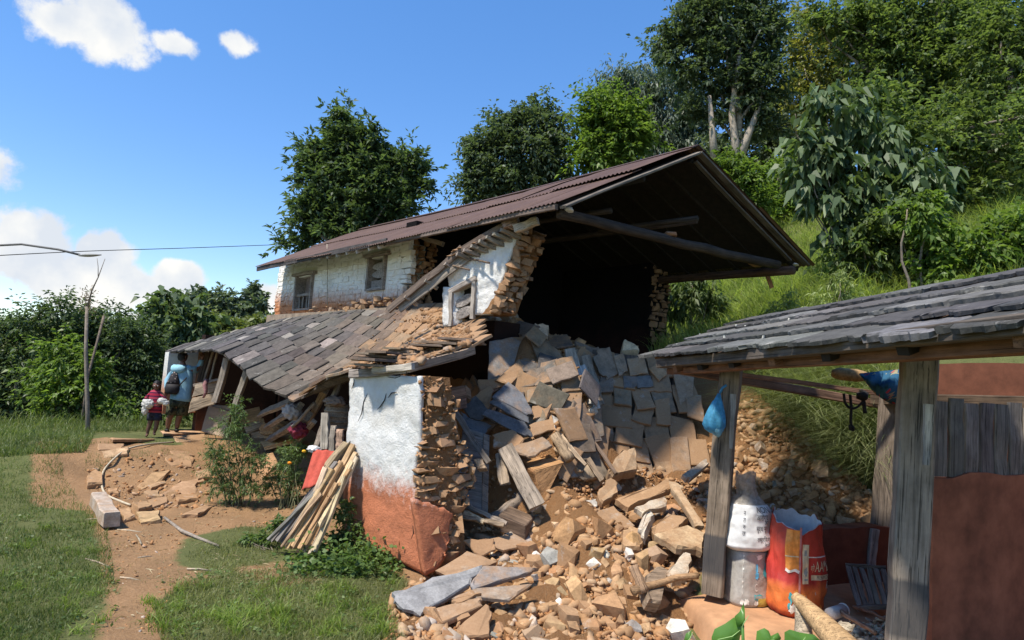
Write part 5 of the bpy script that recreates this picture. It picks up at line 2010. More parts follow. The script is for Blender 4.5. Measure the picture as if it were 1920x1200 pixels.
# ------------------------------------------------------------------ open shed on the right
shed = empty("open_shed", (3.2, 5.6, .1), "open shed with grey slate roof on weathered square posts, at the right", "shed")
Sa = Vector((.27, -.96, 0)).normalized()      # along the eave towards the camera
Sb = Vector((.93, .36, 0)).normalized()       # to the back of the shed
GREYW = (.22, .20, .185)


def post(top, bot, w, h, up, c, name="post", dark_to=None):
    b = beam(name, bot, top, w, h, M_POST, shed, c, up=up, seg=10, jit=.006, bend=.012)
    return b


def m_post():
    t = NT("weathered_post_wood", 0.85, 0.2)
    oi = t.n('ShaderNodeObjectInfo')
    v = t.objco((1.0, 20, 20))
    g = t.noise(v, 1.6, 7, 0.65, 0.5)
    g2 = t.noise(t.objco((3, 4, 4)), 1.6, 6, 0.6)
    g3 = t.noise(t.objco((.5, 60, 60)), 1.5, 4, 0.6)
    k = t.mix(1.0, oi.outputs['Color'], t.ramp(g, [(0.28, 0.5), (0.5, 1.0), (0.72, 1.35)]), 'MULTIPLY')
    k = t.mix(1.0, k, t.ramp(g2, [(0.3, 0.65), (0.7, 1.25)]), 'MULTIPLY')
    k = t.mix(1.0, k, t.ramp(g3, [(0.38, 0.3), (0.43, 1.0), (1.0, 1.05)]), 'MULTIPLY')
    # dark tarred band low on the post
    tc = t.n('ShaderNodeTexCoord')
    sp = t.n('ShaderNodeSeparateXYZ')
    t.l(tc.outputs['Object'], sp.inputs[0])
    xx = t.math('ADD', sp.outputs[0], t.math('MULTIPLY', g2, .04))
    band = t.math('MULTIPLY', t.maprange(xx, .18, .24), t.maprange(xx, .60, .57))
    k = t.mix(t.math('MULTIPLY', band, .80), k, (.045, .047, .052))
    t.base(k)
    t.bump(t.math('ADD', g, g3), 0.5, 0.008)
    return t.m


M_POST = m_post()
p1t, p1b = P(1371, 690, 6.4), P(1336, 1112, 6.4)
post(p1t, p1b, .20, .21, Vector((-.42, -.9, 0)), (.205, .158, .118))
p2t, p2b = P(1724, 650, 4.35), P(1695, 1250, 4.35)
post(p2t, p2b, .205, .20, Vector((-.38, -.92, 0)), (.25, .205, .165))
p3t, p3b = P(1672, 740, 7.7), P(1646, 1090, 7.7)
post(p3t, p3b, .25, .20, Vector((-.5, -.85, 0)), (.21, .165, .13))
beam("post", P(1640, 992, 7.4), P(1632, 1065, 7.4), .06, .09, M_WOOD, shed, (.30, .28, .25))
beam("post", P(1628, 992, 7.45), P(1618, 1055, 7.45), .05, .05, M_WOOD, shed, (.24, .20, .17))
# pegs on the posts
for (x, y, D, w, h) in ((1374, 790, 6.24, .05, .17), (1741, 815, 4.16, .055, .19)):
    beam("peg", P(x + 2, y - h * 300, D), P(x - 3, y + h * 300, D), w, .06, M_WOOD, shed, (.34, .32, .30), up=Vector((-.4, -.9, 0)), taper=.6, jit=.008)
# beams
fa, fb = P(1238, 690, 7.45), P(1762, 642, 3.1)
fdir = (fb - fa).normalized()
fa2, fb2 = fa - fdir * .0, fb + fdir * 2.2
beam("eave_beam", fa2 + UP * .045, fb2 + UP * .045, .10, .09, M_WOOD, shed, (.105, .085, .07), seg=10, bend=.01)
beam("eave_beam", fa2 + UP * -.03 + Sb * .14, fb2 - UP * .03 + Sb * .14, .09, .07, M_WOOD, shed, (.20, .10, .06), seg=6)
beam("side_beam", P(1272, 692, 7.35), P(1690, 765, 8.1), .10, .10, M_WOOD, shed, (.21, .12, .075))
beam("side_beam", P(1300, 690, 7.1), P(1680, 742, 7.5), .07, .05, M_WOOD, shed, (.28, .15, .09))
beam("rear_beam", P(1640, 748, 7.9), P(1640, 748, 7.9) + fdir * 6, .12, .13, M_WOOD, shed, (.12, .085, .06))
for i in range(8):
    o0 = fa + fdir * (.5 + i * .72) - UP * .02
    beam("rafter", o0, o0 + Sb * 1.6 + UP * .60, .07, .07, M_DARKWOOD if i % 3 else M_WOOD, shed, (.19, .10, .06))
# roof deck and slates
RL = P(1212, 668, 7.75)
_rr = P(1760, 624, 3.06)
ed = (_rr - RL).normalized()
RR = _rr + ed * 2.2
EL = (RR - RL).length
rup = (Sb + UP * .40).normalized()
rn = ed.cross(rup).normalized()
if rn.z < 0:
    rn = -rn
V = []
for off in (-.035, -.06):
    for (a, b) in ((.12, .06), (EL, .06), (EL, 1.8), (.12, 1.8)):
        V.append(RL + ed * a + rup * b + rn * off)
sroof = link("slate_roof", mesh_py("slate_roof", V, [(3, 2, 1, 0), (4, 5, 6, 7), (0, 1, 5, 4), (1, 2, 6, 5), (2, 3, 7, 6), (3, 0, 4, 7)]), shed, None, M_WOOD, (.15, .09, .06))
for r in range(5):
    b = -.05 + r * .34
    a = random.uniform(-.12, .0) + (0.0 if r else -.02)
    while a < EL:
        w = random.uniform(.45, .95)
        q = []
        n_ = 5
        lift0, lift1 = .030 + random.uniform(0, .012), -.004 + random.uniform(-.004, .004)
        lo = [b + random.uniform(-.035, .035) for _ in range(n_ + 1)]
        pts = [RL + ed * (a + (w - .012) * i / n_) + rup * lo[i] + rn * lift0 for i in range(n_ + 1)]
        pts += [RL + ed * (a + w - .012) + rup * (b + .44) + rn * lift1, RL + ed * a + rup * (b + .44) + rn * lift1]
        c = mixc((.062, .060, .060), (.135, .130, .126), random.random() ** 1.4)
        slab_from_poly("slate", pts, random.uniform(.024, .04), M_SLATE, sroof, vary(c, .25), 1.0, nrm=rn, rough=.022, sub=3)
        a += w
for i in range(7):
    a = random.uniform(0, 4.5)
    s = random.uniform(.012, .026)
    p = RL + ed * a + rup * random.uniform(.0, 1.0) + rn * .045
    place("roof_pebble", random.choice(M_STONES), basis(Vector((s, 0, 0)), Vector((0, s, 0)), Vector((0, 0, s)), p), sroof, (.5, .48, .42), 1)
# plinth
A_ = PZ(1284, 1120, .1)
pts = [Vector((x, y, .1)) for x, y in SHED_POLY]
M_PLINTH = m_plain("orange_clay_plinth", (.43, .235, .125), .97, .3, 5, .8)
V, Fc = [], []
nseg = 18
ring = []
for i in range(6):
    a, b = pts[i], pts[(i + 1) % 6]
    for j in range(nseg):
        ring.append(a.lerp(b, j / nseg))
rings = []
cen = sum(pts, Vector()) / 6
for (dz, sc) in ((-.62, 1.05), (-.3, 1.03), (-.08, 1.01), (-.015, .995), (0, .97), (.002, .5)):
    rr = []
    for p in ring:
        q = cen + (p - cen) * sc
        k = mnoise.noise(q * 2.5) * .05 + mnoise.noise(q * 8) * .018
        rr.append(Vector((q.x, q.y, .1 + dz)) + (q - cen).normalized() * k + UP * (mnoise.noise(q * 3) * .015))
    rings.append(rr)
v, f = ring_tube(rings)
link("plinth", mesh_py("plinth", v, f, True), shed, None, M_PLINTH)
# walls of the shed
M_DARKCLAY = m_plain("dark_red_clay_wall", (.16, .06, .035), .95, .35, 6, .5)


def wallbox(name, p0, p1, z0, z1, th, mat, jit=.012):
    d_ = (p1 - p0)
    d_.z = 0
    n_ = Vector((-d_.y, d_.x, 0)).normalized() * th
    k = 14
    V, Fc = [], []
    for i in range(k + 1):
        p = p0.lerp(p1, i / k)
        j = random.uniform(-jit, jit)
        for (o, z) in ((Vector(), z0), (n_, z0), (n_, z1 + j), (Vector(), z1 + j)):
            V.append(Vector((p.x, p.y, z)) + o)
    for i in range(k):
        for j in range(4):
            a, b = i * 4 + j, i * 4 + (j + 1) % 4
            Fc.append((a, b, b + 4, a + 4))
    Fc += [(0, 3, 2, 1), (k * 4, k * 4 + 1, k * 4 + 2, k * 4 + 3)]
    me = mesh_py(name, V, Fc)
    bm = bmesh.new()
    bm.from_mesh(me)
    bmesh.ops.recalc_face_normals(bm, faces=bm.faces)
    bm.to_mesh(me)
    bm.free()
    return link(name, me, shed, None, mat)


wallbox("low_wall", P(1405, 975, 7.1), P(1655, 988, 7.75), .0, .70, -.2, M_DARKCLAY, .02)
wallbox("back_wall", P(1690, 900, 7.6), P(1690, 900, 7.6) + Sa * 5.6, .0, 2.6, .2, M_DARKCLAY)
_w0 = P(1750, 900, 4.75)
wallbox("red_dado", _w0, _w0 + Sb * 2.8, .0, 1.62, .05, m_plain("bright_red_clay", (.27, .10, .055), .97, .55, 3.5, .8), .03)
for _i in range(16):
    _p = _w0 + Sb * (.09 + _i * .175) + Vector((0, .03, 0))
    beam("wall_board", Vector((_p.x, _p.y, 1.60)), Vector((_p.x, _p.y, 2.18 + random.uniform(-.03, .03))), .165, .025, M_WOOD, shed, vary((.17, .15, .13), .25), up=Vector((-.36, .93, 0)))
# things hanging under the roof
cloth = bpy.data.meshes.new("patterned_cloth")
V, Fc = [], []
CW = [(1618, 700, 6.6), (1700, 690, 6.2), (1708, 772, 6.2), (1655, 760, 6.5), (1630, 722, 6.6)]
top_ = [(1612, 700), (1640, 697), (1670, 694), (1710, 690)]
bot_ = [(1622, 716), (1640, 738), (1660, 752), (1712, 772)]
for j in range(9):
    t = j / 8
    for i in range(13):
        s = i / 12 * 3
        a, fr_ = min(2, int(s)), s - min(2, int(s))
        x = (top_[a][0] + (top_[a + 1][0] - top_[a][0]) * fr_) * (1 - t) + (bot_[a][0] + (bot_[a + 1][0] - bot_[a][0]) * fr_) * t
        y = (top_[a][1] + (top_[a + 1][1] - top_[a][1]) * fr_) * (1 - t) + (bot_[a][1] + (bot_[a + 1][1] - bot_[a][1]) * fr_) * t
        V.append(P(x, y, 6.5 + .12 * math.sin(i * 1.1 + j * .5) - .15 * math.sin(t * 3.1)))
for j in range(8):
    for i in range(12):
        a = j * 13 + i
        Fc.append((a, a + 13, a + 14, a + 1))


def m_print():
    t = NT("printed_cotton", .9, .1)
    p = t.pos()
    v1 = t.vor(p, 9)
    v2 = t.noise(p, 8, 3)
    k = t.mix(t.ramp(v1, [(.22, 0), (.3, 1)]), (.42, .05, .06), (.03, .10, .17))
    k = t.mix(t.ramp(v2, [(.6, 0), (.63, .8)]), k, (.35, .30, .16))
    t.base(k)
    return t.m


me = mesh_py("printed_cloth", V, Fc, True)
o = link("printed_cloth", me, None, None, m_print())
md = o.modifiers.new("thick", 'SOLIDIFY')
md.thickness = .012
tag(o, "dark blue printed cloth bundle tucked under the shed roof beside the near post", "cloth")
bd = tube("bundle", spline([P(1560, 700, 7.0), P(1590, 703, 6.9), P(1625, 706, 6.8)], 4), [.04, .06, .07, .07, .07, .07, .07, .06, .05], m_plain("straw_bundle", (.30, .19, .09), .95, .5, 30, .6), None)
tag(bd, "brown straw bundle tucked under the shed rafters", "bundle")
rope = empty("hanging_rope", P(1592, 745, 7.0), "black knotted rope hanging from the shed's side beam", "rope")
M_ROPE = m_plain("dark_rope", (.025, .022, .02), .95, .3)
tube("loop", spline([P(1582, 738, 7.0), P(1585, 756, 7.0), P(1594, 765, 7.0), P(1606, 764, 7.0), P(1618, 752, 7.0), P(1622, 738, 7.0)], 5), .014, M_ROPE, rope, k=6)
tube("strand", spline([P(1594, 740, 7.0), P(1596, 765, 7.0), P(1595, 790, 7.0), P(1598, 803, 6.98)], 5), .015, M_ROPE, rope, k=6)
tube("strand", spline([P(1614, 730, 7.0), P(1618, 745, 7.0), P(1622, 775, 7.0)], 5), .02, M_ROPE, rope, k=6)
tube("knot", [P(1614, 735, 7.0), P(1617, 742, 7.0), P(1622, 750, 7.0)], [.05, .07, .03], M_ROPE, rope, k=7)
tube("knot", [P(1593, 796, 7.0), P(1597, 803, 7.0), P(1601, 808, 7.0)], [.015, .035, .01], M_ROPE, rope, k=7)

# blue plastic bag on the left post
bag = empty("plastic_bag", P(1340, 780, 6.2), "translucent blue plastic bag hanging on the left shed post", "bag")
M_BLUEBAG = m_glossplastic("blue_film", (.10, .40, .62), .35, .5, .86, .3)
prof = [(738, 1348, 3), (745, 1347, 5), (755, 1345, 9), (770, 1342, 15), (785, 1339, 19), (797, 1338, 20), (805, 1339, 16), (811, 1341, 10), (814, 1342, 2)]
rings = []
for (y, x, r) in prof:
    c = P(x, y, 6.18)
    rw = r / F * 6.18
    rings.append([c + Vector((math.cos(a) * rw * (1 + .13 * math.sin(a * 7 + y * .06)), math.sin(a) * rw * .8 * (1 + .13 * math.cos(a * 6)), .006 * math.sin(a * 5 + y))) for a in [i * math.tau / 28 for i in range(28)]])
v, f = ring_tube(rings)
link("bag_body", mesh_py("bag_body", v, f, True), bag, None, M_BLUEBAG)
prof = [(792, 1341, 9), (805, 1343, 13), (815, 1345, 7), (820, 1347, 1)]
rings = []
for (y, x, r) in prof:
    c = P(x, y, 6.16)
    rw = r / F * 6.16
    rings.append([c + Vector((math.cos(a) * rw * (1 + .2 * math.sin(a * 5)), math.sin(a) * rw * .7, 0)) for a in [i * math.tau / 18 for i in range(18)]])
v, f = ring_tube(rings)
link("bag_flap", mesh_py("bag_flap", v, f, True), bag, None, m_glossplastic("pale_blue_film", (.30, .60, .72), .35, .5, .75, .3))
tube("handle", [P(1350, 737, 6.19), P(1354, 728, 6.2), P(1362, 722, 6.2)], .012, M_BLUEBAG, bag, k=6)

# ------------------------------------------------------------------ sacks


def sack_fn(base, H_, prof, depth, wob, phase=0.0, leanx=0.0, seed=0):
    """radial surface: s = angle, t = height 0..1 -> world point"""
    ts = [p[0] for p in prof]
    rs = [p[1] for p in prof]
    rt = Vector((.985, .0, 0)).normalized()
    rx, ry = Vector((.97, .20, 0)).normalized(), Vector((-.20, .97, 0)).normalized()

    def fn(s, t, off=0.0):
        r = float(np.interp(t, ts, rs)) + off
        w = wob * (mnoise.noise(Vector((math.cos(s) * 1.5, math.sin(s) * 1.5, t * 3 + seed))) + .5 * mnoise.noise(Vector((math.cos(s) * 4, math.sin(s) * 4, t * 8 + seed))) + .22 * mnoise.noise(Vector((math.cos(s) * 10, math.sin(s) * 10, t * 14 + seed))))
        r += w
        c, si = math.cos(s), math.sin(s)
        # squarish section
        q = (abs(c) ** 3 + abs(si) ** 3) ** (-1 / 3)
        return base + rx * (c * r * q) + ry * (si * r * q * depth) + UP * (H_ * t) + rx * leanx * t
    return fn


def radial_mesh(name, fn, t0, t1, nt, ns, mat, parent, cap0=True, cap1=False, toff=None):
    V, Fc = [], []
    for j in range(nt + 1):
        t = t0 + (t1 - t0) * j / nt
        for i in range(ns):
            s = i / ns * math.tau
            tt = t + (toff(s) * (j / nt) if toff else 0)
            V.append(fn(s, tt))
    for j in range(nt):
        for i in range(ns):
            a, b = j * ns + i, j * ns + (i + 1) % ns
            Fc.append((a, b, b + ns, a + ns))
    if cap0:
        Fc.append(tuple(reversed(range(ns))))
    if cap1:
        Fc.append(tuple(range(nt * ns, nt * ns + ns)))
    return link(name, mesh_py(name, V, Fc, True), parent, None, mat)


def text_mesh(body, size=1.0, ext=0.0, shear=0.0):
    cu = bpy.data.curves.new("lettering", 'FONT')
    cu.body = body
    cu.size = size
    cu.align_x = 'CENTER'
    cu.align_y = 'CENTER'
    cu.shear = shear
    cu.resolution_u = 3
    ob = bpy.data.objects.new("lettering_src", cu)
    COL.objects.link(ob)
    dg = bpy.context.evaluated_depsgraph_get()
    me = bpy.data.meshes.new_from_object(ob.evaluated_get(dg))
    bpy.data.objects.remove(ob)
    bpy.data.curves.remove(cu)
    return me


def wrap_mesh(name, me, fn, s0, t0, ks, kt, parent, mat, off=.004, ang=0.0, cuts=True):
    """lay a flat mesh onto a radial surface: x -> angle, y -> height"""
    bm = bmesh.new()
    bm.from_mesh(me)
    bmesh.ops.triangulate(bm, faces=bm.faces)
    if cuts:
        for _ in range(2):
            le = [e for e in bm.edges if e.calc_length() > .25]
            if le:
                bmesh.ops.subdivide_edges(bm, edges=le, cuts=1)
        bmesh.ops.triangulate(bm, faces=bm.faces)
    ca, sa = math.cos(ang), math.sin(ang)
    for v in bm.verts:
        x, y = v.co.x * ca - v.co.y * sa, v.co.x * sa + v.co.y * ca
        v.co = fn(s0 + x * ks, t0 + y * kt, off)
    out = bpy.data.meshes.new(name)
    bm.to_mesh(out)
    bm.free()
    return link(name, out, parent, None, mat)


def rect_mesh(w, h, nx=10, ny=4, slant=0.0, wavy=0.0):
    V, Fc = [], []
    for j in range(ny + 1):
        for i in range(nx + 1):
            x = (i / nx - .5) * w
            y = (j / ny - .5) * h
            V.append((x + slant * y, y + wavy * math.sin(x * 9), 0))
    for j in range(ny):
        for i in range(nx):
            a = j * (nx + 1) + i
            Fc.append((a, a + 1, a + nx + 2, a + nx + 1))
    return mesh_py("print", V, Fc)


def blob_mesh(r, n=14, k=.3):
    V = [(0, 0, 0)] + [(math.cos(a) * r * (1 + random.uniform(-k, k)), math.sin(a) * r * (1 + random.uniform(-k, k)), 0) for a in [i * math.tau / n for i in range(n)]]
    return mesh_py("print", V, [(0, 1 + i, 1 + (i + 1) % n) for i in range(n)])


# red rice sack, open at the top
rb = PZ(1505, 1160, .105)
rb = Vector((rb.x, rb.y + .17, .105))
RH = .84
red = empty("rice_sack", rb, "upright open red and orange woven rice sack with white inside", "sack")


def m_redsack():
    t = NT("printed_red_woven_plastic", .5, .4)
    p = t.pos()
    sp = t.n('ShaderNodeSeparateXYZ')
    t.l(p, sp.inputs[0])
    n1 = t.noise(p, 5, 5, .6)
    n2 = t.noise(p, 26, 5, .65)
    h = t.math('ADD', sp.outputs[2], t.math('MULTIPLY', t.math('SUBTRACT', n1, .5), .22))
    k = t.ramp(t.maprange(h, .1, .9), [(0.0, (.30, .03, .02)), (0.14, (.72, .16, .04)), (0.30, (.75, .20, .05)), (0.42, (.42, .035, .03)), (0.60, (.55, .05, .035)), (0.8, (.60, .07, .04)), (1.0, (.42, .05, .03))])
    k = t.mix(t.ramp(n2, [(.55, 0), (.7, .35)]), k, (.16, .03, .02))
    t.base(k)
    w = t.n('ShaderNodeTexChecker')
    w.inputs['Scale'].default_value = 240
    t.l(p, w.inputs['Vector'])
    t.bump(t.math('ADD', n2, t.math('MULTIPLY', w.outputs['Fac'], .15)), .5, .01)
    return t.m


M_RED = m_redsack()
M_WHITEIN = m_glossplastic("white_woven_plastic", (.72, .72, .74), .6, .25, 1.0, .1)
M_PRW = m_glossplastic("white_print", (.74, .72, .66), .6, 0, 1, .15)
M_PRK = m_glossplastic("dark_print", (.05, .045, .05), .6, 0, 1, .1)
M_PRC = m_glossplastic("cream_print", (.66, .56, .36), .6, 0, 1, .15)
M_PRO = m_glossplastic("orange_print", (.80, .30, .06), .6, 0, 1, .2)
M_PRT = m_glossplastic("teal_print", (.05, .34, .38), .6, 0, 1, .2)
M_PRB = m_glossplastic("blue_print", (.10, .42, .66), .6, 0, 1, .2)
M_PRG = m_glossplastic("grey_print", (.30, .33, .30), .6, 0, 1, .2)
rfn = sack_fn(rb, RH, [(0, .20), (.06, .245), (.3, .262), (.6, .25), (.85, .235), (1.1, .225)], .72, .030, seed=3)
rim = lambda s: .02 + .075 * math.sin(s) + .03 * math.sin(s * 2 + 2.6) + .022 * math.sin(s * 5 + 1) + .012 * math.sin(s * 11)
body = radial_mesh("sack_body", rfn, 0, 1, 34, 84, M_RED, red, toff=rim)
# inner white lining
rfi = lambda s, t, off=0.0: rfn(s, t, -.012)
li = radial_mesh("sack_lining", rfi, .35, 1.005, 20, 84, M_WHITEIN, red, cap0=True, toff=rim)
li.data.flip_normals()
# print on the sack: front of the sack is about s = -pi/2
S0 = -math.pi / 2


def red_print(name, me, s, t, ks, kt, mat, off=.004, ang=0.0):
    return wrap_mesh(name, me, rfn, S0 + s, t, ks, kt, red, mat, off, ang)


red_print("orange_side_panel", rect_mesh(1, 1, 12, 14), -.60, .72, .52, .44, M_PRO, .003)
red_print("cream_stripe", rect_mesh(1, 1, 16, 2), .48, .655, .98, .012, M_PRW)
red_print("cream_band", rect_mesh(1, 1, 18, 3), .56, .435, .86, .055, M_PRC)
red_print("lettering", text_mesh("AAMA", 1.0), .62, .545, .255, .175, M_PRK, .0045)
red_print("lettering", text_mesh("AAMA", 1.0), .605, .550, .250, .160, M_PRC, .0065)
red_print("lettering", text_mesh("\u0936\u094d\u0930\u0940", 1.0), .17, .535, .10, .085, M_PRC, .005)
red_print("lettering", text_mesh("PREMIUM LONG", 1.0), .66, .435, .082, .055, M_PRK, .0055)
red_print("lettering", text_mesh("Rice", 1.0, shear=.3), .92, .345, .15, .115, M_PRW, .005)
red_print("lettering", text_mesh("n", 1.0), .33, .27, .08, .06, M_PRW, .005)
red_print("seam_strip", rect_mesh(1, 1, 3, 30), -.33, .56, .07, .82, m_glossplastic("pink_strip", (.55, .22, .20), .6, 0, 1, .2), .005)
red_print("label_panel", rect_mesh(1, 1, 4, 10, slant=-.12), -.12, .58, .24, .42, M_PRC, .006)
red_print("label_mark", blob_mesh(.5), -.10, .50, .13, .09, M_PRG, .008)
red_print("label_mark", rect_mesh(1, 1, 4, 3), -.13, .70, .10, .06, M_PRG, .008)
red_print("label_mark", rect_mesh(1, 1, 4, 2), -.09, .415, .13, .02, M_PRG, .008)
red_print("side_line", rect_mesh(1, 1, 10, 2), -.62, .655, .48, .012, M_PRC, .006)
red_print("white_swoosh", rect_mesh(1, 1, 14, 2, wavy=.3), -.60, .50, .52, .03, M_PRW, .006, -.06)
for (s, t, k, kt, mt) in ((-.56, .10, .22, .10, M_PRW), (-.44, .17, .16, .06, M_PRW), (-.60, .22, .14, .12, M_PRT), (-.30, .045, .18, .05, M_PRW), (-.05, .18, .08, .12, M_PRC), (-.66, .13, .10, .06, M_PRT), (.55, .12, .12, .05, M_PRO), (-.2, .24, .25, .06, M_PRO), (-.45, .28, .12, .05, M_PRO)):
    red_print("printed_patch", blob_mesh(.5, 16, .45), s, t, k, kt, mt, .005)

# bucket shaped sack below, white flour sack on it
bb_ = PZ(1408, 1138, .105)
bb_ = Vector((bb_.x, bb_.y + .15, .105))
grey = empty("grey_sack", bb_, "stout grey woven sack with faded teal print standing under the white sack", "sack")
gfn = sack_fn(bb_, .50, [(0, .19), (.05, .205), (.3, .20), (.8, .19), (1, .18)], .85, .012, seed=8)
radial_mesh("sack_body", gfn, 0, 1, 18, 60, m_glossplastic("grey_woven_plastic", (.36, .34, .31), .5, 0, 1, .18), grey, cap1=True)


def grey_print(name, me, s, t, ks, kt, mat, off=.004, ang=0):
    return wrap_mesh(name, me, gfn, S0 + s, t, ks, kt, grey, mat, off, ang)


grey_print("lettering", text_mesh("अन्न", 1.0), -.62, .60, .10, .42, M_PRW, .004, math.pi / 2)
grey_print("lettering", text_mesh("C", 1.0), .02, .36, .22, .20, M_PRW)
for (s, t, k, kt, mt) in ((.03, .72, .16, .15, M_PRB), (.05, .58, .2, .14, M_PRB), (.62, .68, .42, .36, M_PRT), (.66, .58, .2, .16, M_PRG), (.72, .8, .25, .1, M_PRW), (.2, .92, .3, .08, M_PRW), (-.45, .10, .24, .12, M_PRW), (.0, .08, .2, .1, M_PRW), (-.62, .1, .15, .12, M_PRW)):
    grey_print("printed_patch", blob_mesh(.5, 16, .4), s, t, k, kt, mt)
grey_print("teal_ring", rect_mesh(1, 1, 10, 2, wavy=.1), .14, .19, .42, .09, M_PRT)
grey_print("teal_ring_centre", rect_mesh(1, 1, 10, 2), .14, .19, .36, .05, M_PRG, .006)
grey_print("yellow_hem", rect_mesh(1, 1, 12, 3), .62, .09, 1.0, .16, m_glossplastic("yellow_hem_plastic", (.42, .29, .06), .5, 0, 1, .3), .006)
wb = bb_ + Vector((-.02, 0, .50))
white = empty("flour_sack", wb, "full white sack with dark lettering and a clear plastic neck, on the grey sack", "sack")
wfn = sack_fn(wb, .44, [(0, .14), (.03, .19), (.12, .250), (.25, .245), (.55, .225), (.85, .215), (1, .18), (1.05, .1)], .85, .022, seed=14)
radial_mesh("sack_body", wfn, 0, 1, 26, 72, m_glossplastic("white_flour_sack", (.74, .73, .72), .5, .15, 1, .10), white, cap1=True)


def white_print(me, s, t, ks, kt, mat=M_PRK, ang=0):
    return wrap_mesh("lettering", me, wfn, S0 + s, t, ks, kt, white, mat, .004, ang)


white_print(text_mesh("NON", 1.0), .34, .92, .30, .17, M_PRK)
white_print(text_mesh("\u0906\u0930\u094b\u0917\u094d\u092f", 1.0), .24, .76, .19, .18)
white_print(text_mesh("\u0913", 1.0), .42, .655, .17, .15)
white_print(text_mesh("\u0938\u0941\u0926\u094d\u0927 \u0928\u0942\u0928", 1.0), .22, .53, .16, .15)
white_print(text_mesh("\u0930\u093e\u0937\u094d\u091f\u094d\u0930\u093f\u092f \u0928\u0941\u0928", 1.0), .26, .31, .14, .13)
white_print(text_mesh("\u0928\u0947\u092a\u093e\u0932", 1.0), .36, .20, .11, .10, M_PRK)
for i, ch in enumerate("\u0928\u0924\u0928\u091c"):
    white_print(text_mesh(ch, 1.0), -.55, .84 - i * .14, .16, .14, M_PRK)
prof = [(0.0, .205), (.18, .17), (.35, .10), (.5, .095), (.75, .10), (1.0, .085)]
nb = wb + UP * .40
nfn = sack_fn(nb, .33, prof, .6, .045, seed=21, leanx=-.02)
M_CLEAR = m_glossplastic("dusty_clear_plastic", (.56, .51, .45), .25, .4, .55, .3)
nk = radial_mesh("plastic_neck", nfn, 0, 1, 20, 48, M_CLEAR, white, cap0=False, toff=lambda s: .06 * math.sin(s * 3))

# slatted rack leaning on the low wall
rack = empty("slatted_rack", P(1625, 1140, 6.35), "dark wooden slatted rack leaning against the shed's low wall", "rack")
ca, cb, cc_, cd_ = P(1590, 1062, 6.9), P(1655, 1066, 6.75), P(1672, 1135, 6.2), P(1612, 1138, 6.3)
for i in range(6):
    t = i / 5
    beam("slat", ca.lerp(cb, t), cd_.lerp(cc_, t), .045, .03, M_WOOD, rack, vary((.23, .185, .145)), up=Vector((-.3, -.9, .5)))
beam("cross_bar", ca + (ca - cb) * .08 + UP * .01, cb + (cb - ca) * .1 + UP * .01, .05, .04, M_WOOD, rack, (.18, .145, .115))
beam("cross_bar", cd_ + (cd_ - cc_) * .15 - Vector((0, .03, 0)), cc_ + (cc_ - cd_) * .3 - Vector((0, .03, 0)), .05, .04, M_WOOD, rack, (.19, .15, .12))
# can, sticks, shavings, log seat
can = empty("tin_can", P(1568, 1150, 5.9), "small dull metal can lying on the shed floor", "can")
_c0, _c1 = P(1556, 1152, 5.75), P(1582, 1143, 5.85)
tube("can_body", [_c0, _c0.lerp(_c1, .5), _c1], .052, m_plain("dull_tin", (.42, .40, .38), .45, .2), can, k=16)
tube("rim", [_c1 - (_c1 - _c0) * .05, _c1 + (_c1 - _c0) * .04], .056, m_plain("dull_tin_rim", (.55, .53, .50), .4, .2), can, k=16)
timber((1578, 1148, 5.75), (1640, 1185, 5.2), .04, .04, (.23, .16, .11), "thin stick lying on the shed floor behind the log", shape='round', name="stick", cat="stick")
timber((1570, 1172, 5.4), (1600, 1178, 5.2), .06, .015, (.48, .40, .29), "pale wood chip on the shed floor behind the log", name="wood_chip", cat="wood chip")
timber((1600, 1135, 6.0), (1660, 1160, 5.6), .03, .03, (.20, .12, .08), "short brown stick below the slatted rack", shape='round', name="stick", cat="stick")
log = empty("forked_log", P(1515, 1180, 4.9), "pale forked log propped up in front of the red sack", "log")
tube("limb", spline([P(1489, 1116, 5.05), P(1500, 1128, 5.0), P(1530, 1158, 4.8), P(1565, 1195, 4.6), P(1600, 1235, 4.45)], 5), [.032 + .004 * i for i in range(21)], M_SPLIT, log, (.42, .27, .14), k=11)
tube("leg", spline([P(1498, 1130, 5.0), P(1505, 1165, 4.95), P(1508, 1215, 4.9)], 5), [.035 + .004 * i for i in range(11)], M_SPLIT, log, (.40, .32, .23), k=11)
pp, ss = [], []
for i in range(420):
    x, y = random.uniform(1590, 1760), 1188 + random.uniform(-14, 30) - abs(random.gauss(0, 6))
    q = PZ(x, y, .13)
    pp.append(q + UP * random.uniform(-.02, .05))
    ss.append(random.uniform(.02, .06))
o = joined_stones("pale_chips", pp, ss, m_soilclods("pale_wood_chips", (.42, .34, .22), (.62, .53, .38)))
tag(o, "heap of pale crumbs and chips on the shed floor beside the near post", "chips")
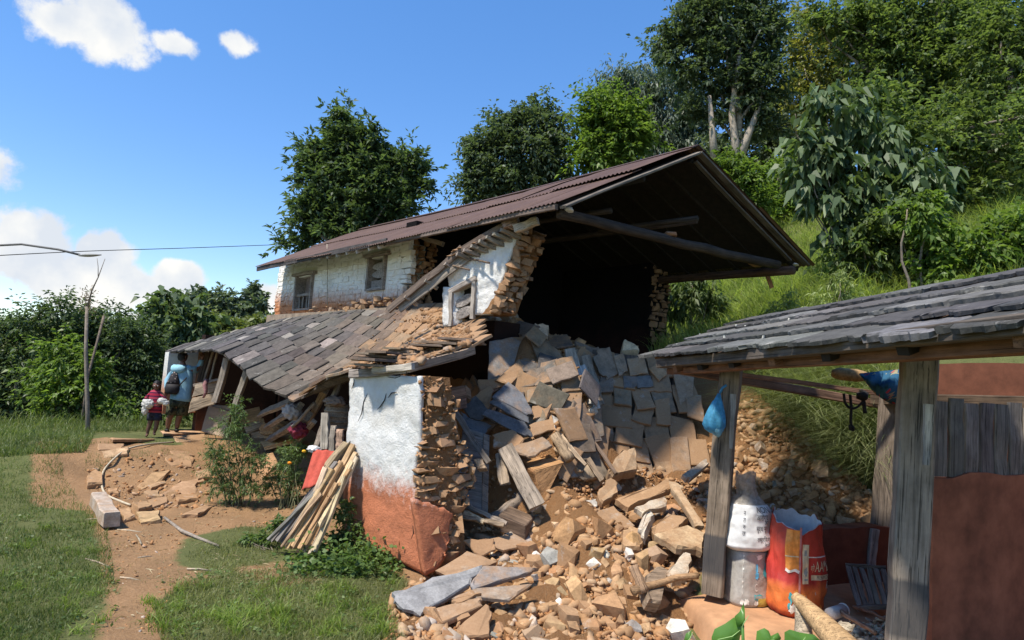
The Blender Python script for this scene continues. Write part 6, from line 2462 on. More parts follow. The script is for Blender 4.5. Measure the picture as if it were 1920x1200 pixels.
# hooked branch left of the post
tube_o = tube("branch", spline([P(1185, 1110, 6.2), P(1200, 1103, 6.22), P(1235, 1094, 6.3), P(1270, 1083, 6.35), P(1308, 1080, 6.4)], 5), [.045, .05, .045, .04, .04, .038, .036, .035, .034, .034, .033, .033, .032, .032, .032, .031, .03, .03, .03, .03, .03], M_SPLIT, None, (.36, .22, .12), k=10)
tag(tube_o, "bare brown branch lying on the rubble against the left shed post", "branch")
timber((1188, 1060, 6.3), (1208, 1112, 6.2), .09, .08, (.33, .21, .13), "stubby brown log under the end of the bare branch", shape='round', name="log", cat="log")
slab_b = slab_from_poly("fallen_beam", [P(1205, 1085, 6.35), P(1232, 1060, 6.6), P(1252, 1068, 6.6), P(1240, 1130, 6.15), P(1215, 1128, 6.1)], .12, M_WOOD, None, (.25, .18, .125), nrm=(-.2, -.9, .4))
tag(slab_b, "squared brown beam end sticking up from rubble under the branch", "beam")

def UPR(pts, slope=.012):
    """outline of a board standing on the ground: its lowest pixel touches the soil"""
    lo = max(pts, key=lambda q: q[1])
    g = onT(*lo)
    return [P(x, y, g.y + (lo[1] - y) * slope * .4) for x, y in pts]


def GD(px, py):
    return onT(px, py).y


# ------------------------------------------------------------------ wreckage under the lean-to, firewood, cloths
timber((488, 776, GD(500, 832)), (548, 752, 10.2), .15, .07, (.25, .21, .17), "topmost grey beam fallen from under the lean-to roof")
timber((500, 800, GD(500, 832) - .3), (562, 762, 9.9), .13, .08, (.24, .20, .165), "second grey beam below the topmost one under the lean-to")
timber((505, 824, GD(505, 838)), (578, 780, 9.6), .14, .09, (.21, .175, .14), "third grey beam, dark edged, lying before the cloth bundle", grp=None)
timber((560, 826, GD(560, 850)), (612, 728, 9.1), .17, .10, (.27, .23, .19), "wide grey beam slanting steeply up under the sagging roof edge")
timber((548, 800, 9.6), (590, 757, 9.2), .05, .05, (.24, .20, .17), "thin pole beside the wide slanting beam", shape='round', name="pole", cat="pole")
timber((612, 775, 8.75), (643, 700, 8.6), .06, .06, (.25, .20, .16), "thin post leaning left of the white wall's top", name="pole", cat="pole")
timber((608, 842, 8.5), (612, 774, 8.55), .11, .06, (.38, .33, .27), "upright pale board at left of the woven basket")
timber((588, 850, 8.6), (606, 800, 8.7), .08, .04, (.30, .24, .19), "narrow board leaning beside the upright pale board")
timber((622, 845, 8.4), (625, 798, 8.4), .08, .04, (.37, .31, .25), "shorter upright board between the pale board and the red wall")
timber((636, 842, 8.3), (638, 805, 8.3), .10, .04, (.42, .27, .19), "reddish upright board next to the white wall edge")
timber((460, 780, GD(420, 820) + .2), (385, 757, GD(420, 820) + .3), .03, .05, (.28, .21, .16), "thin rail lying across the top of the leaning flat panel")
timber((548, 838, GD(548, 855)), (590, 790, 9.0), .05, .07, (.26, .20, .16), "pole slanting behind the smaller marigold bush", name="pole", cat="pole")
slab_b = slab_from_poly("leaning_board", UPR([(392, 757), (436, 762), (420, 820), (377, 808)]), .05, m_plain("tan_flat_panel", (.42, .31, .22), .9, .2, 8, .3), None, nrm=(0, -1, .2), rough=.01)
tag(slab_b, "smooth tan panel leaning upright left of the marigold bushes", "panel")
brk = empty("broken_door", P(480, 800, 10.3), "broken yellowish plank door lying on edge behind the taller marigold bush", "door")
YEL = (.46, .27, .12)
for (pts, c) in (([(442, 772), (486, 762), (492, 786), (452, 796)], YEL), ([(455, 797), (490, 787), (497, 800), (462, 812)], (.40, .28, .17)), ([(484, 786), (494, 784), (506, 820), (496, 824)], (.50, .30, .14)),
                 ([(470, 812), (494, 806), (500, 822), (478, 830)], (.42, .27, .15))):
    slab_from_poly("board", [P(x, y, onT(500, 832).y + .15 - (y - 830) * .012) for x, y in pts], .04, M_WOOD, brk, c, nrm=(0, -1, .3), rough=.004, sub=2)
LD = GD(496, 846)
brk2 = empty("plank_lid", P(520, 830, 9.6), "yellow plank lid lying flat below the fallen grey beams", "plank lid")
slab_from_poly("board", [P(488, 828, LD + .3), P(550, 812, LD + .2), P(548, 824, LD - .25), P(494, 838, LD - .05)], .03, M_WOOD, brk2, (.48, .30, .14), nrm=UP, rough=.004, sub=2)
slab_from_poly("edge_board", [P(494, 838, LD - .07), P(550, 824, LD - .27), P(548, 832, LD - .27), P(496, 845, LD - .07)], .03, M_WOOD, brk2, (.42, .25, .11), nrm=(0, -1, .2), rough=.004, sub=2)
slab_b = slab_from_poly("leaning_board", UPR([(500, 850), (512, 848), (522, 870), (490, 900), (482, 880)]), .05, m_plain("orange_plank_panel", (.44, .25, .13), .9, .25, 8, .3), None, nrm=(0, -1, .4), rough=.01)
tag(slab_b, "orange tan panel standing behind the marigold bushes near the ground", "panel")
straw_p, straw_s = [], []
# cloths


def drape(name, grid_px, mat, label, cat, fold=.02, nu=16, nv=14, k=9.0, th=.01):
    """a cloth through a pixel quad grid [(x,y,D) TL, TR, BR, BL] with folds"""
    a, b, c, d_ = [P(*q) for q in grid_px]
    n = (b - a).cross(d_ - a).normalized()
    V, Fc = [], []
    for j in range(nv + 1):
        for i in range(nu + 1):
            s, t = i / nu, j / nv
            p = a.lerp(b, s).lerp(d_.lerp(c, s), t)
            p += n * fold * (math.sin(s * k + t * 1.2) * (.4 + .6 * t) + .4 * math.sin(s * k * 2.3 + 1 + t * 2)) + UP * .012 * math.sin(s * 11) * t
            V.append(p)
    for j in range(nv):
        for i in range(nu):
            q = j * (nu + 1) + i
            Fc.append((q, q + nu + 1, q + nu + 2, q + 1))
    o = link(name, mesh_py(name, V, Fc, True), None, None, mat)
    m = o.modifiers.new("thick", 'SOLIDIFY')
    m.thickness = th
    return tag(o, label, cat)


def lump(name, px, py, D, rx, ry, rz, mat, label, cat, seed=0, amp=.35, sc=3.0):
    bm = bmesh.new()
    bmesh.ops.create_icosphere(bm, subdivisions=4, radius=1)
    for v in bm.verts:
        q = v.co.copy()
        k = 1 + amp * mnoise.noise(q * sc + Vector((seed, 0, 0))) + amp * .6 * (1 - abs(mnoise.noise(q * sc * 1.9 + Vector((0, seed, 0)))) * 2)
        v.co = Vector((q.x * rx * k, q.y * ry * k, q.z * rz * k))
    me = bpy.data.meshes.new(name)
    bm.to_mesh(me)
    bm.free()
    for p in me.polygons:
        p.use_smooth = True
    o = link(name, me, None, Matrix.Translation(P(px, py, D)), mat)
    return tag(o, label, cat)


M_REDCLOTH = m_plain("red_cotton", (.42, .075, .05), .95, .3, 20, .3)
drape("red_cloth", [(588, 842, 7.7), (630, 846, 7.65), (612, 905, 7.4), (564, 918, 7.45)], M_REDCLOTH, "red cloth hanging over the firewood beside the smaller marigold bush", "cloth", .022, 26, 20, 7.5)
lump("white_towel", 588, 842, 7.75, .07, .05, .035, m_plain("white_towel", (.62, .61, .60), .95, .2, 30, .4), "small crumpled white cloth on top of the red cloth", "cloth", 4)
lump("grey_cloth", 548, 772, 10.0, .13, .10, .11, m_plain("grey_cloth", (.42, .37, .36), .95, .35, 16, .4), "grey striped cloth bundle among the fallen beams under the lean-to", "cloth", 9)
lump("crimson_cloth", 560, 806, 9.7, .12, .1, .11, m_plain("crimson_cloth", (.20, .03, .05), .95, .3, 16, .4), "dark crimson cloth among the beams under the lean-to", "cloth", 12)
lump("straw_heap", 525, 806, GD(525, 828) + .2, .36, .2, .16, m_plain("straw_heap", (.36, .21, .10), .95, .5, 34, .8), "brown straw heap between the fallen beams under the lean-to", "straw", 15)
# basket
bsk = empty("woven_basket", P(632, 775, 8.6), "brown woven basket wedged beside the white wall edge", "basket")
rings = []
for (y, r) in ((805, 20), (790, 22), (772, 23), (758, 22)):
    c = P(634, y, 8.8)
    rings.append([c + Vector((math.cos(a) * r / F * 8.8, math.sin(a) * r / F * 8.8, 0)) for a in [i * math.tau / 20 for i in range(20)]])
v, f = ring_tube(rings)
link("basket_body", mesh_py("basket_body", v, f, True), bsk, None, m_plain("woven_bamboo", (.24, .165, .11), .9, .45, 60, .8))
for y, r in ((800, 21.5), (790, 22.8), (780, 23.4), (770, 23.8), (760, 23)):
    c = P(634, y, 8.8)
    tube("weave_band", [c + Vector((math.cos(a) * r / F * 8.8, math.sin(a) * r / F * 8.8, .006 * math.sin(a * 10))) for a in np.linspace(0, math.tau, 33)], .014, M_WOOD, bsk, (.30, .22, .15), k=5)
lump("rag_on_basket", 628, 752, 8.6, .12, .08, .06, m_plain("brown_rag", (.20, .14, .11), .95, .3, 16, .4), "brown rag crumpled on top of the woven basket", "rag", 19)

# firewood leaning on the wall: every split stick a thing
FW = [((660, 838, 7.75), (528, 1018, 7.3), .06, .05, (.20, .185, .165), "grey"), ((648, 842, 7.7), (512, 1012, 7.35), .06, .05, (.17, .155, .14), "grey"),
      ((630, 868, 7.5), (520, 1015, 7.25), .05, .04, (.21, .19, .165), "grey"), ((612, 905, 7.4), (505, 1010, 7.25), .05, .045, (.19, .17, .15), "grey"),
      ((652, 830, 7.72), (600, 900, 7.5), .09, .06, (.33, .24, .15), "thick"), ((662, 836, 7.65), (556, 1030, 7.15), .075, .045, (.50, .33, .18), "tan"),
      ((668, 850, 7.6), (570, 1034, 7.1), .06, .04, (.52, .37, .22), "tan"), ((622, 880, 7.45), (540, 1026, 7.15), .08, .05, (.47, .31, .17), "tan"),
      ((640, 866, 7.5), (548, 1028, 7.12), .06, .04, (.44, .28, .15), "tan"), ((668, 858, 7.55), (582, 1036, 7.05), .055, .035, (.50, .40, .28), "tan"),
      ((655, 880, 7.45), (575, 1020, 7.08), .05, .035, (.40, .24, .12), "tan"), ((645, 895, 7.4), (590, 1032, 7.02), .06, .04, (.53, .40, .25), "tan"),
      ((612, 900, 7.4), (535, 1022, 7.14), .05, .045, (.50, .36, .21), "tan"), ((632, 905, 7.32), (560, 1032, 7.06), .055, .03, (.46, .29, .15), "tan"),
      ((602, 925, 7.3), (530, 1024, 7.12), .05, .03, (.42, .29, .17), "tan"), ((660, 868, 7.5), (600, 985, 7.1), .045, .035, (.52, .38, .23), "tan"),
      ((612, 875, 7.46), (590, 930, 7.35), .07, .04, (.50, .38, .25), "short"), ((618, 932, 7.25), (585, 990, 7.1), .04, .03, (.38, .22, .11), "short")]
for (a, b, w, h, c, k) in FW:
    lb = {"grey": "grey weathered stick at the left of the leaning firewood bundle", "thick": "thick brown split log at the top of the firewood bundle",
          "tan": "freshly split tan stick in the firewood bundle leaning on the red wall", "short": "short split stick lying on the firewood bundle"}[k]
    o = beam("firewood_stick", P(*a), P(*b), w, h, M_SPLIT, None, vary(c, .12), up=Vector((-.5, -.8, .3)), jit=.0045, bend=.022, taper=random.uniform(.55, 1.2), seg=6, ragged=.03)
    tag(o, lb, "firewood", "firewood bundle against the red wall")

# ------------------------------------------------------------------ left yard: flat stones, block, hose, sticks
YARD = [([(308, 862), (335, 852), (362, 862), (360, 878), (318, 876)], "tan flat stone at the edge of the terrace step", .06), ([(318, 850), (350, 848), (365, 855), (330, 860)], "thin grey flake stone on the terrace step", .04),
        ([(255, 912), (285, 892), (320, 890), (302, 908), (262, 918)], "long pale flat stone before the terrace step", .05), ([(278, 915), (308, 900), (312, 908), (284, 924)], "narrow whitish flat stone under the long pale one", .05),
        ([(300, 930), (340, 912), (370, 912), (368, 928), (330, 940)], "broad orange flat stone in the middle of the yard stones", .05), ([(270, 925), (298, 922), (300, 935), (275, 934)], "small grey white stone left of the broad orange one", .06),
        ([(330, 935), (365, 930), (372, 942), (335, 948)], "squared tan stone below the broad orange one", .07), ([(276, 945), (310, 938), (312, 946), (282, 955)], "tan stone wedge with lit edge left of the squared stone", .06),
        ([(248, 950), (275, 944), (284, 958), (260, 966)], "rounded orange stone beside the end of the hose", .09), ([(340, 970), (385, 948), (398, 952), (370, 972)], "tan slab tilted up at right of the yard stones", .05),
        ([(252, 968), (298, 968), (300, 980), (262, 982)], "dark edged flat stone at the head of the path", .07), ([(222, 962), (240, 960), (252, 975), (232, 982)], "small pale stone by the long stone block", .07),
        ([(335, 905), (378, 902), (382, 908), (338, 912)], "thin brown board lying on the yard stones", .04), ([(365, 890), (392, 880), (398, 900), (372, 905)], "tan stone right by the taller marigold bush", .07),
        ([(202, 920), (218, 918), (222, 930), (206, 930)], "small brown stone left in the yard", .06), ([(205, 826), (285, 818), (290, 826), (210, 838)], "long pale flagstone under the boy's feet", .05),
        ([(182, 838), (232, 836), (228, 846), (184, 848)], "flat flagstone at the left end of the terrace step", .06), ([(188, 850), (240, 846), (238, 858), (192, 862)], "lower flat flagstone at the left end of the terrace step", .06),
        ([(300, 812), (375, 806), (378, 812), (306, 820)], "flat flagstone before the man's feet", .04), ([(325, 822), (385, 818), (388, 826), (330, 830)], "flat flagstone right of the boy on the terrace", .04),
        ([(160, 900), (178, 888), (192, 898), (190, 915), (162, 918)], "big tan stone slab at the photo's left edge", .10)]
for pts, lb, th in YARD:
    q = []
    for (x, y) in pts:
        g = onT(x, y)
        q.append(g if g is not None else PZ(x, y, .1))
    c = sum(q, Vector()) / len(q)
    tl = Matrix.Rotation(random.uniform(-.12, .12), 3, 'X') @ Matrix.Rotation(random.uniform(-.1, .1), 3, 'Y')
    q = [c + tl @ (p - c) + UP * (th * .7) for p in q]
    o = slab_from_poly("flat_stone", q, th, M_STONE, None, vary(mixc(TAN, BUFF, random.random()), .15), random.uniform(.5, .9), nrm=UP, rough=.02)
    tag(o, lb, "stone", "flat stones in the yard")
blk = beam("stone_block", PZ(183, 935, .14), PZ(208, 975, .12), .17, .17, M_STONE, None, (.42, .34, .27), jit=.012, seg=5, alpha=.8)
tag(blk, "long squared stone block lying at the left edge of the path", "stone block")
hs_ = spline([onT(*q) + UP * z for q, z in (((325, 832), .03), ((280, 838), .05), ((240, 848), .06), ((212, 868), .06), ((193, 890), .05), ((190, 912), .04), ((198, 932), .04), ((228, 945), .03), ((245, 950), .02))], 6)
hose = tube("hose", hs_, .016, m_glossplastic("dusty_plastic_pipe", (.46, .38, .26), .6, 0, 1, .2), None, k=7)
tag(hose, "dusty tan plastic hose curving over the terrace step", "hose")
stk = tube("stick", [onT(308, 975) + UP * .03, onT(340, 1000) + UP * .03, onT(375, 1015) + UP * .03, onT(410, 1027) + UP * .02], [.016, .02, .018, .012], M_WOOD, None, (.30, .25, .20), k=7)
tag(stk, "thin grey stick lying across the path and the grass", "stick")
for (a, b, lb) in (((160, 976), (215, 974), "grey twig by the long stone block"), ((160, 1050), (205, 1065), "pale twig on the left grass"), ((220, 995), (265, 1000), "dark twig on the path near its head"),
                   ((255, 1005), (265, 1022), "short twig across the middle of the path"), ((258, 1048), (290, 1046), "light split chip on the path"), ((225, 1085), (265, 1092), "curved twig on the lower path"),
                   ((350, 1069), (395, 1072), "pale split chip at the grass edge")):
    pa, pb = onT(*a), onT(*b)
    o = tube("twig", [pa + UP * .012, pa.lerp(pb, .5) + UP * .02, pb + UP * .01], .009, M_WOOD, None, vary((.38, .30, .21)), k=6)
    tag(o, lb, "twig")
# ------------------------------------------------------------------ vegetation
def leaves_np(C, Dv, L, W, fold=.25, droop=.15):
    """one folded quad per leaf: centre, direction, length, width"""
    n = len(C)
    Dv = Dv / (np.linalg.norm(Dv, axis=1, keepdims=True) + 1e-9)
    rnd = RNG.normal(size=(n, 3))
    S = np.cross(Dv, rnd * .55 + np.array([0, 0, 1.0]))
    S /= (np.linalg.norm(S, axis=1, keepdims=True) + 1e-9)
    Nn = np.cross(S, Dv)
    L = np.asarray(L)[:, None]
    W = np.asarray(W)[:, None]
    base = C - Dv * L * .5
    tip = C + Dv * L * .5 - np.array([0, 0, 1.0]) * L * droop
    mid = C - Dv * L * .08
    l = mid + S * W * .5 + Nn * W * fold
    r = mid - S * W * .5 + Nn * W * fold
    V = np.stack([base, r, tip, l], 1).reshape(-1, 3)
    Fc = np.arange(n * 4).reshape(n, 4)
    return V, Fc


def crown_points(lobes, D, n, clump_r, per, spread=1.0, shell=.55, dz=.8):
    """leaf centres along twigs that fill the lobes given as (px, py, rx, ry)"""
    areas = np.array([l[2] * l[3] for l in lobes], float)
    areas /= areas.sum()
    nc = max(3, int(n / per))
    C, O, cl = [], [], []
    for li, (l, a) in enumerate(zip(lobes, areas)):
        c = np.array(P(l[0], l[1], D))
        rx, rz = l[2] / F * D, l[3] / F * D
        ry = (rx + rz) / 2 * dz
        k = max(2, int(nc * a + .5))
        d = RNG.normal(size=(k, 3))
        d /= np.linalg.norm(d, axis=1, keepdims=True)
        wob = np.array([[1 + .38 * mnoise.noise(Vector((q[0] * 1.7 + li * 7, q[1] * 1.7, q[2] * 1.7)))] for q in d])
        r = (shell + (1 - shell) * RNG.random((k, 1)) ** .7) * wob * .92
        cen = c + d * r * np.array([rx, ry, rz])
        cl.append(cen)
        cr = clump_r * (.5 + 1.1 * RNG.random((k, 1)) ** 1.5)
        tw = d * .75 + RNG.normal(size=(k, 3)) * .55 + np.array([0, 0, .18])
        tw /= np.linalg.norm(tw, axis=1, keepdims=True)
        t = RNG.random((k, per, 1))
        g = np.clip(RNG.normal(size=(k, per, 3)), -1.5, 1.5)
        g *= np.array([1.0, 1.0, .6])
        pts = cen[:, None, :] + tw[:, None, :] * (t - .35) * (cr * 2.0)[:, None, :] + g * (cr * .30)[:, None, :] * (1.15 - t * .7) - np.array([0, 0, 1.0]) * t * t * (cr * .35)[:, None, :]
        C.append(pts.reshape(-1, 3))
        o = g * 1.0 + tw[:, None, :] * .8
        O.append(o.reshape(-1, 3))
    return np.concatenate(C), np.concatenate(O), np.concatenate(cl)


def limb_mesh(paths, k=6):
    V, Fc = [], []
    for pts, rad in paths:
        rings = []
        a = None
        for i, p in enumerate(pts):
            t = (pts[min(i + 1, len(pts) - 1)] - pts[max(i - 1, 0)])
            if t.length < 1e-6:
                t = Vector((0, 0, 1))
            t.normalize()
            a = t.orthogonal().normalized() if a is None else (a - t * a.dot(t)).normalized()
            b = t.cross(a)
            r = rad[0] + (rad[1] - rad[0]) * i / (len(pts) - 1)
            rings.append([p + (a * math.cos(j * math.tau / k) + b * math.sin(j * math.tau / k)) * r for j in range(k)])
        v, f = ring_tube(rings)
        o = len(V)
        V += v
        Fc += [tuple(x + o for x in q) for q in f]
    return V, Fc


def wob_path(a, b, n=6, amp=.1):
    out = []
    off = Vector((random.random() * 50, random.random() * 50, 0))
    for i in range(n + 1):
        t = i / n
        p = a.lerp(b, t)
        w = amp * (a - b).length * math.sin(t * math.pi)
        p = p + Vector((mnoise.noise(off + Vector((t * 2, 0, 0))), mnoise.noise(off + Vector((0, t * 2, 5))), 0)) * w
        out.append(p)
    return out


M_BARK = m_plain("grey_bark", (.20, .165, .13), .95, .45, 14, .7)
M_PALEBARK = m_plain("pale_bark", (.34, .29, .235), .95, .4, 14, .6)


def plant(name, label, cat, basepx, D, lobes, n, leaf, mat, ratio=.45, clump=.45, per=26, droop=.2, down=.1, trunk=.12, limbs=9, bark=None, group=None, shell=.55, stems=0, base=None, fold=.25, dz=.8):
    if base is None:
        b = P(basepx, 600, D)
        zb = float(gz_np(np.array([b.x]), np.array([D]))[0])
        b = Vector((b.x, D, zb - .1))
    else:
        b = Vector(base)
    root = empty(name, b, label, cat, group)
    C, O, cl = crown_points(lobes, D, n, clump, per, shell=shell, dz=dz)
    O = O + np.array([0, 0, -down * 3])
    nn = len(C)
    L = leaf * (.65 + .7 * RNG.random(nn))
    V, Fc = leaves_np(C, O, L, L * ratio, fold, droop)
    V = V - np.array(b)
    me = mesh_np("crown", V, Fc)
    link("crown", me, root, Matrix.Translation(b), mat)
    ctr = Vector(C.mean(axis=0))
    paths = []
    top = Vector((ctr.x, ctr.y, ctr.z + (C[:, 2].max() - ctr.z) * .35))
    if stems:
        for i in range(stems):
            t = Vector(cl[random.randrange(len(cl))])
            q = b + Vector((random.uniform(-.25, .25), random.uniform(-.2, .2), 0)) * (D / 14)
            paths.append((wob_path(q, t, 6, .14), (trunk, trunk * .4)))
    else:
        tp = wob_path(b, top, 9, .10)
        paths.append((tp, (trunk, trunk * .35)))
        for i in range(limbs):
            s = tp[random.randint(3, 8)]
            t = Vector(cl[random.randrange(len(cl))])
            paths.append((wob_path(s, t, 6, .18), (trunk * .42, trunk * .10)))
    V, Fc = limb_mesh(paths)
    link("trunk" if not stems else "stems", mesh_py("trunk", [v - b for v in V], Fc, True), root, Matrix.Translation(b), bark or M_BARK)
    return root


G_DARK = m_leaf("dark_leaf", (.056, .092, .046), (.125, .175, .088), .45)
G_DEEP = m_leaf("deep_green_leaf", (.062, .095, .058), (.135, .175, .108), .44)
G_MID = m_leaf("mid_green_leaf", (.080, .122, .045), (.180, .235, .095), .5)
G_BRIGHT = m_leaf("bright_green_leaf", (.090, .155, .035), (.190, .270, .070), .48)
G_YELL = m_leaf("yellow_green_leaf", (.130, .150, .040), (.300, .280, .090), .45)
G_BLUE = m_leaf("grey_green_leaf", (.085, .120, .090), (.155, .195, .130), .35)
G_BROAD = m_leaf("broad_green_leaf", (.075, .120, .055), (.155, .210, .105), .38, .5, .35)
G_MARI = m_leaf("marigold_leaf", (.080, .135, .045), (.180, .250, .095), .42)
G_PALE = m_leaf("pale_fern_leaf", (.200, .270, .090), (.380, .430, .200), .45)
G_FAR = m_leaf("hazed_far_leaf", (.120, .165, .125), (.190, .235, .170), .3)  # haze of distance mixed into the leaf colour
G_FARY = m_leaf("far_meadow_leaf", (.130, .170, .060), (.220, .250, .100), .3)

TR = "trees behind the farmhouse"
plant("leafy_tree", "dark feathery tree standing alone behind the left end of the tin roof", "tree", 668, 22,
      [(645, 222, 20, 26), (640, 268, 38, 28), (692, 262, 38, 24), (602, 300, 42, 24), (680, 312, 58, 34), (756, 296, 44, 20), (577, 288, 14, 24), (620, 346, 58, 30), (722, 346, 62, 32), (786, 320, 22, 14), (600, 402, 52, 32), (680, 398, 68, 38), (746, 386, 40, 24), (572, 378, 22, 18), (792, 352, 24, 10), (640, 436, 80, 22), (555, 456, 38, 13), (560, 330, 14, 12)],
      30000, .22, G_DARK, .40, .55, 34, .15, .0, .20, 20, group=TR)
plant("leafy_tree", "round dense dark tree behind the middle of the tin roof ridge", "tree", 985, 25,
      [(985, 275, 84, 74), (925, 300, 58, 58), (895, 340, 44, 44), (1020, 225, 46, 40), (1045, 290, 50, 60), (950, 240, 40, 34), (900, 290, 34, 30), (990, 350, 90, 40)],
      28000, .19, G_DEEP, .45, .5, 30, .2, .1, .22, 10, group=TR)
plant("leafy_tree", "bright green leafy tree between two dark ones above the roof ridge", "tree", 1150, 23.5,
      [(1150, 240, 66, 52), (1120, 200, 34, 36), (1192, 256, 34, 34), (1130, 290, 60, 40), (1170, 210, 34, 30)],
      15000, .20, G_BRIGHT, .42, .5, 26, .2, .1, .14, 8, group=TR)
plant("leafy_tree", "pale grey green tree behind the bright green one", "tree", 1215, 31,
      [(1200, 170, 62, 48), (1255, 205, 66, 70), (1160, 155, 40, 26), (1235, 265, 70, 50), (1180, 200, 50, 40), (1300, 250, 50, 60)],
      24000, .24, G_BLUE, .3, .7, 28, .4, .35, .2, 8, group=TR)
t5 = plant("tall_tree", "tallest dark tree above the roof peak, with pale forked trunks", "tree", 1383, 23,
           [(1345, 45, 88, 62), (1290, 92, 62, 54), (1425, 55, 58, 70), (1335, 140, 84, 42), (1400, 140, 58, 60), (1255, 75, 32, 40), (1395, 210, 56, 40), (1320, 205, 40, 30), (1380, 20, 90, 50), (1430, 150, 50, 50), (1300, 30, 50, 40), (1440, 230, 40, 30)],
           30000, .18, G_DEEP, .45, .50, 30, .2, .1, .17, 14, M_PALEBARK, group=TR)
for (pts) in ([(1383, 310), (1378, 262), (1372, 215), (1380, 150), (1388, 90)], [(1386, 300), (1402, 255), (1418, 215), (1432, 150)], [(1340, 300), (1336, 250), (1330, 180)]):
    V, Fc = limb_mesh([([P(x, y, 22.6) for x, y in pts], (.17, .07))], 8)
    o0 = Vector(P(pts[0][0], pts[0][1], 22.6))
    link("trunk", mesh_py("trunk", [v - o0 for v in V], Fc, True), t5, Matrix.Translation(o0), M_PALEBARK)
plant("sparse_tree", "thin yellowish tree with see-through crown between the two tallest trees", "tree", 1545, 26,
      [(1530, 105, 52, 88), (1500, 60, 36, 54), (1572, 70, 40, 66), (1550, 190, 60, 56), (1510, 170, 40, 60), (1590, 140, 40, 60)],
      12000, .20, G_YELL, .4, .6, 16, .2, .1, .05, 0, M_PALEBARK, group=TR, stems=14)
plant("tall_tree", "large mid green tree filling the upper right corner", "tree", 1700, 19,
      [(1690, 110, 84, 100), (1640, 60, 74, 56), (1600, 36, 60, 36), (1740, 60, 80, 70), (1705, 230, 76, 66), (1640, 190, 56, 54), (1790, 150, 70, 110), (1560, 30, 50, 26), (1720, 10, 120, 40), (1650, 130, 50, 60)],
      30000, .17, G_MID, .45, .50, 30, .2, .1, .2, 12, group=TR)
plant("tall_tree", "dark tree at the far right behind the shed roof", "tree", 1870, 17,
      [(1860, 120, 80, 110), (1900, 260, 80, 100), (1830, 300, 60, 70), (1900, 30, 80, 60), (1960, 160, 90, 140), (1850, 400, 80, 60)],
      20000, .16, G_MID, .45, .45, 30, .2, .1, .2, 10, group=TR)
plant("leafy_tree", "shadowy dark tree behind the big leaved shrubs at the right", "tree", 1740, 15,
      [(1690, 230, 66, 60), (1745, 300, 70, 80), (1810, 240, 70, 80), (1640, 180, 50, 40), (1870, 330, 80, 90), (1700, 330, 60, 50), (1930, 250, 60, 90), (1780, 390, 70, 50)],
      14000, .15, G_MID, .45, .4, 28, .2, .1, .12, 10, group=TR)
plant("leafy_tree", "tree with hanging yellowish tops in the photo's upper right", "tree", 1840, 22,
      [(1780, 60, 60, 60), (1840, 30, 70, 50), (1900, 90, 60, 80), (1760, 140, 50, 50), (1850, 160, 70, 70), (1930, 180, 60, 70)],
      16000, .19, G_BRIGHT, .40, .5, 26, .25, .2, .12, 8, group=TR)
plant("young_tree", "light green lacy young tree just behind the roof peak's right slope", "tree", 1395, 17,
      [(1385, 330, 40, 34), (1362, 305, 30, 24), (1412, 375, 40, 38), (1400, 345, 40, 30)], 7000, .14, G_BRIGHT, .35, .25, 26, .2, .1, .05, 8, group=TR)
plant("leafy_tree", "grey green tree seen between the trunks of the tallest tree", "tree", 1450, 29,
      [(1440, 210, 50, 56), (1465, 285, 56, 46), (1415, 280, 40, 40), (1500, 250, 50, 50), (1340, 290, 50, 40)], 9000, .28, G_BLUE, .42, .5, 24, .2, .1, .14, 8, group=TR)
plant("hillside_bush", "yellow green bush on the slope right of the roof", "bush", 1455, 18.5,
      [(1455, 360, 50, 50), (1430, 410, 40, 34), (1490, 330, 50, 50), (1500, 390, 40, 40), (1540, 330, 40, 50)], 8000, .16, G_BRIGHT, .4, .32, 24, .2, .1, .05, 0, stems=8, group="bushes on the slope")
plant("big_leaf_shrub", "tall shrub with large drooping pale green leaves on the slope", "shrub", 1600, 12,
      [(1565, 215, 52, 46), (1525, 290, 52, 56), (1630, 260, 54, 54), (1570, 300, 60, 60), (1560, 375, 56, 52), (1625, 350, 50, 60), (1595, 430, 44, 30), (1510, 330, 36, 40), (1670, 300, 36, 50), (1600, 190, 40, 26)],
      2300, .25, G_BROAD, .50, .32, 9, .30, .45, .022, 0, M_PALEBARK, stems=18, group="shrubs on the slope", shell=.3)
plant("big_leaf_shrub", "smaller big leaved shrub at right of the tall drooping one", "shrub", 1735, 11.4,
      [(1725, 320, 40, 36), (1755, 350, 40, 40), (1700, 390, 40, 40), (1745, 430, 50, 50)], 900, .22, G_BROAD, .5, .3, 9, .3, .4, .02, 0, M_PALEBARK, stems=9, group="shrubs on the slope", shell=.3)
plant("dark_shrub", "dark leafy shrub below the big leaved shrubs, above the shed roof", "shrub", 1650, 11.8,
      [(1640, 440, 60, 40), (1700, 480, 66, 46), (1620, 500, 50, 40), (1690, 530, 60, 34), (1750, 500, 50, 50), (1590, 470, 40, 40)], 6500, .13, G_MID, .5, .28, 20, .25, .2, .03, 0, stems=10, group="shrubs on the slope")
plant("bushy_shrub", "yellow green bushy shrub with vines at the right behind the shed roof", "shrub", 1720, 10.8,
      [(1725, 400, 44, 40), (1830, 470, 80, 60), (1900, 450, 60, 60), (1800, 520, 80, 40)], 7000, .12, G_BRIGHT, .5, .28, 20, .25, .2, .03, 0, stems=10, group="shrubs on the slope")
plant("pinnate_shrub", "dark green feather leaved shrub right behind the broken rear wall", "shrub", 1290, 13.2,
      [(1290, 540, 34, 28), (1270, 575, 30, 36), (1320, 560, 40, 30), (1345, 585, 34, 24)], 2600, .16, G_MID, .28, .2, 18, .3, .3, .02, 0, stems=8)
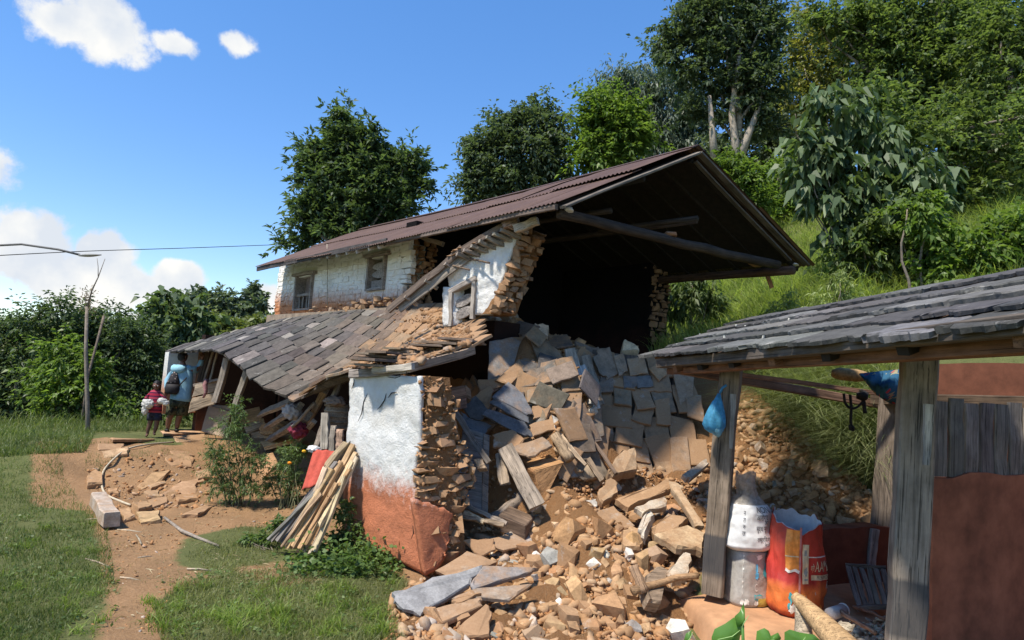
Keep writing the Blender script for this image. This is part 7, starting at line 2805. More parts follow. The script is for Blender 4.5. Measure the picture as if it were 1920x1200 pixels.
plant("pale_fern", "pale yellow green plumed fern on the grassy slope above the shed roof", "fern", 1572, 10.4,
      [(1570, 535, 24, 30), (1545, 565, 24, 20), (1595, 560, 26, 22), (1560, 580, 36, 14)], 2400, .10, G_PALE, .16, .13, 20, .4, .1, .012, 0, stems=12, group="ferns on the slope")
plant("pale_fern", "smaller pale plumed fern left of the tall one on the slope", "fern", 1465, 11.0,
      [(1465, 575, 20, 16), (1450, 590, 24, 14), (1480, 560, 14, 18)], 900, .10, G_PALE, .16, .13, 18, .4, .1, .012, 0, stems=7, group="ferns on the slope")

LF = "trees and bushes at the left"
plant("broadleaf_tree", "broad leaved bushy tree behind the man in the blue shirt", "tree", 325, 19,
      [(320, 600, 50, 40), (285, 640, 52, 50), (350, 630, 42, 44), (330, 690, 60, 56), (312, 570, 26, 22), (370, 610, 20, 24), (280, 700, 46, 50)], 6000, .24, G_BROAD, .62, .42, 14, .25, .25, .10, 8, group=LF)
plant("dark_bush", "tall dark fine leaved bush behind the boy", "bush", 230, 17.5,
      [(215, 625, 60, 42), (190, 660, 44, 60), (250, 690, 60, 50), (215, 730, 66, 56), (285, 740, 36, 40), (170, 610, 30, 40), (250, 640, 50, 40)], 24000, .11, G_DARK, .4, .40, 28, .2, .15, .06, 0, stems=9, group=LF)
plant("light_bush", "sunlit yellow green bush at the left edge of the photo", "bush", 150, 15,
      [(172, 700, 30, 46), (140, 760, 46, 56), (185, 790, 34, 30), (110, 690, 50, 70), (215, 770, 34, 24)], 7000, .13, G_BRIGHT, .42, .3, 24, .2, .1, .04, 0, stems=8, group=LF)
plant("dark_bush", "dark bush beside the lamp post at the far left", "bush", 60, 16.5,
      [(60, 640, 84, 60), (30, 720, 90, 70), (110, 590, 40, 40), (90, 760, 60, 40), (-20, 660, 60, 70)], 18000, .12, G_DARK, .42, .42, 28, .2, .1, .06, 0, stems=9, group=LF)
plant("dark_bush", "dark bush standing outside the photo's left edge beyond the lamp", "bush", -170, 16,
      [(-170, 640, 100, 70), (-230, 720, 110, 80), (-120, 740, 80, 70), (-300, 660, 90, 80)], 13000, .13, G_DARK, .42, .42, 28, .2, .1, .06, 0, stems=9, group=LF)
FR = "small far trees"
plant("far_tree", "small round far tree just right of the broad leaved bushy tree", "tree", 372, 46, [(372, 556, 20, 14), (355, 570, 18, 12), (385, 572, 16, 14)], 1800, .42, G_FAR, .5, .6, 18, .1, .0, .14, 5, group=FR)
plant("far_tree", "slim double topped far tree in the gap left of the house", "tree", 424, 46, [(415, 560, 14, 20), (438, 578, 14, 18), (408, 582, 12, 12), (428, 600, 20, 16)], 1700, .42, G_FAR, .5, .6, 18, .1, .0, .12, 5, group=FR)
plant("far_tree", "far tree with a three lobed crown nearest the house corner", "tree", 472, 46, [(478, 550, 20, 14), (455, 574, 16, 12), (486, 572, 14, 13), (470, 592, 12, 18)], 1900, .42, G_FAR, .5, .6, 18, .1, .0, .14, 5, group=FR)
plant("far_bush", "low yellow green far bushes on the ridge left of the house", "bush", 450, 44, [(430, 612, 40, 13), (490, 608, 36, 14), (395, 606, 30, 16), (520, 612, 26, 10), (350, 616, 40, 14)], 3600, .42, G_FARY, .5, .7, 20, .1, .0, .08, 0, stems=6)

# bare twig and old trunk at the left edge, leaning bamboo pole
tr = empty("dead_tree", P(163, 850, 13), "dead grey tree trunk with bare twigs at the photo's left edge", "tree")
V, Fc = limb_mesh([([P(166, 850, 13), P(164, 760, 13), P(161, 660, 13), P(163, 575, 13)], (.045, .03)), ([P(163, 580, 13), P(172, 545, 13), P(184, 520, 13), P(197, 485, 13)], (.02, .005)), ([P(184, 520, 13), P(184, 500, 13), P(182, 484, 13)], (.008, .004)), ([P(163, 590, 13), P(160, 560, 13), P(164, 545, 13)], (.012, .004))], 7)
o0 = Vector(P(163, 850, 13))
link("trunk", mesh_py("trunk", [v - o0 for v in V], Fc, True), tr, Matrix.Translation(o0), M_BARK)
C = np.array([P(166 + random.gauss(0, 7), 560 + random.gauss(0, 12), 13) for _ in range(160)])
V, Fc = leaves_np(C, RNG.normal(size=(160, 3)), np.full(160, .06), np.full(160, .02))
link("dry_leaves", mesh_np("dry_leaves", V - np.array(o0), Fc), tr, Matrix.Translation(o0), m_leaf("dry_leaf", (.16, .11, .06), (.26, .19, .10), .2))
o = tube("bamboo_pole", [P(195, 592, 15), P(180, 650, 14.8), P(163, 712, 14.6), P(150, 830, 14.4)], .028, M_WOOD, None, (.17, .13, .10), k=7)
tag(o, "thin dark pole leaning in front of the left bushes", "pole")
lamp = empty("street_lamp", P(96, 820, 11.5), "street lamp whose long flat head reaches in from the left edge", "street lamp")
M_STEEL = m_plain("dull_steel", (.12, .115, .11), .7, .25)
_lt = P(-40, 462, 11.5)
tube("post", [P(-40, 840, 11.5), P(-40, 650, 11.5), _lt], [.04, .035, .03], M_STEEL, lamp, k=9)
tube("arm", [_lt, P(40, 458, 11.5), P(110, 468, 11.5), P(150, 478, 11.5)], .02, M_STEEL, lamp, k=7)
rings = []
for i in range(9):
    t = i / 8
    c = P(148 + 42 * t, 479 - 1.0 * t, 11.5)
    w, h = .06 * math.sin(.4 + t * 2.5), .030 * math.sin(.5 + t * 2.4)
    rings.append([c + Vector((0, math.cos(a) * w, math.sin(a) * max(h, .004))) for a in [j * math.tau / 10 for j in range(10)]])
v, f = ring_tube(rings)
link("lamp_head", mesh_py("lamp_head", v, f, True), lamp, None, m_plain("lamp_housing", (.30, .29, .27), .5, .15))
wv = [P(-60, 482, 16), P(160, 471, 19), P(350, 465, 22), P(540, 458, 26)]
o = tube("power_line", spline(wv, 6), .012, M_DARKWOOD, None, k=5)
tag(o, "thin black power line crossing the sky to the house", "power line")

# marigolds
def feather_plant(name, label, lobes, D, basepx, n, group, flowers):
    b = onT(*basepx)
    root = plant(name, label, "marigold", 0, D, lobes, n, .062, G_MARI, .20, .11, 22, .25, .1, .010, 0, m_plain("green_stem_" + str(n), (.10, .10, .05), .8, .2), group, .25, 14, base=b - UP * .03)
    for (x, y, c) in flowers:
        q = P(x, y, D - .32)
        bm = bmesh.new()
        bmesh.ops.create_icosphere(bm, subdivisions=3, radius=.03)
        for v in bm.verts:
            v.co *= 1 + .25 * mnoise.noise(v.co * 90)
            v.co.z *= .7
        me = bpy.data.meshes.new("flower")
        bm.to_mesh(me)
        bm.free()
        link("flower", me, root, Matrix.Translation(q), m_plain("petal_%d" % x, c, .8, .3, 60, .5))
    return root


d1 = onT(445, 952).y
feather_plant("marigold_bush", "taller marigold bush with feathery leaves in front of the broken door", [(440, 800, 38, 36), (420, 860, 36, 40), (472, 862, 34, 36), (440, 905, 44, 36), (445, 765, 16, 26), (410, 905, 28, 30), (478, 915, 26, 26), (405, 840, 20, 22)], d1, (445, 952), 7000, "marigold bushes", [])
d2 = onT(545, 945).y
feather_plant("marigold_bush", "smaller marigold bush with two orange flowers beside the red cloth", [(548, 850, 28, 30), (530, 890, 30, 32), (560, 905, 24, 26), (545, 930, 22, 20), (565, 840, 16, 16), (515, 905, 18, 20)], d2, (548, 955), 4600, "marigold bushes", [(543, 868, (.75, .26, .02)), (570, 846, (.70, .40, .03))])
# weeds along the red wall foot and round leaved ground cover
wd = onT(690, 1060)
C, O, S_ = [], [], []
for i in range(3600):
    x = random.gauss(665, 55)
    y = 1052 + random.gauss(0, 16) - max(0, random.gauss(0, 14)) * (1 if x > 620 else .3)
    if x > 742 or x < 520:
        continue
    g = onT(x, min(y + 14, 1085)) if i % 4 == 0 else g
    if g is None:
        continue
    C.append(g + Vector((random.gauss(0, .05), random.gauss(0, .05), abs(random.gauss(0, .10)) * (1.3 if x > 640 else .6))))
    O.append((random.gauss(0, 1), random.gauss(-.3, 1), random.gauss(.3, .4)))
n_ = len(C)
L = .055 * (.6 + .8 * RNG.random(n_))
V, Fc = leaves_np(np.array(C), np.array(O), L, L * .8, .1, .1)
o = link("ground_cover", mesh_np("ground_cover", V, Fc), None, None, m_leaf("ground_cover_leaf", (.07, .13, .035), (.16, .24, .07), .4))
tag(o, "round leaved green weeds massed at the foot of the red wall", "weeds", kind='stuff')
for (bx, by, D_, lb, lobes, n) in ((648, 1000, 7.45, "tall thin weed growing against the red wall behind the firewood", [(648, 960, 18, 30), (656, 1000, 22, 26), (640, 1010, 22, 20)], 1400),
                                   (578, 985, 7.7, "leafy weed behind the lower end of the firewood", [(548, 985, 18, 18), (568, 970, 16, 16), (520, 985, 20, 16)], 900),
                                   (510, 1010, 7.6, "low weed at the left of the firewood foot", [(500, 1010, 26, 10), (470, 1010, 24, 10)], 700)):
    q = onT(bx, by + 20) or PZ(bx, by, 0)
    plant("weed", lb, "weed", 0, D_, lobes, n, .06, G_MARI, .35, .06, 14, .2, 0, .006, 0, None, "weeds by the wall", .2, 8, base=q)
for (bx, by, lobes, n, lb) in ((320, 792, [(330, 775, 18, 12), (350, 765, 16, 16), (375, 770, 14, 14), (300, 790, 20, 8)], 1300, "low leafy weeds at the man's feet"), (385, 790, [(385, 775, 14, 18), (372, 785, 14, 12)], 700, "leafy weed at the foot of the veranda wall")):
    q = onT(bx, by + 6)
    plant("weed", lb, "weed", 0, q.y, lobes, n, .09, G_MID, .4, .12, 14, .2, 0, .006, 0, None, "weeds by the veranda", .2, 8, base=q)


# ---- grass
def blades(name, B, Hh, Wd, lean, mat, seg=3, bend=1.0, label=None, cat=None):
    B = np.asarray(B)
    n = len(B)
    a = RNG.random(n) * math.tau
    dirx = np.stack([np.cos(a), np.sin(a), np.zeros(n)], 1)
    dirx = dirx + np.asarray(lean)
    dl = np.linalg.norm(dirx, axis=1, keepdims=True)
    dirx = dirx / (dl + 1e-9)
    sa = RNG.random(n) * math.tau
    side = np.stack([np.cos(sa), np.sin(sa), np.zeros(n)], 1)
    k = bend * (.25 + .9 * RNG.random((n, 1)))
    Hh = np.asarray(Hh)[:, None]
    Wd = np.asarray(Wd)[:, None]
    lv = []
    for j in range(seg + 1):
        t = j / seg
        c = B + np.array([0, 0, 1.0]) * Hh * (t - .45 * k * t * t) + dirx * Hh * k * t * t * .8
        w = Wd * (1 - t) ** .7 * .5 + Wd * .04
        lv.append(c + side * w)
        lv.append(c - side * w)
    V = np.stack(lv, 1).reshape(-1, 3)
    m = (seg + 1) * 2
    b = (np.arange(n) * m)[:, None]
    Fc = np.concatenate([b + np.array([[2 * j, 2 * j + 1, 2 * j + 3, 2 * j + 2]]) for j in range(seg)], 0)
    o = link(name, mesh_np(name, V, Fc), None, None, mat)
    return tag(o, label, cat, kind='stuff')


def sample_px(poly, n, d1=24, ymin=None):
    xs_, ys_ = [p[0] for p in poly], [p[1] for p in poly]
    x = RNG.uniform(min(xs_), max(xs_), n * 2)
    y = RNG.uniform(min(ys_), max(ys_), n * 2)
    m = inpoly(x, y, poly)
    x, y = x[m][:n], y[m][:n]
    return onT_np(x, y, d1)


G_TURF = m_leaf("turf_blade", (.120, .145, .045), (.300, .300, .125), .40)
G_TURF2 = m_leaf("green_turf_blade", (.085, .125, .035), (.190, .225, .075), .40)
G_LONG = m_leaf("long_grass_blade", (.185, .255, .065), (.390, .450, .150), .52)
G_LONGD = m_leaf("hanging_grass_blade", (.160, .205, .080), (.350, .370, .190), .45)


def with_noise(B, thr=.0, sc=1.6):
    keep = np.array([mnoise.noise(Vector((p[0] * sc, p[1] * sc, 0))) + .5 * mnoise.noise(Vector((p[0] * sc * 3, p[1] * sc * 3, 4))) > thr for p in B])
    return B[keep]


T_MAIN = [(300, 1215), (290, 1140), (335, 1095), (450, 1075), (600, 1060), (745, 1060), (770, 1100), (730, 1120), (760, 1215)]
T_UP = [(340, 1050), (440, 990), (500, 985), (540, 1020), (520, 1050), (430, 1075)]
T_LEFT = [(-60, 1230), (-60, 840), (110, 840), (120, 900), (160, 950), (200, 985), (215, 1090), (225, 1120), (150, 1150), (100, 1215)]
B = sample_px(T_MAIN, 21000)
B = np.concatenate([with_noise(B, -.55), sample_px(T_UP, 2600)])
blades("lawn_grass", B, .03 + .085 * RNG.random(len(B)) ** 2.2, .0035 + .004 * RNG.random(len(B)), (0, 0, 0), G_TURF, 2, 1.0, "short dry green grass on the yard in front of the red wall", "grass")
B = sample_px(T_LEFT, 17000)
B = with_noise(B, -.55)
blades("lawn_grass", B, .035 + .07 * RNG.random(len(B)), .004 + .004 * RNG.random(len(B)), (0, 0, 0), G_TURF2, 2, 1.0, "short green grass left of the path", "grass")
# scattered tufts over soil edges
B = sample_px([(200, 1000), (300, 1010), (470, 1010), (560, 1020), (640, 1075), (430, 1095), (330, 1110), (300, 1200), (240, 1200), (250, 1080)], 2500)
B = with_noise(B, .18, 2.2)
blades("sparse_grass", B, .03 + .04 * RNG.random(len(B)), np.full(len(B), .004), (0, 0, 0), G_TURF, 2, 1.0, "thin grass growing over the soil beside the path", "grass")
B = []
TUFTS = [(round(RNG.uniform(330, 745)), round(RNG.uniform(1090, 1198)), RNG.uniform(.08, .17), 34) for _ in range(46)] + [(round(RNG.uniform(-20, 200)), round(RNG.uniform(980, 1195)), RNG.uniform(.07, .14), 30) for _ in range(24)] + [(430, 1175, .26, 50), (475, 1165, .22, 40), (445, 1190, .24, 50), (520, 1160, .24, 46), (535, 1180, .20, 40), (310, 1185, .22, 40), (290, 1165, .12, 60), (330, 1150, .12, 60), (280, 1130, .10, 60), (690, 1160, .16, 60), (720, 1190, .18, 60), (175, 1120, .10, 60), (300, 1140, .10, 50), (620, 1195, .15, 50)]
hs_ = []
for (x, y, h, k) in TUFTS:
    q = onT(x, y)
    for i in range(k):
        B.append((q.x + random.gauss(0, .04), q.y + random.gauss(0, .04), q.z))
        hs_.append(h * random.uniform(.5, 1.2))
blades("grass_tufts", np.array(B), np.array(hs_), np.full(len(B), .008), (0, 0, 0), m_leaf("fresh_tuft_blade", (.12, .20, .03), (.27, .34, .07), .45), 4, 1.3, "fresh long bladed tufts standing in the yard grass", "grass")
# low broad-leaved weeds and dry litter in the yard
C, O = [], []
for i in range(150):
    x, y = random.uniform(300, 745), random.uniform(1075, 1200)
    if i % 3 == 0:
        x, y = random.uniform(-20, 215), random.uniform(960, 1190)
    q = onT(x, y)
    if q is None:
        continue
    for j in range(random.randint(8, 26)):
        C.append(q + Vector((random.gauss(0, .05), random.gauss(0, .05), abs(random.gauss(.015, .02)))))
        O.append((random.gauss(0, 1), random.gauss(0, 1), random.gauss(.35, .3)))
L = .034 * (.5 + .9 * RNG.random(len(C)))
V, Fc = leaves_np(np.array(C), np.array(O), L, L * .62, .12, .1)
o = link("yard_weeds", mesh_np("yard_weeds", V, Fc), None, None, m_leaf("yard_weed_leaf", (.09, .15, .045), (.20, .26, .09), .4))
tag(o, "low broad leaved weeds scattered through the yard grass", "weeds", kind='stuff')
Q = np.concatenate([sample_px([(215, 1195), (225, 1080), (190, 980), (300, 960), (560, 960), (640, 1075), (430, 1095), (330, 1110), (300, 1195)], 420), sample_px([(440, 1065), (640, 1065), (620, 1100), (450, 1095)], 260)])
n_ = len(Q)
dv = RNG.normal(size=(n_, 3)) * np.array([1, 1, .08])
L = .03 + .11 * RNG.random(n_) ** 2
V, Fc = leaves_np(Q + np.array([0, 0, .012]), dv, L, .005 + .007 * RNG.random(n_), .3, .02)
o = link("straw_litter", mesh_np("straw_litter", V, Fc), None, None, m_leaf("dry_straw", (.24, .17, .09), (.46, .37, .22), .1))
tag(o, "dry straw and wood splinters littering the bare path", "litter", kind='stuff')
# terrace grass near the people
B = sample_px([(-20, 860), (-20, 790), (160, 785), (380, 775), (385, 800), (290, 808), (180, 812), (160, 850)], 9000)
blades("terrace_grass", B, .06 + .14 * RNG.random(len(B)), .008 + .006 * RNG.random(len(B)), (0, 0, 0), G_TURF2, 3, .9, "rough green grass on the terrace around the boy", "grass")
B = sample_px([(160, 830), (380, 825), (420, 860), (380, 880), (300, 850), (220, 880), (160, 900)], 1500)
B = with_noise(B, .05)
blades("terrace_edge_grass", B, .04 + .07 * RNG.random(len(B)), np.full(len(B), .006), (0, 0, 0), G_TURF2, 3, 1.0, "thin grass along the stony terrace step", "grass")
# the green slope
HILLP = [(1225, 665), (1225, 520), (1250, 480), (1395, 300), (1480, 320), (1560, 330), (1760, 330), (1940, 330), (1940, 600), (1760, 620), (1480, 680), (1300, 700)]
B = sample_px(HILLP, 36000, 27)
B2 = np.concatenate([B + RNG.normal(size=B.shape) * np.array([.12, .12, 0])])
hh = .22 + .42 * RNG.random(len(B2))
clp = np.array([mnoise.noise(Vector((p[0] * 1.1, p[1] * 1.1, 2))) for p in B2])
hh = hh * (1 + .6 * clp)
blades("hill_grass", B2, hh, .010 + .012 * RNG.random(len(B2)), (-.9, -.5, 0), G_LONG, 4, 1.15, "long lush green grass covering the slope behind the house", "grass")
BANK = [(1405, 735), (1420, 705), (1520, 700), (1680, 720), (1700, 900), (1640, 930), (1560, 870), (1490, 800)]
B = sample_px(BANK, 9000, 14)
blades("hanging_grass", B, .5 + .6 * RNG.random(len(B)), .009 + .008 * RNG.random(len(B)), (-1.1, -1.0, 0), G_LONGD, 6, 1.9, "long drooping grass hanging over the bank behind the shed", "grass")
# far meadow on the left and around
B = sample_px([(-20, 800), (-20, 700), (160, 740), (300, 780), (300, 800)], 2500, 20)
blades("verge_grass", B, .15 + .25 * RNG.random(len(B)), .012 + .01 * RNG.random(len(B)), (0, 0, 0), G_TURF2, 3, .9, "tall grass under the left bushes", "grass")

# taro leaves close to the camera
taro = empty("taro_plant", (1.35, 3.1, -.2), "bright green taro leaves rising at the bottom of the frame before the shed", "plant")
M_TARO = m_leaf("taro_leaf", (.10, .24, .045), (.14, .30, .06), .45, .35, .5)


M_FERNRIB = m_plain("leaf_midrib", (.26, .40, .14), .6, .1)


def big_leaf(outline, D, bend=.03):
    pts = [P(x, y, D) for x, y in outline]
    c = sum(pts, Vector()) / len(pts)
    n = len(pts)
    V = []
    for s in (1.0, .66, .33):
        for i, p in enumerate(pts):
            q = c.lerp(p, s)
            V.append(q + Vector((0, bend * (s * s) * (1 + .4 * math.sin(i * 2.1)), 0)) + Vector((0, 0, .004 * math.sin(i * 3))))
    V.append(c)
    Fc = []
    for k in range(2):
        for i in range(n):
            j = (i + 1) % n
            Fc.append((k * n + i, k * n + j, (k + 1) * n + j, (k + 1) * n + i))
    for i in range(n):
        Fc.append((2 * n + i, 2 * n + (i + 1) % n, 3 * n))
    o = link("leaf", mesh_py("leaf", V, Fc, True), taro, None, M_TARO)
    tube("midrib", [c.lerp(pts[n // 2], .9) + Vector((0, -.006, 0)), c + Vector((0, -.006, 0)), c.lerp(pts[0], .8) + Vector((0, -.006, 0))], [.001, .0025, .002], M_FERNRIB, taro, k=5)
    tube("stalk", [c + Vector((0, .02, 0)), c + Vector((.02, .03, -.25)), c + Vector((.03, .03, -.7))], [.006, .010, .014], M_TARO, taro, k=7)
    return o


big_leaf([(1338, 1200), (1345, 1186), (1362, 1172), (1380, 1163), (1392, 1162), (1398, 1172), (1400, 1186), (1394, 1200), (1385, 1225), (1360, 1230), (1340, 1220)], 3.1)
big_leaf([(1388, 1180), (1387, 1166), (1391, 1152), (1402, 1138), (1404, 1152), (1401, 1166), (1396, 1180), (1392, 1188)], 3.05, .05)
big_leaf([(1422, 1205), (1425, 1190), (1436, 1180), (1446, 1188), (1452, 1198), (1462, 1190), (1470, 1200), (1462, 1225), (1430, 1225)], 3.15)
big_leaf([(1476, 1210), (1478, 1192), (1484, 1183), (1494, 1188), (1510, 1192), (1530, 1194), (1545, 1205), (1530, 1230), (1485, 1230)], 3.05)
big_leaf([(1284, 1205), (1289, 1192), (1299, 1183), (1298, 1196), (1292, 1212)], 3.2, .02)
# ------------------------------------------------------------------ people
def skin_body(name, joints, bones, parent, mat, root=0, sub=2):
    """one continuous body: joints = [(world point, radius)]"""
    o0 = Vector(joints[root][0])
    me = bpy.data.meshes.new(name)
    me.from_pydata([tuple(Vector(j[0]) - o0) for j in joints], bones, [])
    me.update()
    o = link(name, me, parent, Matrix.Translation(o0), mat)
    sm = o.modifiers.new("skin", 'SKIN')
    sm.use_smooth_shade = True
    if not me.skin_vertices:
        with bpy.context.temp_override(object=o, active_object=o):
            pass
    lay = me.skin_vertices[0] if me.skin_vertices else None
    if lay is None:
        bm = bmesh.new()
        bm.from_mesh(me)
        L = bm.verts.layers.skin.verify()
        bm.verts.ensure_lookup_table()
        for i, v in enumerate(bm.verts):
            r = joints[i][1]
            v[L].radius = r if isinstance(r, tuple) else (r, r)
            v[L].use_root = (i == root)
        bm.to_mesh(me)
        bm.free()
    else:
        for i, d in enumerate(lay.data):
            r = joints[i][1]
            d.radius = r if isinstance(r, tuple) else (r, r)
            d.use_root = (i == root)
    ss = o.modifiers.new("smooth", 'SUBSURF')
    ss.levels = sub
    ss.render_levels = sub
    return o


def loft(name, rings, parent, mat, n=20, close=(True, True), thick=0.0):
    """rings: (centre, x axis, y axis, rx, ry)"""
    V = []
    for (c, ax, ay, rx, ry) in rings:
        V.append([Vector(c) + Vector(ax) * math.cos(a) * rx + Vector(ay) * math.sin(a) * ry for a in [i * math.tau / n for i in range(n)]])
    v, f = ring_tube(V, False)
    if close[0]:
        f.append(tuple(reversed(range(n))))
    if close[1]:
        f.append(tuple(range((len(rings) - 1) * n, len(rings) * n)))
    bm_me = mesh_py(name, v, f, True)
    bm = bmesh.new()
    bm.from_mesh(bm_me)
    bmesh.ops.recalc_face_normals(bm, faces=bm.faces)
    bm.to_mesh(bm_me)
    bm.free()
    o = link(name, bm_me, parent, None, mat)
    if thick:
        m = o.modifiers.new("thick", 'SOLIDIFY')
        m.thickness = thick
    return o


def head_mesh(name, c, fwd, size, parent, mat):
    """a head with brow, nose, chin and ears; fwd = facing"""
    fwd = Vector(fwd).normalized()
    rt = fwd.cross(UP).normalized()
    up = rt.cross(fwd).normalized()
    bm = bmesh.new()
    bmesh.ops.create_icosphere(bm, subdivisions=4, radius=1)
    for v in bm.verts:
        x, y, z = v.co          # x right, y forward, z up
        sx, sy, sz = .70, .88, 1.0
        if z < 0:
            sx *= 1 + z * .22
            sy *= 1 + z * .10
        p = Vector((x * sx, y * sy, z * sz))
        if y > 0:
            nose = math.exp(-((x / .16) ** 2) - ((z + .10) / .20) ** 2) * .22
            brow = math.exp(-((z - .16) / .10) ** 2) * .05
            eye = -math.exp(-(((abs(x) - .28) / .14) ** 2) - ((z - .04) / .10) ** 2) * .08
            mouth = math.exp(-((x / .25) ** 2) - ((z + .48) / .10) ** 2) * .05 - math.exp(-((x / .25) ** 2) - ((z + .48) / .03) ** 2) * .05
            chin = math.exp(-((x / .25) ** 2) - ((z + .80) / .15) ** 2) * .08
            p.y += nose + brow + eye + mouth + chin
        v.co = (rt * p.x + fwd * p.y + up * p.z) * size
    me = bpy.data.meshes.new(name)
    bm.to_mesh(me)
    bm.free()
    for p in me.polygons:
        p.use_smooth = True
    h = link(name, me, parent, Matrix.Translation(c), mat)
    for s in (-1, 1):
        bm = bmesh.new()
        bmesh.ops.create_icosphere(bm, subdivisions=2, radius=1)
        for v in bm.verts:
            v.co = (rt * v.co.x * .10 + fwd * v.co.y * .16 + up * v.co.z * .26) * size
        me = bpy.data.meshes.new("ear")
        bm.to_mesh(me)
        bm.free()
        link("ear", me, parent, Matrix.Translation(Vector(c) + (rt * s * .70 - fwd * .05 + up * .0) * size), mat)
    return rt, up, fwd


def hair_cap(name, c, fwd, size, parent, mat, low=-.15, front=.35):
    fwd = Vector(fwd).normalized()
    rt = fwd.cross(UP).normalized()
    up = rt.cross(fwd)
    bm = bmesh.new()
    bmesh.ops.create_icosphere(bm, subdivisions=4, radius=1)
    kill = []
    for v in bm.verts:
        x, y, z = v.co
        if z < (front if y > .25 else low - .25 * max(0, -y)):
            kill.append(v)
        k = 1 + .04 * mnoise.noise(v.co * 9)
        v.co = (rt * x * .755 * k + fwd * y * .93 * k + up * z * 1.06 * k) * size
    bmesh.ops.delete(bm, geom=kill, context='VERTS')
    me = bpy.data.meshes.new(name)
    bm.to_mesh(me)
    bm.free()
    o = link(name, me, parent, Matrix.Translation(c), mat)
    m = o.modifiers.new("thick", 'SOLIDIFY')
    m.thickness = size * .06
    return o


def hand(parent, wrist, direction, palm_n, L, mat):
    """palm and five bent fingers of unequal length"""
    d = Vector(direction).normalized()
    n = Vector(palm_n)
    n = (n - d * n.dot(d)).normalized()
    s = d.cross(n)
    J = [(wrist, L * .16), (wrist + d * L * .25, (L * .22, L * .12)), (wrist + d * L * .5, (L * .22, L * .10))]
    B = [(0, 1), (1, 2)]
    for i, (off, ln) in enumerate(((-.30, .42), (-.10, .50), (.10, .47), (.28, .36))):
        k = len(J)
        r = L * .055
        b0 = wrist + d * L * .50 + s * L * off
        J += [(b0, r * 1.1), (b0 + d * L * ln * .55 - n * L * .03, r), (b0 + d * L * ln - n * L * .12, r * .8)]
        B += [(2, k), (k, k + 1), (k + 1, k + 2)]
    k = len(J)
    t0 = wrist + d * L * .18 - s * L * .25
    J += [(t0, L * .07), (t0 + d * L * .22 - s * L * .14, L * .065), (t0 + d * L * .38 - s * L * .14 - n * L * .05, L * .05)]
    B += [(1, k), (k, k + 1), (k + 1, k + 2)]
    return skin_body("hand", J, B, parent, mat, 1, 1)


M_SKIN = m_plain("brown_skin", (.17, .080, .050), .55, .12, 20, .1, .4)
M_SKIN2 = m_plain("dark_brown_skin", (.13, .062, .040), .55, .12, 20, .1, .4)
M_HAIR = m_plain("black_hair", (.012, .010, .010), .6, .3, 60, .6)


def vd(px, py, D):
    return P(px, py, D)


# ---- man seen from behind, reaching up to the wall
MD = 13.35
gm = P(325, 806, MD)
man = empty("person", gm, "man seen from behind in blue hooded shirt and camouflage shorts, reaching up to wall", "person")


def m(px, py, off=0.0):
    return P(px, py, MD + off)


k_ = MD / F
R_ = Vector((1, 0, 0))
Yv = Vector((0, 1, 0))
body = [(m(334, 755), (.09, .09)), (m(337, 735), (.10, .09)), (m(340, 712), (.105, .10)), (m(342, 695), (.09, .085)), (m(343, 684), (.06, .06)), (m(342, 676, .02), (.05, .05)),
        (m(327, 694), .06), (m(315, 712, -.02), .052), (m(314, 732, -.12), .042),                  # left arm 6 7 8
        (m(357, 695), .05), (m(368, 694, .10), .042), (m(377, 682, .16), .034), (m(378, 674, .18), .034),     # right arm 9..12
        (m(325, 768), .075), (m(318, 782, -.03), .062), (m(316, 790, .0), .062), (m(314, 806, .02), .035),        # left leg
        (m(343, 768), .075), (m(336, 780, .03), .062), (m(334, 789, .05), .062), (m(331, 806, .06), .035)]
bones = [(0, 1), (1, 2), (2, 3), (3, 4), (4, 5), (3, 6), (6, 7), (7, 8), (3, 9), (9, 10), (10, 11), (11, 12), (0, 13), (13, 14), (14, 15), (15, 16), (0, 17), (17, 18), (18, 19), (19, 20)]
skin_body("body", body, bones, man, M_SKIN, 0)
hc = m(343, 669, .03)
head_mesh("head", hc, (.35, .9, .25), .118, man, M_SKIN)
hair_cap("hair", hc, (.35, .9, .25), .118, man, M_HAIR, low=-.35, front=.3)
hand(man, m(378, 676, .18), UP, (-.3, -.9, 0), .17, M_SKIN)
hand(man, m(314, 733, -.13), (0, -.6, -.5), (1, 0, 0), .17, M_SKIN)
M_BLUE = m_plain("light_blue_cotton", (.22, .40, .50), .9, .2, 9, .5)
lean_x = R_ * 1.0


def ring(px, py, rx, ry, off=0.0, tilt=0.0):
    return (m(px, py, off), (R_ + UP * tilt).normalized(), Yv, rx * k_, ry * k_)


loft("shirt", [ring(341, 684, 8, 7), ring(342, 689, 14, 10, 0, -.05), ring(342, 696, 19, 12), ring(342, 708, 19.5, 13), ring(341, 722, 19, 13.5), ring(340, 736, 18, 13.5), ring(339, 745, 18.5, 14), ring(338, 750, 18.8, 14, 0, -.12)], man, M_BLUE, 26, (True, False), .012)
loft("sleeve", [(m(352, 692), UP, Yv, .085, .085), (m(361, 694, .05), UP, Yv, .080, .08), (m(369, 693, .10), (UP + R_ * -.4).normalized(), Yv, .072, .07), (m(374, 687, .14), (R_ + UP * .3).normalized(), Yv, .062, .06), (m(377, 678, .17), R_, Yv, .052, .05), (m(378, 675, .18), R_, Yv, .05, .045)], man, M_BLUE, 14)
loft("sleeve", [(m(331, 690), (R_ + UP * .7).normalized(), Yv, .075, .08), (m(323, 698), (R_ + UP * .5).normalized(), Yv, .075, .075), (m(315, 712, -.02), R_, Yv, .068, .065), (m(314, 724, -.08), R_, Yv, .06, .055), (m(314, 731, -.12), R_, Yv, .055, .05)], man, M_BLUE, 14)
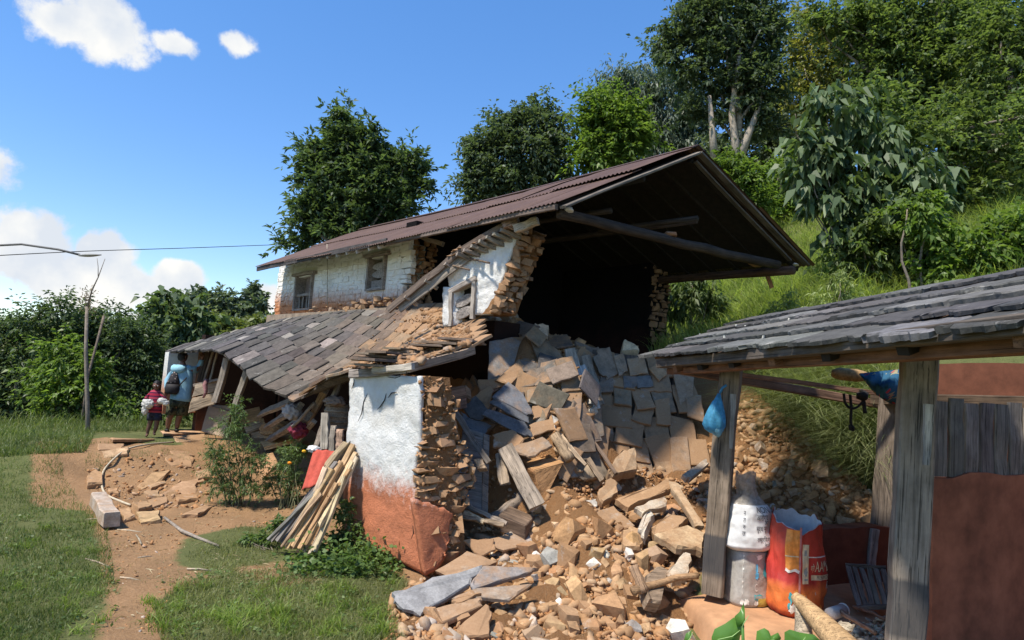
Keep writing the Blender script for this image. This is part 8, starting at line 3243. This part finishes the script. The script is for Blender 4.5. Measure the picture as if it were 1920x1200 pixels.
loft("hood", [ring(336, 684, 10, 6, -.06), ring(335, 687, 13, 8, -.10), ring(334, 692, 13.5, 8, -.13), ring(333, 697, 11, 6, -.13), ring(333, 700, 5, 3, -.12)], man, m_plain("blue_hood_cotton", (.25, .47, .56), .9, .2, 9, .5), 18)


def m_camo():
    t = NT("camouflage_cotton", .9, .1)
    p = t.pos()
    a = t.noise(p, 9, 3, .5)
    b = t.noise(p, 13, 3, .5)
    k = t.ramp(a, [(.42, (.035, .04, .025)), (.46, (.09, .085, .05)), (.56, (.055, .06, .035))], 'CONSTANT')
    k = t.mix(t.ramp(b, [(.58, 0), (.60, 1)]), k, (.02, .02, .017))
    t.base(k)
    return t.m


M_CAMO = m_camo()
loft("shorts", [ring(338, 745, 16, 12), ring(335, 755, 18.5, 13), ring(334, 762, 19, 13.5)], man, M_CAMO, 24)
loft("shorts_leg", [ring(325, 756, 10.5, 11.5, -.0), ring(323, 768, 10.2, 11), ring(321, 778, 9.6, 10, -.01)], man, M_CAMO, 18, (True, False), .01)
loft("shorts_leg", [ring(343, 756, 10.5, 11.5, .03), ring(342, 768, 10.4, 11, .04), ring(341, 779, 9.8, 10, .04)], man, M_CAMO, 18, (True, False), .01)
for (x, y, o_) in ((313, 807, .02), (331, 807, .06)):
    loft("sandal", [(m(x - 1, y, o_ - .08), R_, UP, .045, .028), (m(x, y, o_ + .02), R_, UP, .05, .034), (m(x + 1, y + .5, o_ + .15), R_, UP, .045, .022)], man, M_HAIR, 12)
# backpack
pack = empty("backpack", m(323, 735, -.2), "dark patterned drawstring backpack on the man's back", "backpack")


def m_packprint():
    t = NT("patterned_dark_nylon", .7, .2)
    p = t.pos()
    v = t.vor(p, 16)
    t.base(t.mix(t.ramp(v, [(.25, 1), (.32, 0)]), (.030, .026, .028), (.30, .24, .21)))
    t.bump(t.noise(p, 20), .3, .01)
    return t.m


M_PACK = m_packprint()
M_PACKB = m_plain("dark_nylon", (.022, .020, .022), .7, .2, 12, .2)
pr = lambda px, py, rx, ry: (m(px, py, -.17), R_, Yv, rx * k_, ry * k_)
loft("pack_body", [pr(328, 697, 2, 2), pr(327, 703, 6, 5), pr(326, 712, 9.5, 7), pr(324, 720, 12, 9)], pack, M_PACK, 22)
loft("pack_bottom", [pr(324, 720, 12.2, 9.2), pr(323, 728, 13, 9.6), pr(322, 735, 12.5, 9), pr(322, 739, 9, 6.5)], pack, M_PACKB, 22)
for (a, b) in (((329, 698), (336, 690)), ((332, 727), (350, 708)), ((327, 698), (329, 690))):
    tube("strap", [m(a[0], a[1], -.15), m((a[0] + b[0]) / 2, (a[1] + b[1]) / 2, -.19), m(b[0], b[1], -.14)], .014, M_PACKB, pack, k=6)

# ---- boy facing us, arms wrapped round white sacking
BD = 12.75
gb = P(284, 817, BD)
boy = empty("person", gb, "boy in red and navy striped shirt and dark shorts, holding white sacking", "person")


def b(px, py, off=0.0):
    return P(px, py, BD + off)


kb = BD / F
bj = [(b(290, 772), (.065, .065)), (b(291, 758), (.065, .06)), (b(291, 744), (.065, .06)), (b(292, 735), (.055, .05)), (b(293, 729), .034), (b(293, 725), .034),
      (b(281, 738), .036), (b(275, 750, -.04), .032), (b(281, 757, -.16), .028),
      (b(303, 738), .036), (b(309, 750, -.04), .032), (b(303, 758, -.16), .028),
      (b(283, 786), .058), (b(280, 799), .040), (b(278, 803), .042), (b(276, 815), .026), (b(274, 818, -.09), .022),
      (b(295, 786), .058), (b(293, 799), .040), (b(292, 803), .042), (b(289, 812), .026), (b(290, 815, -.09), .022)]
bb2 = [(0, 1), (1, 2), (2, 3), (3, 4), (4, 5), (3, 6), (6, 7), (7, 8), (3, 9), (9, 10), (10, 11), (0, 12), (12, 13), (13, 14), (14, 15), (15, 16), (0, 17), (17, 18), (18, 19), (19, 20), (20, 21)]
skin_body("body", bj, bb2, boy, M_SKIN2, 0)
hb = b(294, 723, -.02)
rt_, up_, fw_ = head_mesh("head", hb, (.35, -.92, -.08), .098, boy, M_SKIN2)
hair_cap("hair", hb, (.35, -.92, -.08), .098, boy, M_HAIR, low=-.1, front=.5)
M_EYE = m_plain("eye_white", (.6, .58, .55), .3, .02)
for s in (-1, 1):
    for (r, mt, o_, nm) in ((.012, M_EYE, 0, "eye"), (.007, M_HAIR, .007, "pupil")):
        bm = bmesh.new()
        bmesh.ops.create_icosphere(bm, subdivisions=2, radius=r)
        me = bpy.data.meshes.new(nm)
        bm.to_mesh(me)
        bm.free()
        link(nm, me, boy, Matrix.Translation(hb + (rt_ * s * .28 + fw_ * .80 + up_ * .04) * .098 + fw_ * o_), mt)


def m_stripe():
    t = NT("striped_jersey", .9, .1)
    p = t.pos()
    sp = t.n('ShaderNodeSeparateXYZ')
    t.l(p, sp.inputs[0])
    w = t.math('SINE', t.math('MULTIPLY', sp.outputs[2], 95.0))
    w2 = t.math('SINE', t.math('MULTIPLY', sp.outputs[2], 47.0))
    k = t.mix(t.ramp(w, [(.35, 0), (.45, 1)]), (.30, .022, .045), (.07, .018, .045))
    k = t.mix(t.ramp(w2, [(.90, 0), (.95, .5)]), k, (.42, .12, .16))
    t.base(k)
    return t.m


M_STR = m_stripe()


def rb_(px, py, rx, ry, off=0.0):
    return (b(px, py, off), R_, Yv, rx * kb, ry * kb)


loft("shirt", [rb_(293, 731, 5, 4.5), rb_(292, 734, 10, 6.5), rb_(292, 740, 12, 8), rb_(291, 750, 12.2, 8.6), rb_(291, 762, 12.6, 9.2), rb_(290, 773, 13, 9.6)], boy, M_STR, 24, (True, False), .010)
loft("sleeve", [(b(285, 735), (R_ + UP * .7).normalized(), Yv, .06, .06), (b(279, 741, -.01), (R_ + UP * .4).normalized(), Yv, .062, .06), (b(275, 750, -.04), R_, Yv, .056, .056)], boy, M_STR, 14)
loft("sleeve", [(b(300, 735), (R_ - UP * .7).normalized(), Yv, .06, .06), (b(305, 741, -.01), (R_ - UP * .4).normalized(), Yv, .062, .06), (b(309, 750, -.04), R_, Yv, .056, .056)], boy, M_STR, 14)
M_NAVY = m_plain("navy_cotton", (.022, .022, .035), .9, .2, 14, .3)
loft("shorts", [rb_(290, 769, 12, 8.5), rb_(290, 776, 12.6, 9), rb_(289, 780, 12.8, 9)], boy, M_NAVY, 22)
loft("shorts_leg", [rb_(284, 777, 7, 8), rb_(283, 788, 7.4, 7.8)], boy, M_NAVY, 16, (True, False), .008)
loft("shorts_leg", [rb_(296, 777, 7, 8), rb_(296, 788, 7.4, 7.8)], boy, M_NAVY, 16, (True, False), .008)
hand(boy, b(281, 757, -.16), (.8, -.3, .1), (0, -1, 0), .12, M_SKIN2)
hand(boy, b(303, 758, -.16), (-.8, -.3, .1), (0, -1, 0), .12, M_SKIN2)
M_SACKCL = m_plain("white_sacking", (.58, .55, .49), .9, .2, 22, .6)
bs = lump("white_sacking", 277, 757, BD - .20, .10, .07, .085, M_SACKCL, "crumpled white sacking held in the boy's arms", "sacking", 31, .3, 2.5)
for (x, y, rx, rz, sd) in ((272, 768, .055, .10, 33), (304, 752, .085, .06, 35), (312, 756, .05, .05, 37)):
    bm = bmesh.new()
    bmesh.ops.create_icosphere(bm, subdivisions=4, radius=1)
    for v in bm.verts:
        q = v.co.copy()
        k = 1 + .3 * mnoise.noise(q * 2.5 + Vector((sd, 0, 0))) + .15 * mnoise.noise(q * 6 + Vector((sd, 0, 0)))
        v.co = Vector((q.x * rx * k, q.y * .06 * k, q.z * rz * k))
    me = bpy.data.meshes.new("fold")
    bm.to_mesh(me)
    bm.free()
    for p in me.polygons:
        p.use_smooth = True
    link("fold", me, bs, Matrix.Translation(b(x, y, -.19)), M_SACKCL)
